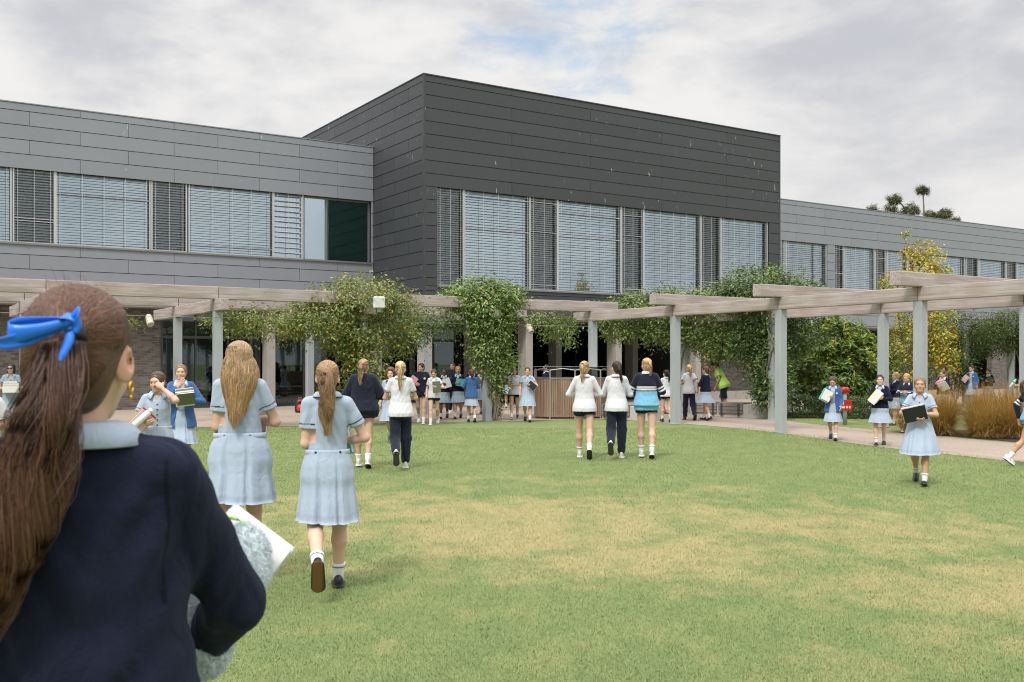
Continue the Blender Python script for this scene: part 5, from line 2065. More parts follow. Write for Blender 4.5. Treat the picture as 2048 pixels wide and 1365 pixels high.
GAITS = {   # hip, knee, foot pitch of front and back leg
    'stand': ((2, 3, 0), (-2, 3, 0)),
    'walk': ((20, 6, 10), (-16, 24, -38)),
    'step': ((14, 4, 2), (-13, 30, -48)),
    'lift': ((9, 3, 0), (-10, 48, -72)),
    'small': ((9, 4, 3), (-8, 14, -20)),
    'swing': ((14, 34, -4), (-6, 4, 0)),
    'run': ((42, 70, 5), (-16, 62, -60)),
}
ARMS = {    # wrist target in torso units, pole, hand pose, palm normal (x mirrored)
    'down': ((0.225, 0.035, -0.045), (0.3, -1, 0), 'relax', (-1, 0.1, 0)),
    'fwd': ((0.205, 0.17, -0.005), (0.3, -1, -0.2), 'relax', (-1, 0, 0)),
    'back': ((0.225, -0.13, -0.02), (0.3, -1, 0), 'relax', (-1, 0, 0)),
    'hold': ((0.045, 0.215, 0.205), (0.7, -0.3, -0.5), 'grip', (-0.3, -0.8, 0.3)),
    'hold_low': ((0.06, 0.215, 0.125), (0.7, -0.3, -0.5), 'grip', (-0.2, -0.6, 0.6)),
    'cradle': ((0.105, 0.215, 0.225), (0.9, -0.5, -0.4), 'grip', (-0.8, -0.3, 0.3)),
    'across': ((-0.055, 0.205, 0.195), (0.8, -0.1, -0.5), 'relax', (-0.1, -1, 0)),
    'front': ((0.12, 0.24, 0.17), (0.7, -0.7, -0.5), 'grip', (-0.8, -0.2, 0.4)),
    'elbow_out': ((0.08, 0.18, 0.15), (1.0, -0.6, -0.2), 'grip', (-0.5, -0.6, 0.3)),
    'front_hold': ((0.045, 0.205, 0.205), (0.30, -0.5, -0.9), 'grip', (-0.3, -0.8, 0.3)),
    'eye': ((0.055, 0.150, 0.565), (0.75, 0.45, -0.7), 'grip', (-0.3, -0.9, 0.2)),
    'chest': ((0.04, 0.165, 0.42), (0.6, 0.1, -0.9), 'relax', (0.0, -1, 0.2)),
    'hip': ((0.18, 0.09, 0.02), (0.8, -1.0, 0.1), 'relax', (-0.7, -0.6, 0)),
}
PROF_SHIRT = [(-0.10, 0.200, 0.164, -0.012), (-0.04, 0.197, 0.164, -0.014), (0.02, 0.188, 0.150, -0.008), (0.12, 0.160, 0.122, 0), (0.22, 0.146, 0.114, 0.002), (0.32, 0.150, 0.121, 0.006), (0.40, 0.147, 0.104, 0), (0.445, 0.126, 0.084, -0.006), (0.485, 0.085, 0.068, -0.012), (0.515, 0.060, 0.058, -0.014)]
PROF_WAIST = [(0.085, 0.146, 0.112, 0), (0.15, 0.138, 0.109, 0), (0.22, 0.141, 0.112, 0.002), (0.32, 0.149, 0.120, 0.006), (0.40, 0.145, 0.104, 0), (0.445, 0.126, 0.084, -0.006), (0.485, 0.085, 0.068, -0.012), (0.515, 0.060, 0.058, -0.014)]


def person(label, pos, h, face, gait=('walk', 'L'), arms=('hold', 'hold'), outfit='dress', hair=None, skin='light', yaw=0, pitch=0, lean=0, near=False, seed=0,
           armd=None, res=None, group=None, wide=1.0, fists=None, twist=0, shoe=None, lift_z=0.0, extra=None, fine_head=False):
    rs = np.random.default_rng(seed + 100)
    s = h / 1.65
    hs = s ** 0.55 * 0.985
    face = face + math.degrees(math.atan2(-pos[0], pos[1]))      # facing is given against the line of sight
    e = empty('person', (pos[0], pos[1], lift_z), R(face), label, 'person', group)
    res = res or (0.0075 if near else 0.0135)
    sk = np.array(SKINS[skin]) * rs.uniform(0.95, 1.05)
    hip_z = 0.90
    g = GAITS[gait[0]]
    legs = {}
    order = {'L': (1, 0), 'R': (0, 1)}[gait[1]]          # index of front / back leg; side 0 = right
    for side, (hp, kn, ft) in zip(order, g):
        sx = 1 if side == 0 else -1
        H = np.array((sx * 0.083, 0.0, -0.03))
        th = R(hp)
        K = H + 0.405 * np.array((sx * 0.012, math.sin(th), -math.cos(th)))
        t2 = th - R(kn)
        A = K + 0.395 * np.array((-sx * 0.02, math.sin(t2), -math.cos(t2)))
        legs[side] = (H, K, A, R(ft), t2)
    low = []
    for side in legs:
        A, p = legs[side][2], legs[side][3]
        for y in (-0.078, 0.165):
            low.append(A[2] + y * math.sin(p) - 0.075 * math.cos(p))
    z0 = -min(low)                                        # pelvis height in unit body
    P0_ = np.array((0, 0, z0))
    Rt = rot_z(R(twist)) @ rot_x(-R(lean))
    up = lambda p: P0_ + Rt @ (np.array(p, float) * np.array((1, 1, 1)))
    S_ = lambda p: np.array(p, float) * s
    # ---- arms
    arm = {}
    for side in (0, 1):
        sx = 1 if side == 0 else -1
        tgt, pole, hand, palm = ARMS[arms[side]] if isinstance(arms[side], str) else arms[side]
        sh = up((sx * 0.136, -0.012, 0.440))
        T = up((sx * tgt[0], tgt[1], tgt[2]))
        pv = Rt @ np.array((sx * pole[0], pole[1], pole[2]))
        a, b = 0.285, 0.245
        d = T - sh
        L = min(np.linalg.norm(d), (a + b) * 0.995)
        dn = d / np.linalg.norm(d)
        T = sh + dn * L
        x = (a * a - b * b + L * L) / (2 * L)
        hh = math.sqrt(max(a * a - x * x, 0))
        pn = pv - dn * (pv @ dn)
        pn /= np.linalg.norm(pn) + 1e-9
        E = sh + dn * x + pn * hh
        arm[side] = (sh, E, T, hand if not fists else fists[side], Rt @ np.array((sx * palm[0], palm[1], palm[2])))
    # ---- body surface
    f = Field(S_((-0.46, -0.42, -0.02)), S_((0.46, 0.50, z0 + 0.56)), res)
    RtI = Rt
    el = lambda c, r, k=0.03: f.el(S_(up(c)), np.array(r) * s, k * s, 'u', Rt)
    el((0, -0.01, 0.0), (0.155 * wide, 0.105, 0.115))
    for sx in (-1, 1):
        el((sx * 0.07, -0.05, -0.05), (0.082, 0.075, 0.085))
    el((0, 0.0, 0.14), (0.118 * wide, 0.086, 0.15))
    el((0, 0.0, 0.31), (0.130, 0.092, 0.165))
    f.rc(S_(up((-0.112, -0.012, 0.438))), S_(up((0.112, -0.012, 0.438))), 0.042 * s, 0.042 * s, 0.04)
    f.rc(S_(up((0, -0.018, 0.42))), S_(up((0, -0.010, 0.505))), 0.058 * s, 0.050 * s, 0.05)
    for side in (0, 1):
        sh, E, T, _, _ = arm[side]
        f.rc(S_(sh), S_(E), 0.043 * s, 0.034 * s, 0.03)
        f.rc(S_(E), S_(E + (T - E) * 0.35), 0.034 * s, 0.035 * s, 0.02)
        f.rc(S_(E + (T - E) * 0.35), S_(T), 0.035 * s, 0.0225 * s, 0.02)
    for side in (0, 1):
        H, K, A, ft, t2 = legs[side]
        Hw, Kw, Aw = H + P0_, K + P0_, A + P0_
        f.rc(S_(Hw), S_(Kw), 0.080 * s * (0.5 + 0.5 * wide), 0.052 * s, 0.03)
        d = (Aw - Kw)
        nb = np.array((0, -math.cos(t2), -math.sin(t2)))
        C = Kw + d * 0.30 + nb * 0.012
        f.rc(S_(Kw), S_(C), 0.050 * s, 0.053 * s, 0.02)
        f.rc(S_(C), S_(Aw), 0.051 * s, 0.033 * s, 0.03)
        f.rc(S_(Kw + d * 0.02 - nb * 0.016), S_(Kw + d * 0.08 - nb * 0.014), 0.032 * s, 0.030 * s, 0.02)
    V, F = f.mesh()
    body = Soup()
    c = np.tile(sk, (len(V), 1))
    for side in (0, 1):                                   # rosy knees and elbows
        kp = S_(legs[side][1] + P0_ + np.array((0, 0.05, 0)))
        ep = S_(arm[side][1])
        for q, r_k in ((kp, 0.05), (ep, 0.04)):
            w = np.exp(-(((V - q) ** 2).sum(1)) / r_k ** 2)[:, None]
            c = c * (1 - w * np.array((0.04, 0.14, 0.16)))
    body.add(V, F, c)
    # ---- head
    Hm = Rt @ rot_z(R(yaw)) @ rot_x(-R(pitch))
    Ho = S_(up((0, 0.000, 0.578)))
    HV, HF = HEADS['near' if (near or fine_head) else 'far']
    hair = dict(hair or {})
    hc = head_colour(HV, sk, np.array(HAIRC[hair.get('c', 'brown')]) * 0.8)
    body.add((HV * hs) @ Hm.T + Ho, HF, hc)
    # ---- hands
    hands = {}
    for side in (0, 1):
        sh, E, T, pose, palm = arm[side]
        sx = 1 if side == 0 else -1
        zz = unit((T - E)[None])[0]
        yy = palm - zz * (palm @ zz)
        yy /= np.linalg.norm(yy) + 1e-9
        xx = np.cross(yy, zz)
        hv, hf = HANDS[pose]
        hv = hv.copy()
        # the canonical right hand has its thumb on +x when y leaves the palm; mirror for the left
        if side == 0:
            hv[:, 0] *= -1
            hf = hf[:, ::-1]
        Hd = np.stack([xx, yy, zz], 1)
        W = (hv * s * 0.97) @ Hd.T + S_(T)
        c = np.tile(sk, (len(hv), 1))
        tipm = (hv[:, 2] > 0.10)[:, None]
        c = np.where(tipm, c * np.array((1.0, 0.92, 0.90)), c)
        body.add(W, hf, c)
        hands[side] = (S_(T), Hd)
    body.build('body', 'skin', e)
    # ---- clothes
    G = dict(dress=('dress', 'short'), polo_shorts=('polo', 'short'), polo_pants=('polo', 'short'), long_shorts=('polo', 'long'), long_pants=('polo', 'long'),
             rugby=('rugby', 'long'), sweater=('sweater', 'long'), blazer=('blazer', 'long'), jacket=('jacket', 'long'), jacket_pants=('jacket', 'long'), hivis=('hivis', 'short'))[outfit]
    topk, slv = G
    lowk = {'dress': 'skirt', 'sweater': 'skirt', 'blazer': 'skirt', 'polo_shorts': 'shorts', 'long_shorts': 'shorts', 'rugby': 'shorts', 'jacket': 'shorts', 'jacket_pants': 'pants', 'hivis': 'shorts', 'polo_pants': 'pants', 'long_pants': 'pants'}[outfit]
    shoek = shoe or {'dress': 'leather', 'sweater': 'leather', 'blazer': 'leather'}.get(outfit, 'sneaker')

    def top(prof, infl, sleeves, sl_r, zlo=None):
        fg = Field(S_((-0.50, -0.40, z0 - 0.30)), S_((0.50, 0.48, z0 + 0.56)), res)
        pr = [(z * s, (rx + infl) * s * (0.6 + 0.4 * wide), (ry + infl) * s, cy * s) for z, rx, ry, cy in prof]
        fg.loft(Rt, S_(P0_), pr, 0.012)
        fg.rc(S_(up((-0.108, -0.012, 0.438))), S_(up((0.108, -0.012, 0.438))), (0.046 + infl) * s, None, 0.03)
        fg.rc(S_(up((-0.03, -0.016, 0.480))), S_(up((-0.115, -0.012, 0.448))), (0.040 + infl * 0.5) * s, (0.038 + infl * 0.5) * s, 0.03)
        fg.rc(S_(up((0.03, -0.016, 0.480))), S_(up((0.115, -0.012, 0.448))), (0.040 + infl * 0.5) * s, (0.038 + infl * 0.5) * s, 0.03)
        for side in (0, 1):
            sh, E, T, _, _ = arm[side]
            if sleeves == 'none':
                continue
            if sleeves == 'short':
                q = sh + (E - sh) * 0.66
                fg.rc(S_(sh), S_(q), (0.049 + infl) * s, (0.056 + infl) * s, 0.02)
            else:
                fg.rc(S_(sh), S_(E), (0.047 + infl) * s * sl_r, (0.042 + infl) * s * sl_r, 0.025)
                fg.rc(S_(E), S_(E + (T - E) * 0.88), (0.042 + infl) * s * sl_r, (0.034 + infl * 0.6) * s * sl_r, 0.02)
        return fg

    def sleeve_t(V, side):
        sh, E, T, _, _ = arm[side]
        a, b = S_(sh), S_(E)
        ab = b - a
        t1 = ((V - a) @ ab) / (ab @ ab)
        d1 = np.linalg.norm(V - a - np.clip(t1, 0, 1)[:, None] * ab, axis=1)
        c2 = S_(T)
        bc = c2 - b
        t2 = ((V - b) @ bc) / (bc @ bc)
        d2 = np.linalg.norm(V - b - np.clip(t2, 0, 1)[:, None] * bc, axis=1)
        return t1, d1, t2, d2

    def wrinkle(V, amp):
        amp = amp * 0.6 * np.clip((0.455 - ((V / s - P0_) @ Rt)[:, 2]) / 0.08, 0, 1)
        loc = (V / s - P0_) @ Rt
        q = np.sin(loc[:, 2] * 42 + 9 * np.sin(loc[:, 0] * 13 + seed) + 5 * loc[:, 1]) * np.sin(loc[:, 0] * 19 + seed * 1.7 + loc[:, 2] * 11)
        return amp * q

    def cut_plane(fg, p, n):
        p, n = S_(p), np.array(n, float)
        fg.cut(lambda X, Y, Z: (X - p[0]) * n[0] + (Y - p[1]) * n[1] + (Z - p[2]) * n[2])

    def to_loc(V):
        return (V / s - P0_) @ Rt

    def finish(fg, name, colour, m='fabric', amp=0.004):
        V, F = fg.mesh()
        if len(V) == 0:
            return None
        # push along a rough outward direction for folds
        n = np.zeros_like(V)
        fn = np.cross(V[F[:, 2]] - V[F[:, 0]], V[F[:, 3]] - V[F[:, 1]])
        for q in range(4):
            np.add.at(n, F[:, q], fn)
        n = unit(n)
        c = colour(V)
        V = V + n * wrinkle(V, amp)[:, None]
        return np_mesh(name, V, F, M[m], e, True, c)

    def short_sleeve_cut(fg):
        for side in (0, 1):
            sh, E, _, _, _ = arm[side]
            d = unit((E - sh)[None])[0]
            q = S_(sh + (E - sh) * 0.62)
            b = 0.10 * s
            # flat cuff: only near the arm

            def fn(X, Y, Z, d=d, q=q):
                ax_ = (X - q[0]) * d[0] + (Y - q[1]) * d[1] + (Z - q[2]) * d[2]
                rr = np.sqrt(np.maximum((X - q[0]) ** 2 + (Y - q[1]) ** 2 + (Z - q[2]) ** 2 - ax_ ** 2, 0))
                return np.where((rr < b) & (ax_ < 0.09 * s), ax_, -1.0)
            fg.cut(fn)

    def collar(colour, trim=None, spread=1.0, stand=False):
        """shirt collar folded round the neck, open at the throat"""
        n = 30
        rows = []
        a = np.linspace(-2.62, 2.62, n)                   # 0 is the back of the neck
        fr = np.clip((np.abs(a) - 1.5) / 1.1, 0, 1)
        for k, (r, z, yy) in enumerate(((0.060, 0.500, -0.012), (0.063, 0.525, -0.012), (0.078, 0.512, -0.012), (0.098, 0.480, -0.010))):
            rr = r + (0.030 * fr * (k == 3) + 0.012 * fr * (k == 2)) * spread + (0.006 if near and k == 3 else 0)
            zz = z + (0.008 if near and k >= 2 else 0) - fr * (0.030 + (0.030 if k == 3 else 0.0)) * (1 if not stand else 0.3)
            rows.append([up((rr[i] * math.sin(a[i]) * 1.04, yy - rr[i] * math.cos(a[i]) * 0.98 + 0.012 * fr[i], zz[i])) for i in range(n)])
        mb = MB()
        P = np.array(rows) * s
        mb.cur = tuple(colour)
        mb.grid(P)
        if trim is not None:
            mb.cur = tuple(trim)
            mb.tube(P[3], 0.0035 * s, 5)
        o = mb.build('collar', M['fabric'], e, True)
        sm = o.modifiers.new('thick', 'SOLIDIFY')
        sm.thickness = 0.004
        return o

    def skirt(z_top, z_hem, colour, r_top, r_hem, name, pleats, hemline=True):
        """lofted skirt with pleats that follows the thighs"""
        nz, na = 22, 120 if near else 84
        an = np.linspace(0, 2 * math.pi, na, endpoint=False)
        pts = np.zeros((2, nz, na, 3))
        cl = np.zeros((2, nz, na, 3))
        ph = rs.uniform(0, 6.28)
        for i in range(nz):
            t = i / (nz - 1)
            z = z_top + (z_hem - z_top) * t
            ys = []
            for side in (0, 1):
                H, K, A, _, _ = legs[side]
                q = np.clip((H[2] - z) / max(H[2] - K[2], 0.05), 0, 1.15)
                ys.append(H[1] + (K[1] - H[1]) * q)
            cy = (ys[0] + ys[1]) / 2 * min(1, t * 1.6)
            hip = np.interp(z, [-0.35, -0.08, 0.02, 0.10], [0.150, 0.190, 0.174, 0.142])
            if outfit in ('sweater', 'blazer'):
                t = max(0.0, (t - 0.35) / 0.65)
            rx = max(hip * wide, r_top + (r_hem - r_top) * t ** 0.85) + 0.004
            ry = max(hip * 0.81, (r_top + (r_hem - r_top) * t ** 0.85) * 0.80) + abs(ys[0] - ys[1]) * 0.36 * min(1, t * 1.4) + 0.004
            amp = 0.011 * t ** 1.3
            wv = amp * (np.sin(an * pleats + ph + 0.8 * np.sin(an * 3 + ph)) + 0.5 * np.sin(an * (pleats * 0.5 + 1) + ph * 2 + t * 1.5))
            # two pressed box pleats front and back
            for a0 in (math.pi / 2 - 0.42, math.pi / 2 + 0.42, -math.pi / 2 - 0.36, -math.pi / 2 + 0.36):
                dd = (an - a0 + math.pi) % (2 * math.pi) - math.pi
                wv = wv - 0.022 * t ** 0.7 * np.exp(-(dd / 0.055) ** 2) + 0.010 * t ** 0.7 * np.exp(-((np.abs(dd) - 0.13) / 0.07) ** 2)
            for L_ in (0, 1):
                k = wv - 0.006 * L_
                x = (rx + k) * np.cos(an)
                y = cy + (ry + k) * np.sin(an)
                zz = z + 0.006 * np.sin(an * 2 + ph) * t + 0 * an
                pts[L_, i] = np.stack([x, y, zz], 1)
                cc = np.array(colour) * np.ones((na, 3))
                cl[L_, i] = cc
            if hemline and near and i == nz - 3:
                cl[0, i] *= 0.88
        V = (pts.reshape(-1, 3) + P0_) * s
        Fq = []
        ii = np.arange(nz - 1)[:, None] * na
        jj = np.arange(na)[None]
        j2 = (jj + 1) % na
        o0 = 0
        o1 = nz * na
        Fq.append(np.stack([o0 + ii + jj, o0 + ii + na + jj, o0 + ii + na + j2, o0 + ii + j2], -1).reshape(-1, 4)[:, ::-1])
        Fq.append(np.stack([o1 + ii + jj, o1 + ii + na + jj, o1 + ii + na + j2, o1 + ii + j2], -1).reshape(-1, 4))
        b = (nz - 1) * na
        Fq.append(np.stack([o0 + b + jj[0], o0 + b + j2[0], o1 + b + j2[0], o1 + b + jj[0]], -1)[:, ::-1])
        return V, np.concatenate(Fq)[:, ::-1], cl.reshape(-1, 3)

    armtrim = {}

    def dress_colour(V):
        c = np.tile(np.array(DRESS), (len(V), 1))
        for side in (0, 1):
            t1, d1, t2, d2 = sleeve_t(V, side)
            m = (np.abs(t1 - 0.50) < 0.014 + 0.010 * (not near)) & (d1 < 0.095 * s)
            c[m] = np.array(NAVY) * 1.6
        return c

    def polo_colour(V):
        c = np.tile(np.array(WHITE), (len(V), 1))
        if slv == 'short':
            for side in (0, 1):
                t1, d1, t2, d2 = sleeve_t(V, side)
                m = ((np.abs(t1 - 0.59) < 0.022) | (np.abs(t1 - 0.52) < 0.012)) & (d1 < 0.095 * s)
                c[m] = np.array((0.03, 0.045, 0.10))
        return c

    def rugby_colour(V):
        loc = to_loc(V)
        z = loc[:, 2]
        c = np.tile(np.array(NAVY) * 1.25, (len(V), 1))
        inT = np.ones(len(V), bool)
        for side in (0, 1):
            t1, d1, t2, d2 = sleeve_t(V, side)
            onarm = (np.minimum(d1, d2) < 0.075 * s) & (np.abs(loc[:, 0]) > 0.138)
            inT &= ~onarm
            m = onarm & (((np.abs(t1 - 0.72) < 0.05) & (d1 <= d2)) | ((np.abs(t1 - 0.90) < 0.05) & (d1 <= d2)))
            c[m] = WHITE
        m = inT & (z < 0.215)
        c[m] = SKY
        c[inT & (z > 0.215) & (z < 0.240)] = WHITE
        c[inT & (z > 0.195) & (z < 0.215)] = np.array(NAVY)
        c[inT & (z > 0.255) & (z < 0.275)] = WHITE
        return c

    flat = lambda colr: (lambda V: np.tile(np.array(colr), (len(V), 1)))

    if topk == 'dress':
        fg = top(PROF_WAIST, 0.0, 'short', 1)
        short_sleeve_cut(fg)

        def vneck(X, Y, Z):
            p = S_(P0_)
            x, y, z = ((Rt[0, q] * (X - p[0]) + Rt[1, q] * (Y - p[1]) + Rt[2, q] * (Z - p[2])) / s for q in range(3))
            return np.minimum(y, (z - 0.415) * 0.5 - np.abs(x))
        fg.cut(lambda X, Y, Z: vneck(X, Y, Z))
        finish(fg, 'bodice', dress_colour, 'fabric', 0.0045)
        hem = -0.40 if 'hem' not in (extra or {}) else extra['hem']
        V, F, c = skirt(0.100, hem, DRESS, 0.150, (extra or {}).get('flare', 0.235), 'skirt', 11)
        np_mesh('skirt', V, F, M['fabric'], e, True, c)
        # waistband with buttons
        mb = MB()
        mb.cur = tuple(np.array(DRESS) * 1.03)
        n = 48
        rows = [[S_(P0_ + np.array(((0.152 * wide + 0.003 + b) * math.cos(a), (0.117 + b) * math.sin(a), z))) for a in np.linspace(0, 2 * math.pi, n + 1)] for z, b in ((0.080, 0.002), (0.082, 0.005), (0.114, 0.003), (0.116, -0.002))]
        mb.grid(np.array(rows))
        mb.build('waistband', M['fabric'], e, True)
        mb = MB()
        mb.cur = (0.012, 0.014, 0.025)
        bts = []
        for sx in (-1, 1):
            bts.append((P0_ + np.array((sx * 0.085, -0.117 * math.sqrt(max(0.02, 1 - (0.085 / 0.155) ** 2)) - 0.006, 0.099)), np.array((sx * 0.3, -1, 0))))
        for z in (0.13, 0.19, 0.25, 0.31, 0.37):
            bts.append((up((0, np.interp(z, [q[0] for q in PROF_WAIST], [q[2] + q[3] for q in PROF_WAIST]) + 0.004, z)), Rt @ np.array((0, 1, 0))))
        for p, d in bts:
            d = unit(d[None])[0]
            mb.tube([S_(p) - d * 0.003, S_(p) + d * 0.003], 0.0085 * s, 8)
        mb.build('buttons', M['shoe'], e)
        collar(np.array(DRESS) * 1.08, np.array(NAVY) * 2 if near else None)
    elif topk in ('sweater', 'blazer'):
        # blouse of the dress underneath
        fg = top(PROF_WAIST, -0.004, 'none', 1)
        finish(fg, 'bodice', flat(DRESS), 'fabric', 0.0)
        if topk == 'sweater':
            pr = [(-0.03, 0.190, 0.150, 0), (0.0, 0.196, 0.156, 0), (0.05, 0.186, 0.146, 0)] + [(z, rx + 0.012, ry + 0.010, cy) for z, rx, ry, cy in PROF_SHIRT[3:]]
            fg = top(pr, 0.004, 'long', 1.12)

            def vn(X, Y, Z):
                p = S_(P0_)
                x, y, z = ((Rt[0, q] * (X - p[0]) + Rt[1, q] * (Y - p[1]) + Rt[2, q] * (Z - p[2])) / s for q in range(3))
                v = np.minimum(y - 0.02, (z - 0.335) * 0.42 - np.abs(x))
                n = np.sqrt(x ** 2 + (y + 0.012) ** 2)
                return np.maximum(v, np.minimum(z - 0.470, 0.080 - n))
            fg.cut(vn)
            def sweater_colour(V):
                c = np.tile(np.array(NAVY), (len(V), 1))
                if near:
                    loc = to_loc(V)
                    x = np.abs(loc[:, 0])
                    sm = (np.abs(x - 0.148 + 0.10 * (0.44 - loc[:, 2]) ** 2) < 0.0030) & (loc[:, 2] > 0.24) & (loc[:, 2] < 0.47)
                    sm |= (np.abs(loc[:, 1] + 0.020) < 0.0030) & (loc[:, 2] > 0.455) & (x < 0.148)
                    c[sm] *= 0.30
                return c
            finish(fg, 'sweater', sweater_colour, 'knit', 0.0055 if not near else 0.011)
        else:
            pr = [(-0.16, 0.222, 0.186, 0), (0.0, 0.196, 0.156, 0), (0.12, 0.168, 0.130, 0)] + [(z, rx + 0.012, ry + 0.010, cy) for z, rx, ry, cy in PROF_SHIRT[4:]]
            fg = top(pr, 0.004, 'long', 1.12)

            def op(X, Y, Z):
                p = S_(P0_)
                x, y, z = ((Rt[0, q] * (X - p[0]) + Rt[1, q] * (Y - p[1]) + Rt[2, q] * (Z - p[2])) / s for q in range(3))
                w = 0.052 + 0.035 * np.clip((0.1 - z) / 0.2, 0, 1)
                v = np.minimum(y - 0.02, w - np.abs(x))
                n = np.sqrt(x ** 2 + (y + 0.012) ** 2)
                return np.maximum(v, np.minimum(z - 0.47, 0.080 - n))
            fg.cut(op)
            finish(fg, 'blazer', flat(BLAZER), 'fabric', 0.005)
            mb = MB()
            mb.cur = (0.55, 0.6, 0.68)
            q = up((-0.10, 0.118, 0.325))
            mb.tube([S_(q), S_(q + Rt @ np.array((-0.004, 0.012, 0)))], 0.026 * s, 12)
            mb.build('crest', M['fabric'], e)
        V, F, c = skirt(0.09, -0.36 if topk == 'sweater' else -0.39, DRESS, 0.155, (extra or {}).get('flare', 0.225), 'skirt', 12)
        np_mesh('skirt', V, F, M['fabric'], e, True, c)
        collar(np.array(DRESS) * 1.3 if not near else np.array(DRESS), None, 1.15)
    else:
        prs = {'polo': PROF_SHIRT, 'rugby': [(-0.12, 0.190, 0.142, 0), (-0.06, 0.200, 0.150, 0)] + [(z, rx + 0.014, ry + 0.012, cy) for z, rx, ry, cy in PROF_SHIRT[1:]],
               'jacket': [(-0.14, 0.200, 0.148, 0), (-0.08, 0.215, 0.162, 0)] + [(z, rx + 0.028, ry + 0.024, cy) for z, rx, ry, cy in PROF_SHIRT[1:]],
               'hivis': [(-0.12, 0.20, 0.150, 0)] + [(z, rx + 0.02, ry + 0.016, cy) for z, rx, ry, cy in PROF_SHIRT[1:]]}[topk]
        fg = top(prs, 0.004 if topk != 'jacket' else 0.012, slv, {'polo': 1.0, 'rugby': 1.22, 'jacket': 1.35, 'hivis': 1.2}[topk])
        if slv == 'short':
            short_sleeve_cut(fg)
        colf = {'polo': polo_colour, 'rugby': rugby_colour, 'jacket': flat(np.array(NAVY) * 1.1), 'hivis': flat((0.36, 0.62, 0.11))}[topk]
        finish(fg, {'polo': 'polo_shirt', 'rugby': 'rugby_top', 'jacket': 'jacket', 'hivis': 'work_shirt'}[topk], colf, 'fabric', {'jacket': 0.007, 'rugby': 0.006}.get(topk, 0.004))
        collar({'polo': WHITE, 'rugby': WHITE, 'jacket': np.array(NAVY) * 1.1, 'hivis': (0.3, 0.5, 0.1)}[topk], np.array(NAVY) * 1.5 if topk in ('polo', 'rugby') else None, 0.8 if topk != 'jacket' else 0.4, stand=topk == 'jacket')
        if topk == 'jacket':
            mb = MB()
            mb.cur = (0.55, 0.6, 0.68)
            q = up((-0.105, 0.145, 0.34))
            mb.tube([S_(q), S_(q + Rt @ np.array((-0.004, 0.014, 0)))], 0.030 * s, 12)
            mb.build('crest', M['fabric'], e)
    if lowk in ('shorts', 'pants'):
        fg = Field(S_((-0.32, -0.46, 0.0)), S_((0.32, 0.50, z0 + 0.12)), res)
        fg.el(S_(P0_ + np.array((0, -0.012, 0.0))), np.array((0.166 * wide, 0.124, 0.125)) * s, 0.0)
        for sx in (-1, 1):
            fg.el(S_(P0_ + np.array((sx * 0.07, -0.05, -0.05))), np.array((0.094, 0.090, 0.100)) * s, 0.02)
        for side in (0, 1):
            H, K, A, ft, t2 = (q + P0_ if isinstance(q, np.ndarray) else q for q in legs[side])
            if lowk == 'shorts':
                q = H + (K - H) * (0.42 if topk != 'hivis' else 0.95)
                fg.rc(S_(H), S_(q), 0.090 * s, 0.104 * s, 0.03)
            else:
                fg.rc(S_(H), S_(K), 0.092 * s, 0.082 * s, 0.03)
                fg.rc(S_(K), S_(A + (K - A) * 0.16), 0.084 * s, 0.066 * s, 0.03)
                fg.rc(S_(A + (K - A) * 0.16), S_(A + (K - A) * 0.08), 0.062 * s, 0.052 * s, 0.02)
        for side in (0, 1):
            H, K, A, ft, t2 = (q + P0_ if isinstance(q, np.ndarray) else q for q in legs[side])
            if lowk == 'shorts':
                d = unit((K - H)[None])[0]
                q = S_(H + (K - H) * ((0.33 if topk != 'hivis' else 0.92)))
                sx = 1 if side == 0 else -1
                fg.cut(lambda X, Y, Z, d=d, q=q, sx=sx: np.where(X * sx > 0.0, (X - q[0]) * d[0] + (Y - q[1]) * d[1] + (Z - q[2]) * d[2], -1.0))

        def pcol(V):
            c = np.tile(np.array(NAVY) * (1.15 if topk != 'hivis' else 0.7), (len(V), 1))
            if lowk == 'pants':
                for side in (0, 1):
                    H, K, A, _, t2 = (q + P0_ if isinstance(q, np.ndarray) else q for q in legs[side])
                    sx = 1 if side == 0 else -1
                    z = V[:, 2] / s
                    yc = np.interp(z, [A[2], K[2], H[2]] if A[2] < K[2] else [K[2] - 0.01, K[2], H[2]], [A[1], K[1], H[1]]) * s
                    m = (V[:, 0] * sx > 0.083 * s) & (np.abs(V[:, 1] - yc) < 0.012) & (z < z0 + 0.02) & (V[:, 0] * sx > (0.083 + 0.050) * s)
                    c[m] = WHITE
            return c
        finish(fg, lowk, pcol, 'fabric', 0.006 if lowk == 'pants' else 0.003)
    # ---- socks and shoes
    for side in (0, 1):
        H, K, A, ft, t2 = (q + P0_ if isinstance(q, np.ndarray) else q for q in legs[side])
        if lowk != 'pants':
            mb = MB()
            d = K - A
            tall = 0.28 if shoek != 'leather' else 0.26
            ring = []
            for i, t_ in enumerate(np.linspace(-0.06, tall, 9)):
                ring.append((S_(A + d * t_), (0.0375 + 0.042 * max(t_, 0)) * s + (0.0025 if i in (7, 8) else 0)))
            mb.cur = (0.72, 0.72, 0.72)
            mb.tube([r[0] for r in ring], [r[1] for r in ring], 12)
            if shoek == 'leather' and near or fine_head:
                mb.cur = (0.03, 0.05, 0.12)
                mb.tube([S_(A + d * (tall - 0.07)), S_(A + d * (tall - 0.055))], [(0.0375 + 0.042 * (tall - 0.06)) * s + 0.0030] * 2, 12, False)
            mb.build('sock', M['fabric'], e, True)
        V, F, c = SHOES[shoek]
        Rf = rot_x(ft)
        np_mesh('shoe', (V * s) @ Rf.T + S_(A), F, M['shoe'], e, True, c)
    # ---- hair
    T = hair_for(e, Hm, Ho, hs, hair, near, rs)
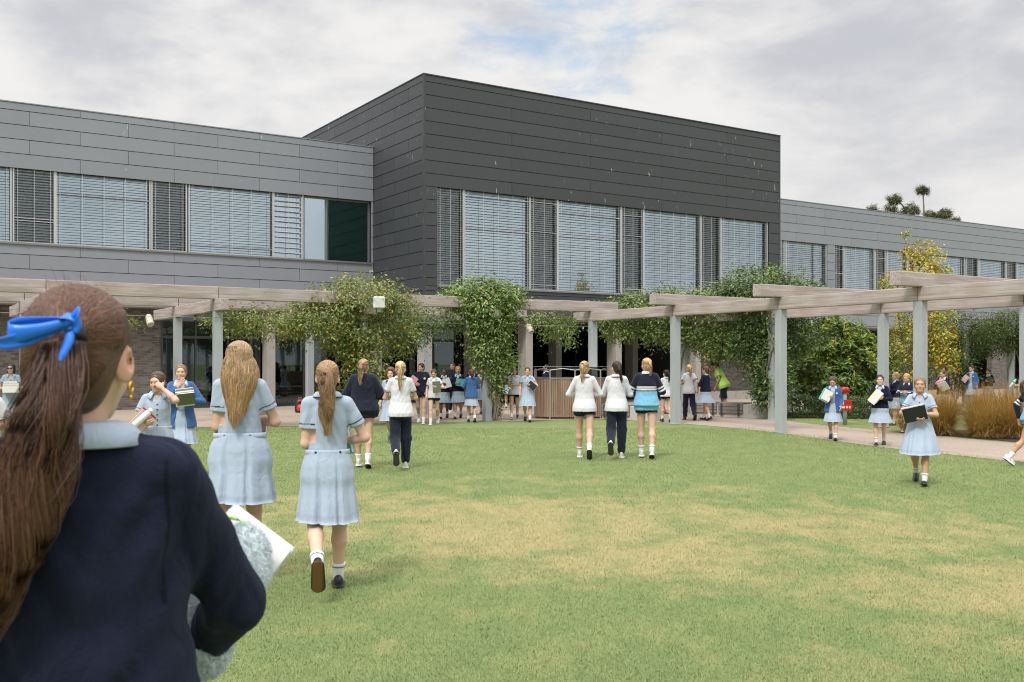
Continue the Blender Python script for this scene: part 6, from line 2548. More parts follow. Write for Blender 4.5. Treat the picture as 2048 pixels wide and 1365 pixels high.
    return dict(e=e, s=s, up=lambda p: S_(up(p)), Rt=Rt, Hm=Hm, Ho=Ho, hs=hs, T=T, hands=hands, z0=z0)


def px(u, vf, vt):
    """stand a person so that the feet are at pixel row vf and the head top at row vt"""
    y = CAM_H * F_PX / (vf - 725.0)
    return ((u - 1024.0) / F_PX * y, y), (vf - vt) / F_PX * y


# ------------------------------------------------------------------ things they carry
def to_world(P, loc, rot):
    """place a thing carried by P at a point and rotation (degrees, xyz) of the person's own frame"""
    m = Matrix.Translation(P['e'].location) @ Matrix.Rotation(P['e'].rotation_euler[2], 4, 'Z') @ Matrix.Translation(Vector(P['up'](loc))) @ \
        (Matrix.Rotation(R(rot[2]), 4, 'Z') @ Matrix.Rotation(R(rot[1]), 4, 'Y') @ Matrix.Rotation(R(rot[0]), 4, 'X'))
    return m


def books(P, loc, rot, items, label, name='book_stack', cat='books', group='books held by the students'):
    """stack of books and folders; items are (colour, width, height, thickness); x width, y thickness, z height"""
    o = empty(name, (0, 0, 0), 0, label, cat, group)
    o.matrix_world = to_world(P, loc, rot)
    y = -sum(i[3] for i in items) / 2
    for q, (c, w, h, t) in enumerate(items):
        mb = MB()
        mb.cur = tuple(c)
        dx, dz = random.uniform(-.012, .012), random.uniform(-.012, .012)
        x0, x1, z0, z1 = -w / 2 + dx, w / 2 + dx, -h / 2 + dz, h / 2 + dz
        ct = 0.0018
        mb.box(x0, x1, y, y + ct, z0, z1)
        mb.box(x0, x1, y + t - ct, y + t - 0.0003, z0, z1)
        mb.box(x0 - 0.001, x0 + ct, y + ct, y + t - ct, z0, z1)
        b = mb.build('book', M['cover'], o)
        mb = MB()
        mb.box(x0 + ct + 0.001, x1 - 0.004, y + ct, y + t - ct, z0 + 0.004, z1 - 0.004)
        mb.build('pages', M['pages'], b)
        y += t
    return o


def pad(P, loc, rot, c, w, h, t, label, name='notebook'):
    return books(P, loc, rot, [(c, w, h, t)], label, name, 'book')


C_ = dict(white=(0.70, 0.70, 0.70), green=(0.05, 0.22, 0.08), olive=(0.09, 0.11, 0.06), pink=(0.62, 0.28, 0.38), purple=(0.17, 0.07, 0.30), teal=(0.08, 0.50, 0.42), blue=(0.04, 0.25, 0.50),
          black=(0.015, 0.016, 0.018), yellow=(0.60, 0.50, 0.08), magenta=(0.40, 0.03, 0.18), grey=(0.30, 0.30, 0.29), lime=(0.35, 0.5, 0.08), cyan=(0.10, 0.50, 0.55), palepink=(0.62, 0.42, 0.44), paleblue=(0.36, 0.52, 0.68))
# ------------------------------------------------------------------ the students
CROWD = 'students walking under the pergola'
LAWNG = 'students crossing the lawn'
PATHG = 'students on the path beside the lawn'
TIED = lambda c, **k: dict(style='tied', c=c, **k)
TAIL = lambda c, **k: dict(style='tail', c=c, **k)

# -- the three big figures on the lawn
pos, h = px(655, 1181, 720)
P6 = person('girl in pale blue dress with wavy honey ponytail, one brown shoe sole lifted behind', pos, h, 2, ('lift', 'R'), ('elbow_out', 'front_hold'), 'dress',
            TAIL('lightbrown', tip='honey', len=0.44, tie=0.10, fat=1.6, wave=0.017, wf=15, out=0.045, n=900, ncap=2600, wk=0.85), 'fair', yaw=-4, near=True, res=0.0062, seed=6, extra=dict(hem=-0.395, flare=0.210), group=LAWNG)
books(P6, (0.10, 0.20, 0.20), (8, -10, -50), [(C_['teal'], 0.23, 0.31, 0.03), (C_['paleblue'], 0.21, 0.29, 0.02)], 'mint green folder under the right arm of the girl with the wavy ponytail')
pos, h = px(480, 1163, 690)
P5 = person('tall girl in pale blue dress with very long loose streaked blonde hair, seen from behind', pos, h, -10, ('small', 'R'), ('hold', 'front_hold'), 'dress',
            dict(style='loose', c='lightbrown', tip='honey', len=0.52, streak=0.45, n=4200, pinch=0.22, vol=1.08, bulge=0.40, wave=0.007, wf=7, az0=66, wk=0.9, sway=(0.015, 0, 0)), 'light', yaw=-14, near=True, res=0.0062, seed=5,
            wide=1.15, extra=dict(hem=-0.36, flare=0.235), group=LAWNG)
books(P5, (0.05, 0.20, 0.17), (0, 5, -15), [(C_['palepink'], 0.26, 0.30, 0.03)], 'pale pink folder held in front by the long haired blonde girl', 'notebook', 'book')
P3 = person('small girl in pale blue dress rubbing her eye while carrying a bottle and books', (-3.95, 11.1), 1.56, 176, ('walk', 'R'), ('front', 'eye'), 'dress',
            TAIL('brown', len=0.2, out=0.03), 'light', yaw=-22, pitch=10, near=True, res=0.008, seed=3, fine_head=True, group=LAWNG, extra=dict(flare=0.20))
books(P3, (0.17, 0.25, 0.19), (-14, -42, 20), [(C_['yellow'], 0.17, 0.25, 0.012), (C_['magenta'], 0.18, 0.26, 0.02), (C_['palepink'], 0.17, 0.24, 0.03)], 'pink, yellow and magenta books under the arm of the girl rubbing her eye')
o = empty('bottle', (0, 0, 0), 0, 'white drinks bottle held on the books by the girl rubbing her eye', 'bottle')
o.matrix_world = to_world(P3, (0.15, 0.305, 0.22), (0, -48, 15))
mb = MB()
mb.lathe([(0.034, -0.12), (0.037, -0.11), (0.037, 0.08), (0.030, 0.10)], 16)
mb.build('bottle_body', M['plastic_white'], o, True)
mb = MB()
mb.lathe([(0.031, 0.101), (0.031, 0.135), (0.024, 0.14)], 14)
mb.build('cap', M['pages'], o, True)
P4 = person('girl in open blue blazer holding a tall stack of books, one hand at her collar', ((362 - 1024) / F_PX * 14.3, 14.3), 1.64, 178, ('walk', 'L'), ('chest', 'cradle'), 'blazer',
            TAIL('lightbrown', len=0.2, out=0.03), 'light', yaw=-4, seed=4, res=0.0095, fine_head=True, group=LAWNG)
books(P4, (-0.06, 0.245, 0.27), (-24, 6, 8), [(C_['white'], 0.23, 0.27, 0.02), (C_['grey'], 0.23, 0.255, 0.02), (C_['white'], 0.25, 0.23, 0.03), (C_['olive'], 0.24, 0.18, 0.03)], 'thick stack of white folders held by the blazer girl with hand at her collar')

# -- left middle
pos, h = px(727, 936, 721)
P7 = person('girl in baggy navy jacket with wavy light brown ponytail beside the blonde in polo', pos, h, -4, ('small', 'L'), ('elbow_out', 'elbow_out'), 'jacket',
            TAIL('lightbrown', tip='honey', len=0.30, wave=0.016, wf=13, n=160), 'light', yaw=-14, seed=7, res=0.011, wide=1.12, group=LAWNG)
pos, h = px(801, 938, 722)
P9 = person('girl with sleek blonde ponytail in white short sleeved polo and navy track pants', pos, h, 2, ('lift', 'R'), ('hold', 'hold'), 'polo_pants',
            TAIL('fair', tip='blonde', len=0.36, n=160, tie=0.12, wave=0.006), 'light', yaw=-6, seed=9, res=0.010, group=LAWNG, fine_head=True)
books(P9, (0.10, 0.235, 0.28), (0, -20, -10), [(C_['lime'], 0.20, 0.27, 0.015), (C_['yellow'], 0.19, 0.26, 0.012), (C_['pink'], 0.20, 0.26, 0.015)], 'lime, yellow and pink folders held by the blonde in track pants')
P8 = person('girl with curly brown bob and headphones round her neck holding a sheet of paper', ((781 - 1024) / F_PX * 20.5, 20.5), 1.53, 168, ('step', 'L'), ('down', 'across'), 'dress',
            dict(style='curly', c='auburn', len=0.09, wave=0.02, wf=16, n=420, pinch=-0.2), 'light', yaw=6, seed=8, res=0.011, group=CROWD)
mb = MB()
aa = np.linspace(-2.3, 2.3, 18)
mb.cur = (0.02, 0.02, 0.022)
mb.tube([P8['up']((0.085 * math.sin(a), -0.01 - 0.085 * math.cos(a) * 0.9, 0.495 - 0.03 * abs(a) / 2.3)) for a in aa], 0.009, 7)
for sx in (-1, 1):
    mb.tube([P8['up']((sx * 0.055, 0.075, 0.465)), P8['up']((sx * 0.060, 0.10, 0.455))], 0.032, 12)
hp = mb.build('headphones', M['cover'], None, True)
hp.location, hp.rotation_euler = P8['e'].location, P8['e'].rotation_euler
tag(hp, 'black headphones round the neck of the curly haired girl', 'headphones')
pad(P8, (0.235, 0.09, -0.10), (0, 12, 70), C_['white'], 0.13, 0.19, 0.006, 'white paper dangling from the hand of the curly haired girl', 'paper')

# -- the group coming out of the building
def crowd(label, u, vf, vt, face, gait, arms, outfit, hair, skin='light', group=CROWD, **k):
    pos, h = px(u, vf, vt)
    return person(label, pos, min(max(h, 1.36), 1.80), face, gait, arms, outfit, hair, skin, seed=int(u), group=group, **k)


Pa = crowd('girl in navy zip jacket and short shorts with scraped back dark hair, looking left', 842, 848, 726, 176, ('step', 'L'), ('front', 'hip'), 'jacket', TIED('dark'), 'light', yaw=-32, shoe='sneaker')
books(Pa, (0.20, 0.26, 0.27), (0, -38, 20), [(C_['lime'], 0.19, 0.26, 0.012), (C_['pink'], 0.19, 0.25, 0.02)], 'lime and pink folders held by the girl in the navy zip jacket')
Pa = crowd('girl in white polo and navy shorts looking down at her grey laptop in one arm', 868, 850, 738, 174, ('step', 'R'), ('down', 'cradle'), 'polo_shorts', TIED('brown'), 'fair', pitch=26, yaw=-4)
pad(Pa, (-0.11, 0.24, 0.22), (6, 4, 10), C_['olive'], 0.21, 0.30, 0.02, 'olive grey laptop held by the girl looking down', 'laptop')
Pa = crowd('dark skinned girl in navy sweater and blue skirt carrying grey patterned folders', 888, 838, 735, 176, ('walk', 'R'), ('hold', 'cradle'), 'sweater', TIED('black'), 'dark')
books(Pa, (-0.10, 0.235, 0.27), (0, 18, 0), [(C_['grey'], 0.22, 0.28, 0.02), (C_['white'], 0.22, 0.27, 0.015)], 'grey and white folders held by the dark skinned girl')
Pa = crowd('tall girl in black jacket and trousers half hidden behind the smiling girl', 905, 828, 727, 178, ('small', 'L'), ('hold', 'hold'), 'jacket_pants', TIED('dark'), 'light', yaw=-20)
Pa = crowd('smiling tanned girl in navy sweater holding a pale blue folder', 916, 838, 732, 178, ('walk', 'R'), ('hold', 'hold'), 'sweater', TAIL('honey', len=0.15), 'tan', yaw=6)
books(Pa, (-0.08, 0.23, 0.26), (0, -6, 0), [(C_['olive'], 0.27, 0.20, 0.02), (C_['cyan'], 0.27, 0.21, 0.02)], 'cyan topped folder held by the smiling tanned girl')
Pa = crowd('girl in bright blue blazer seen from behind with low auburn ponytail', 943, 845, 740, 6, ('small', 'L'), ('hold', 'hold'), 'blazer', TAIL('auburn', len=0.17, fat=1.5, tie=0.07), 'light')
Pa = crowd('girl in navy sweater peering from behind the blue blazer girl', 944, 831, 735, 184, ('small', 'R'), ('hold', 'cradle'), 'sweater', TIED('black'), 'light', yaw=12)
pad(Pa, (-0.17, 0.235, 0.26), (0, 30, 0), (0.24, 0.17, 0.12), 0.18, 0.25, 0.03, 'brown book held by the girl behind the blue blazer')
Pa = crowd('girl in pale dress mostly hidden by the leafy post', 965, 829, 736, 170, ('small', 'L'), ('hold', 'down'), 'dress', TIED('dark'), 'tan')
Pa = crowd('girl in white polo glimpsed between the vine trunk and the entrance', 991, 822, 733, 184, ('small', 'R'), ('down', 'hold'), 'polo_shorts', TIED('dark'), 'tan')
Pa = crowd('girl in navy sweater standing in the dark entrance behind the polo girl', 1017, 817, 727, 180, ('stand', 'R'), ('down', 'hold'), 'sweater', TIED('black'), 'tan')
Pa = crowd('girl with loose dark hair in white polo and navy shorts, arm folded across', 1029, 840, 734, 178, ('walk', 'R'), ('across', 'down'), 'polo_shorts', dict(style='loose', c='dark', len=0.17, az0=95, n=260), 'light', shoe='navy_sneaker')
Pa = crowd('girl in pale blue dress stepping onto the lawn left of the kiosk', 1055, 844, 734, 178, ('walk', 'L'), ('down', 'cradle'), 'dress', TIED('brown'), 'light', extra=dict(flare=0.25))
books(Pa, (-0.15, 0.24, 0.22), (0, 50, -8), [(C_['pink'], 0.18, 0.25, 0.02), (C_['white'], 0.19, 0.26, 0.02), (C_['black'], 0.18, 0.24, 0.012)], 'pink, white and black books held by the dress girl left of the kiosk')
Pa = crowd('girl in navy sweater facing left behind the kiosk rail', 1092, 822, 730, 95, ('stand', 'R'), ('front', 'front'), 'sweater', TIED('black'), 'tan')
pad(Pa, (0.0, 0.30, 0.24), (60, 0, 0), C_['magenta'], 0.28, 0.22, 0.03, 'magenta book held by the girl behind the kiosk')

# -- three girls walking away
pos, h = px(1169, 917, 721)
P23 = person('girl in white long sleeved polo and navy shorts, blonde ponytail with a navy scrunchie', pos, h, 0, ('step', 'L'), ('elbow_out', 'elbow_out'), 'long_shorts',
             TAIL('blonde', tip='fair', len=0.27, tieband='black_elastic', tie=0.16, n=150), 'light', yaw=-16, seed=23, res=0.0095, group=LAWNG, fine_head=True)
pad(P23, (0.10, 0.235, 0.22), (0, 0, -20), C_['pink'], 0.22, 0.28, 0.02, 'pink folder held in front by the girl with the navy scrunchie')
pos, h = px(1233, 917, 722)
P24 = person('girl with a dark braid, white long sleeved polo and navy track pants', pos, h, -2, ('lift', 'R'), ('hold', 'hold'), 'long_pants',
             dict(style='braid', c='dark', len=0.27, tx=-0.15, sway=(0.05, 0, 0)), 'fair', yaw=26, seed=24, res=0.0095, group=LAWNG, fine_head=True)
pos, h = px(1293, 917, 719)
P25 = person('woman in navy and sky blue striped rugby top with a short fair plait', pos, h, 2, ('small', 'L'), ('elbow_out', 'elbow_out'), 'rugby',
             dict(style='braid', c='honey', tip='blonde', len=0.19, fat=1.0), 'light', yaw=24, seed=25, res=0.0085, group=LAWNG, wide=1.08, fine_head=True)

# -- towards the right wing
Pa = crowd('girl with sleek dark ponytail in white polo beside the first path post', 1332, 845, 742, 24, ('small', 'L'), ('hold', 'hold'), 'polo_shorts', TAIL('black', len=0.27, tie=0.07), 'light', yaw=10, shoe='black_sneaker', res=0.0115)
Pa = crowd('girl with honey ponytail in white polo and striped track pants striding past the post', 1378, 841, 729, 14, ('step', 'L'), ('back', 'hold'), 'polo_pants', TAIL('honey', len=0.26, tie=0.06), 'light', shoe='black_sneaker', res=0.0115)
Pa = crowd('girl in navy sweater and wide blue skirt with curly auburn ponytail by the bench', 1411, 842, 735, 58, ('small', 'R'), ('hold', 'hold'), 'sweater', TAIL('auburn', tip='honey', len=0.22, wave=0.02, fat=1.4), 'fair', extra=dict(flare=0.30), res=0.0115)
pos, h = px(1447, 832, 722)
Pm = person('man in lime green shirt, black shorts and cap leaning forward behind the bench', pos, 1.72, 70, ('small', 'R'), ('fwd', 'fwd'), 'hivis', TIED('black'), 'brown', lean=22, pitch=20, seed=29, shoe='black_sneaker', wide=1.15)
mb = MB()
mb.cur = (0.012, 0.012, 0.014)
cp_ = [(0.092 * math.cos(a), 0.108 * math.sin(a)) for a in np.linspace(0, 6.283, 21)]
rows = [[Pm['Ho'] + Pm['Hm'] @ (np.array((x * k, y * k - 0.01, z)) * Pm['hs']) for x, y in cp_] for k, z in ((1.02, 0.105), (1.0, 0.13), (0.85, 0.165), (0.5, 0.188), (0.02, 0.195))]
mb.grid(np.array(rows))
rows = [[Pm['Ho'] + Pm['Hm'] @ (np.array((x * 0.075, 0.085 + 0.085 * k * (1 - 0.5 * x * x), 0.108 - 0.02 * k)) * Pm['hs']) for x in np.linspace(-1, 1, 9)] for k in (0, 0.5, 1)]
mb.grid(np.array(rows))
mb.build('cap', M['fabric'], Pm['e'], True)
Pa = crowd('girl in pale dress half lost in the shade between the vine dome and the shrub', 1589, 822, 728, 184, ('small', 'L'), ('hold', 'hold'), 'dress', TIED('black'), 'tan', group=PATHG)

# -- right hand path
Pa = crowd('girl in blue blazer looking down at her books beside the red hose post', 1666, 881, 752, 176, ('walk', 'L'), ('cradle', 'fwd'), 'blazer', TIED('brown'), 'light', PATHG, pitch=30, yaw=-4, res=0.0105, fine_head=True)
books(Pa, (0.145, 0.235, 0.26), (0, -28, 12), [(C_['grey'], 0.19, 0.27, 0.03), (C_['white'], 0.20, 0.25, 0.02), (C_['teal'], 0.19, 0.22, 0.015), (C_['white'], 0.18, 0.21, 0.015)], 'grey and mint books in the arm of the blazer girl by the hose post')
Pa = crowd('smiling girl in navy sweater clasping a slanted stack of books on the path', 1760, 892, 753, 178, ('small', 'R'), ('hold', 'hold'), 'sweater', TIED('dark'), 'fair', PATHG, yaw=2, res=0.0105, fine_head=True, extra=dict(flare=0.26))
books(Pa, (0.085, 0.25, 0.25), (0, -38, 0), [(C_['paleblue'], 0.17, 0.22, 0.02), (C_['white'], 0.15, 0.27, 0.03), (C_['yellow'], 0.15, 0.28, 0.012), (C_['white'], 0.15, 0.29, 0.015)], 'slanted stack of white, yellow and pale blue books held by the smiling path girl')
Pa = crowd('girl in navy sweater with a swinging ponytail walking left with a purple book', 1791, 851, 745, 118, ('lift', 'L'), ('hold', 'hold'), 'sweater', TAIL('honey', len=0.22, sway=(0, -0.10, 0)), 'light', PATHG, res=0.0115)
pad(Pa, (0.03, 0.25, 0.31), (0, 0, 0), C_['purple'], 0.24, 0.22, 0.03, 'purple book held by the girl with the swinging ponytail')
Pa = crowd('girl in navy top with two white bands looking down behind the front dress girl', 1814, 866, 755, 168, ('small', 'R'), ('hold', 'hold'), 'rugby', TAIL('honey', len=0.18), 'light', PATHG, pitch=24, yaw=-8, res=0.0115)
pos, h = px(1840, 969, 753)
P35 = person('girl in pale blue dress facing us on the lawn, holding a ring binder and papers', pos, h, 176, ('walk', 'L'), (((0.055, 0.215, 0.135), (1.0, -0.25, -0.2), 'grip', (-0.2, -0.6, 0.6)), 'hold'), 'dress', TIED('lightbrown'), 'tan', yaw=4, pitch=-2, near=True, res=0.0085, seed=35, fine_head=True,
             extra=dict(flare=0.285, hem=-0.41), group=PATHG)
books(P35, (0.06, 0.25, 0.215), (-22, 14, 6), [(C_['grey'], 0.27, 0.20, 0.012), (C_['white'], 0.29, 0.22, 0.025), (C_['olive'], 0.28, 0.21, 0.02), (C_['black'], 0.29, 0.21, 0.02)], 'ring binder and sheaf of papers held by the front dress girl')
Pa = crowd('girl in navy sweater hugging a pink case and a green book behind the tall grass', 1886, 846, 742, 160, ('small', 'L'), ('hold', 'hold'), 'sweater', TIED('brown'), 'light', PATHG, pitch=16, yaw=-12)
books(Pa, (-0.10, 0.245, 0.25), (-30, 22, 0), [(C_['green'], 0.23, 0.26, 0.02), (C_['white'], 0.23, 0.26, 0.015)], 'green book held by the girl hugging a pink case')
o = empty('pencil_case', (0, 0, 0), 0, 'pink soft pencil case hugged with the green book', 'pencil case')
o.matrix_world = to_world(Pa, (0.02, 0.20, 0.36), (10, 30, 0))
mb = MB()
mb.tube([(-0.11, 0, 0.02), (-0.06, 0.01, 0.0), (0.02, 0, 0.02), (0.10, 0.01, 0.0), (0.13, 0, 0.01)], [0.02, 0.055, 0.06, 0.05, 0.02], 12)
mb.cur = None
mb.build('case', mat('pink_cloth', rough=0.9, fn=plain_var((0.60, 0.22, 0.30), 0.9)), o, True)
Pa = crowd('girl in pale dress standing by the bin store with a bright blue folder', 1907, 789, 728, 172, ('stand', 'L'), ('hold', 'hold'), 'dress', TIED('black'), 'tan', PATHG)
books(Pa, (0.0, 0.24, 0.22), (0, 0, 0), [(C_['blue'], 0.25, 0.32, 0.03)], 'bright blue folder held by the girl at the bin store', 'notebook', 'book')
Pa = crowd('girl in navy sweater whose head shows above the bin store rail', 1881, 786, 729, 176, ('stand', 'L'), ('down', 'down'), 'sweater', TIED('black'), 'brown', PATHG)
Pa = crowd('girl in open blue blazer looking left above the brown grass', 1943, 816, 733, 164, ('small', 'L'), ('cradle', 'down'), 'blazer', TIED('brown'), 'light', PATHG, yaw=-22)
pad(Pa, (0.17, 0.25, 0.24), (0, -40, 0), C_['palepink'], 0.19, 0.25, 0.03, 'pale pink book in the arm of the blazer girl above the grass')
Pa = crowd('girl in navy sweater with an olive book, in front of the brick wall', 1977, 812, 741, 168, ('small', 'R'), ('chest', 'hold'), 'sweater', TIED('brown', ), 'light', PATHG, yaw=-30)
pad(Pa, (-0.13, 0.25, 0.27), (0, 48, 0), C_['olive'], 0.19, 0.26, 0.03, 'olive book held by the girl in front of the brick wall')
yy = 15.7
P41 = person('girl in striped rugby top striding out of the right edge of the picture', ((2064 - 1024) / F_PX * yy, yy), 1.45, -66, ('walk', 'R'), ('elbow_out', 'back'), 'rugby', TAIL('brown'), 'tan', seed=41, res=0.009, group=PATHG)
pos, h = px(2046, 838, 738)
Pa = person('girl in white polo behind the last pergola post with a cyan bottle', pos, h, 110, ('small', 'L'), ('front', 'front'), 'polo_shorts', TIED('brown'), 'light', seed=42, group=PATHG)
o = empty('bottle', (0, 0, 0), 0, 'cyan and white bottle poking out beside the last pergola post', 'bottle')
o.matrix_world = to_world(Pa, (0.05, 0.30, 0.24), (0, 0, 0)) @ Matrix.Rotation(R(35), 4, 'X')
mb = MB()
mb.lathe([(0.036, -0.14), (0.040, -0.13), (0.040, 0.08), (0.028, 0.11)], 14)
mb.build('bottle_body', M['plastic_white'], o, True)
mb = MB()
mb.lathe([(0.041, 0.02), (0.041, 0.075), (0.029, 0.111), (0.026, 0.15), (0.015, 0.16)], 14)
mb.build('cap', mat('cyan_plastic', rough=0.4, fn=plain_var((0.06, 0.50, 0.52), 0.4)), o, True)

# -- left edge
pos, h = px(22, 872, 732)
Pa = person('dark haired woman in sunglasses carrying boxes before the brick wall', pos, 1.60, 178, ('small', 'L'), ('front', 'front'), 'dress', dict(style='loose', c='black', len=0.12, az0=80, n=160), 'light', seed=50, yaw=-18, group=CROWD)
books(Pa, (0.0, 0.30, 0.22), (90, 0, 0), [((0.30, 0.19, 0.10), 0.34, 0.26, 0.16), (C_['white'], 0.32, 0.24, 0.05), (C_['grey'], 0.28, 0.22, 0.05)], 'cardboard and white boxes carried by the woman in sunglasses', 'box_stack', 'boxes')
mb = MB()
mb.cur = (0.01, 0.01, 0.012)
for sx in (-1, 1):
    pts = [Pa['Ho'] + Pa['Hm'] @ (np.array((sx * 0.032 + 0.024 * math.cos(a), 0.097, 0.056 + 0.019 * math.sin(a))) * Pa['hs']) for a in np.linspace(0, 6.283, 13)]
    n0 = len(mb.v)
    mb._add(pts[:-1], [tuple(range(12))])
    mb.tube([Pa['Ho'] + Pa['Hm'] @ (np.array(q) * Pa['hs']) for q in ((sx * 0.058, 0.094, 0.060), (sx * 0.080, 0.0, 0.058))], 0.003, 5)
mb.tube([Pa['Ho'] + Pa['Hm'] @ (np.array(q) * Pa['hs']) for q in ((-0.01, 0.099, 0.062), (0.01, 0.099, 0.062))], 0.003, 5)
mb.build('sunglasses', M['cover'], Pa['e'])
Pa = person('long haired girl in white polo cut off by the left picture edge', ((-34 - 1024) / F_PX * 9.0, 9.0), 1.56, -20, ('small', 'L'), ('hold', 'hold'), 'polo_shorts', dict(style='loose', c='chestnut', len=0.28, n=700), 'light', seed=51, near=True, res=0.011, group=LAWNG)

# ------------------------------------------------------------------ the girl in the foreground
FG = person('girl in navy sweater close to us with long brown ponytail tied with a blue ribbon', (-0.755, 1.74), 1.785, -16, ('stand', 'R'),
            (((0.13, 0.29, 0.055), (1.0, -0.25, -0.45), 'grip', (-0.6, -0.2, 0.6)), ((0.0, 0.27, 0.10), (0.9, -0.3, -0.5), 'grip', (-0.3, -0.3, 0.8))), 'sweater',
            dict(style='tail', c='chestnut', tip='copper', len=0.50, tie=0.055, tx=0.26, fat=1.18, wave=0.020, wf=14, out=0.058, n=8000, ncap=15000, wk=0.46, sway=(-0.15, -0.02, 0)), 'light', yaw=-6, pitch=1, near=True, res=0.0055, seed=1, fine_head=True, wide=1.06)
T = FG['T']
# flyaway hairs round the head and the tail
rf = np.random.default_rng(8)
nf = 120
az = rf.uniform(-math.pi, math.pi, nf)
d_ = dirs(az, np.radians(rf.uniform(-20, 85, nf)))
P = np.zeros((nf, 7, 3))
P[:, 0] = HC + d_ * (cap_r(d_) * 1.0)[:, None]
stp = unit(d_ * 0.55 + np.array((0, -0.9, 0.1)) + rf.normal(0, 0.45, (nf, 3)))
for q in range(1, 7):
    stp = unit(stp + rf.normal(0, 0.22, (nf, 3)) + np.array((0, -0.08, -0.10)) - 0.12 * d_)
    P[:, q] = P[:, q - 1] + stp * 0.008
P = (P * FG['hs']) @ FG['Hm'].T + FG['Ho']
v, f, c = strand_mesh(P, np.full((1, 7), 0.00028), np.array(HAIRC['copper'])[None] * rf.uniform(0.6, 1.6, (nf, 1)))
np_mesh('flyaway_hair', v, f, M['hair'], FG['e'], True, c)
Hm, hs = FG['Hm'], FG['hs']
mb = MB()
mb.tube([T + Hm @ (np.array((0.027 * math.cos(a), 0.004, 0.025 * math.sin(a))) * hs) for a in np.linspace(0, 6.283, 21)], 0.008, 8)
mb.build('hair_tie', M['black_elastic'], FG['e'], True)


def ribbon(ctr, wid, nrm, n=26):
    """flat strip along a centre line; nrm gives the across direction at each point"""
    c = smooth_line3(ctr, 6)
    k = np.linspace(0, len(ctr) - 1, len(c))
    w = np.interp(k, range(len(ctr)), wid)
    a = np.stack([np.interp(k, range(len(ctr)), np.array(nrm)[:, q]) for q in range(3)], 1)
    a = unit(a)
    mb = MB()
    P = np.stack([c + a * w[:, None] * q + np.cross(unit(np.gradient(c, axis=0)), a) * 0.004 * (1 - abs(q)) for q in np.linspace(-1, 1, 5)], 1)
    mb.grid(P)
    return mb


# bow frame: x right, y away from the head (backwards), z up
Bx, By, Bz = Hm @ np.array((1.0, 0, 0)), Hm @ np.array((0, -1.0, 0)), np.array((0, 0, 1.0))
bp_ = lambda p: T + (Bx * p[0] + By * p[1] + Bz * p[2])
rb = bpy.data.objects.new('ribbon_bow', None)
Z_ = (0, 0.35, 1)
strips = [
    # big loop drawn out to the left
    ('loop', [(0.016, 0.022, 0.028), (-0.020, 0.030, 0.026), (-0.055, 0.034, 0.018), (-0.068, 0.040, 0.012), (-0.055, 0.052, 0.006), (-0.020, 0.044, 0.014), (0.014, 0.030, 0.026)],
     [0.007, 0.010, 0.018, 0.017, 0.017, 0.011, 0.007], [Z_] * 7),
    ('loop', [(0.018, 0.022, 0.030), (0.034, 0.028, 0.042), (0.040, 0.034, 0.034), (0.034, 0.040, 0.020), (0.018, 0.032, 0.024)], [0.007, 0.011, 0.013, 0.012, 0.007], [Z_] * 5),
    ('ribbon_end', [(0.012, 0.028, 0.024), (-0.030, 0.046, 0.004), (-0.060, 0.056, -0.006), (-0.078, 0.060, -0.008)], [0.007, 0.011, 0.012, 0.008], [Z_] * 4),
    ('ribbon_end', [(0.020, 0.028, 0.022), (0.022, 0.036, -0.004), (0.012, 0.042, -0.030), (0.008, 0.044, -0.050), (0.018, 0.046, -0.062)], [0.007, 0.008, 0.008, 0.008, 0.007], [(1, 0.1, 0.1)] * 5),
]
for nm, pts, w, nr in strips:
    m_ = ribbon([bp_(p) for p in pts], w, [Bx * q[0] + By * q[1] + Bz * q[2] for q in nr])
    ob = m_.build(nm, M['ribbon'], FG['e'], True)
    sd = ob.modifiers.new('thick', 'SOLIDIFY')
    sd.thickness = 0.0012
mb = MB()
mb.tube([bp_((0.016, 0.020, 0.016)), bp_((0.017, 0.030, 0.022)), bp_((0.018, 0.034, 0.030)), bp_((0.018, 0.026, 0.038))], [0.008, 0.013, 0.013, 0.007], 10)
mb.build('ribbon_knot', M['ribbon'], FG['e'], True)
# gold earring on the right ear
ec = FG['Ho'] + Hm @ (np.array((0.0835, -0.004, 0.006)) * hs)
mb = MB()
mb.tube([ec + Hm @ np.array((0.003, 0.0085 * math.cos(a), -0.004 + 0.0085 * math.sin(a))) for a in np.linspace(0, 6.283, 16)], 0.0030, 8)
mb.lathe([(0.001, 0.004), (0.0042, 0.001), (0.0042, -0.004), (0.001, -0.007)], 10, tuple(ec + np.array((0.002, 0, -0.020))))
mb.build('earring', M['gold'], FG['e'], True)

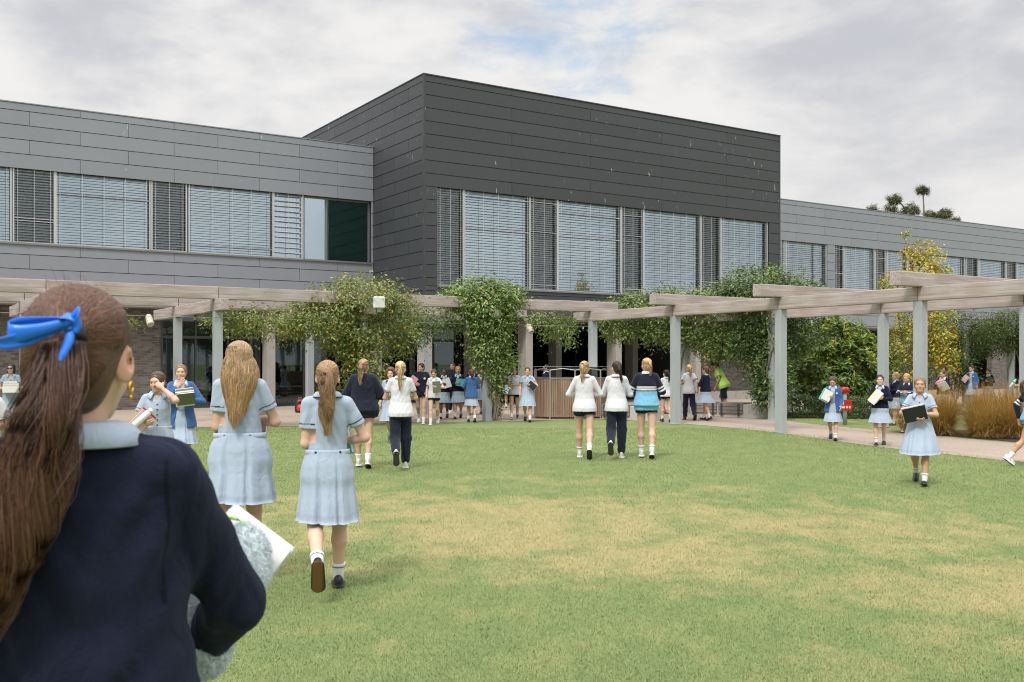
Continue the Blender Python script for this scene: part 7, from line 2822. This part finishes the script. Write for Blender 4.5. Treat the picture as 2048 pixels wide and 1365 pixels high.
# fluffy pale bag and white folders under her right arm
o = books(FG, (0.185, 0.335, 0.215), (-22, 32, -24), [(C_['white'], 0.165, 0.21, 0.014), (C_['white'], 0.16, 0.205, 0.008), (C_['paleblue'], 0.155, 0.205, 0.004), (C_['white'], 0.168, 0.215, 0.010)], 'white folders and papers under the arm of the girl with the blue ribbon')
o = empty('fluffy_bag', (0, 0, 0), 0, 'pale blue fluffy bag with a green loop clutched by the girl with the ribbon', 'bag')
o.matrix_world = to_world(FG, (0.172, 0.235, 0.175), (-10, 24, -24)) @ Matrix.Scale(0.9, 4)
ff = Field((-0.16, -0.09, -0.22), (0.16, 0.09, 0.22), 0.006)
ff.rc((0.02, 0, -0.13), (0.0, 0, 0.12), 0.052, 0.058, 0.0)
ff.rc((0.03, 0.0, -0.10), (0.03, 0.0, 0.10), 0.050, 0.050, 0.03)
ff.rc((-0.03, 0.0, -0.12), (-0.04, 0.0, 0.09), 0.045, 0.050, 0.03)
V, F = ff.mesh()
rr = np.random.default_rng(77)
V = V + 0.006 * np.stack([np.sin(V[:, 2] * 60 + V[:, 0] * 40), np.sin(V[:, 0] * 70 + V[:, 2] * 30), np.sin(V[:, 1] * 50)], 1)
n_ = unit(V - np.array((0, 0, 1.0)) * np.clip(V[:, 2:3], -0.1, 0.1))
col = np.array((0.60, 0.68, 0.72)) * (0.96 + 0.06 * (np.sin(V[:, 0] * 47 + V[:, 2] * 31) * np.sin(V[:, 2] * 23 + V[:, 1] * 50)))[:, None]
np_mesh('bag_body', V, F, M['fabric'], o, True, col)
k = rr.choice(len(V), min(9000, len(V)), replace=len(V) < 9000)
P = np.zeros((len(k), 3, 3))
P[:, 0] = V[k]
d = unit(n_[k] + rr.normal(0, 0.45, (len(k), 3)))
P[:, 1] = V[k] + d * 0.006
P[:, 2] = V[k] + unit(d + rr.normal(0, 0.4, (len(k), 3))) * 0.012
v, f, c = strand_mesh(P, np.array((0.0009, 0.0008, 0.0003))[None], col[k] * rr.uniform(1.0, 1.15, (len(k), 1)))
np_mesh('fluff', v, f, M['fabric'], o, True, np.clip(c, 0, 0.8))
mb = MB()
mb.tube([(-0.03 + 0.04 * math.cos(a), 0.0, 0.155 + 0.028 * math.sin(a)) for a in np.linspace(-0.3, 3.5, 12)], 0.004, 8)
mb.build('loop', mat('green_cord', rough=0.7, fn=plain_var((0.28, 0.55, 0.16), 0.7)), o, True)
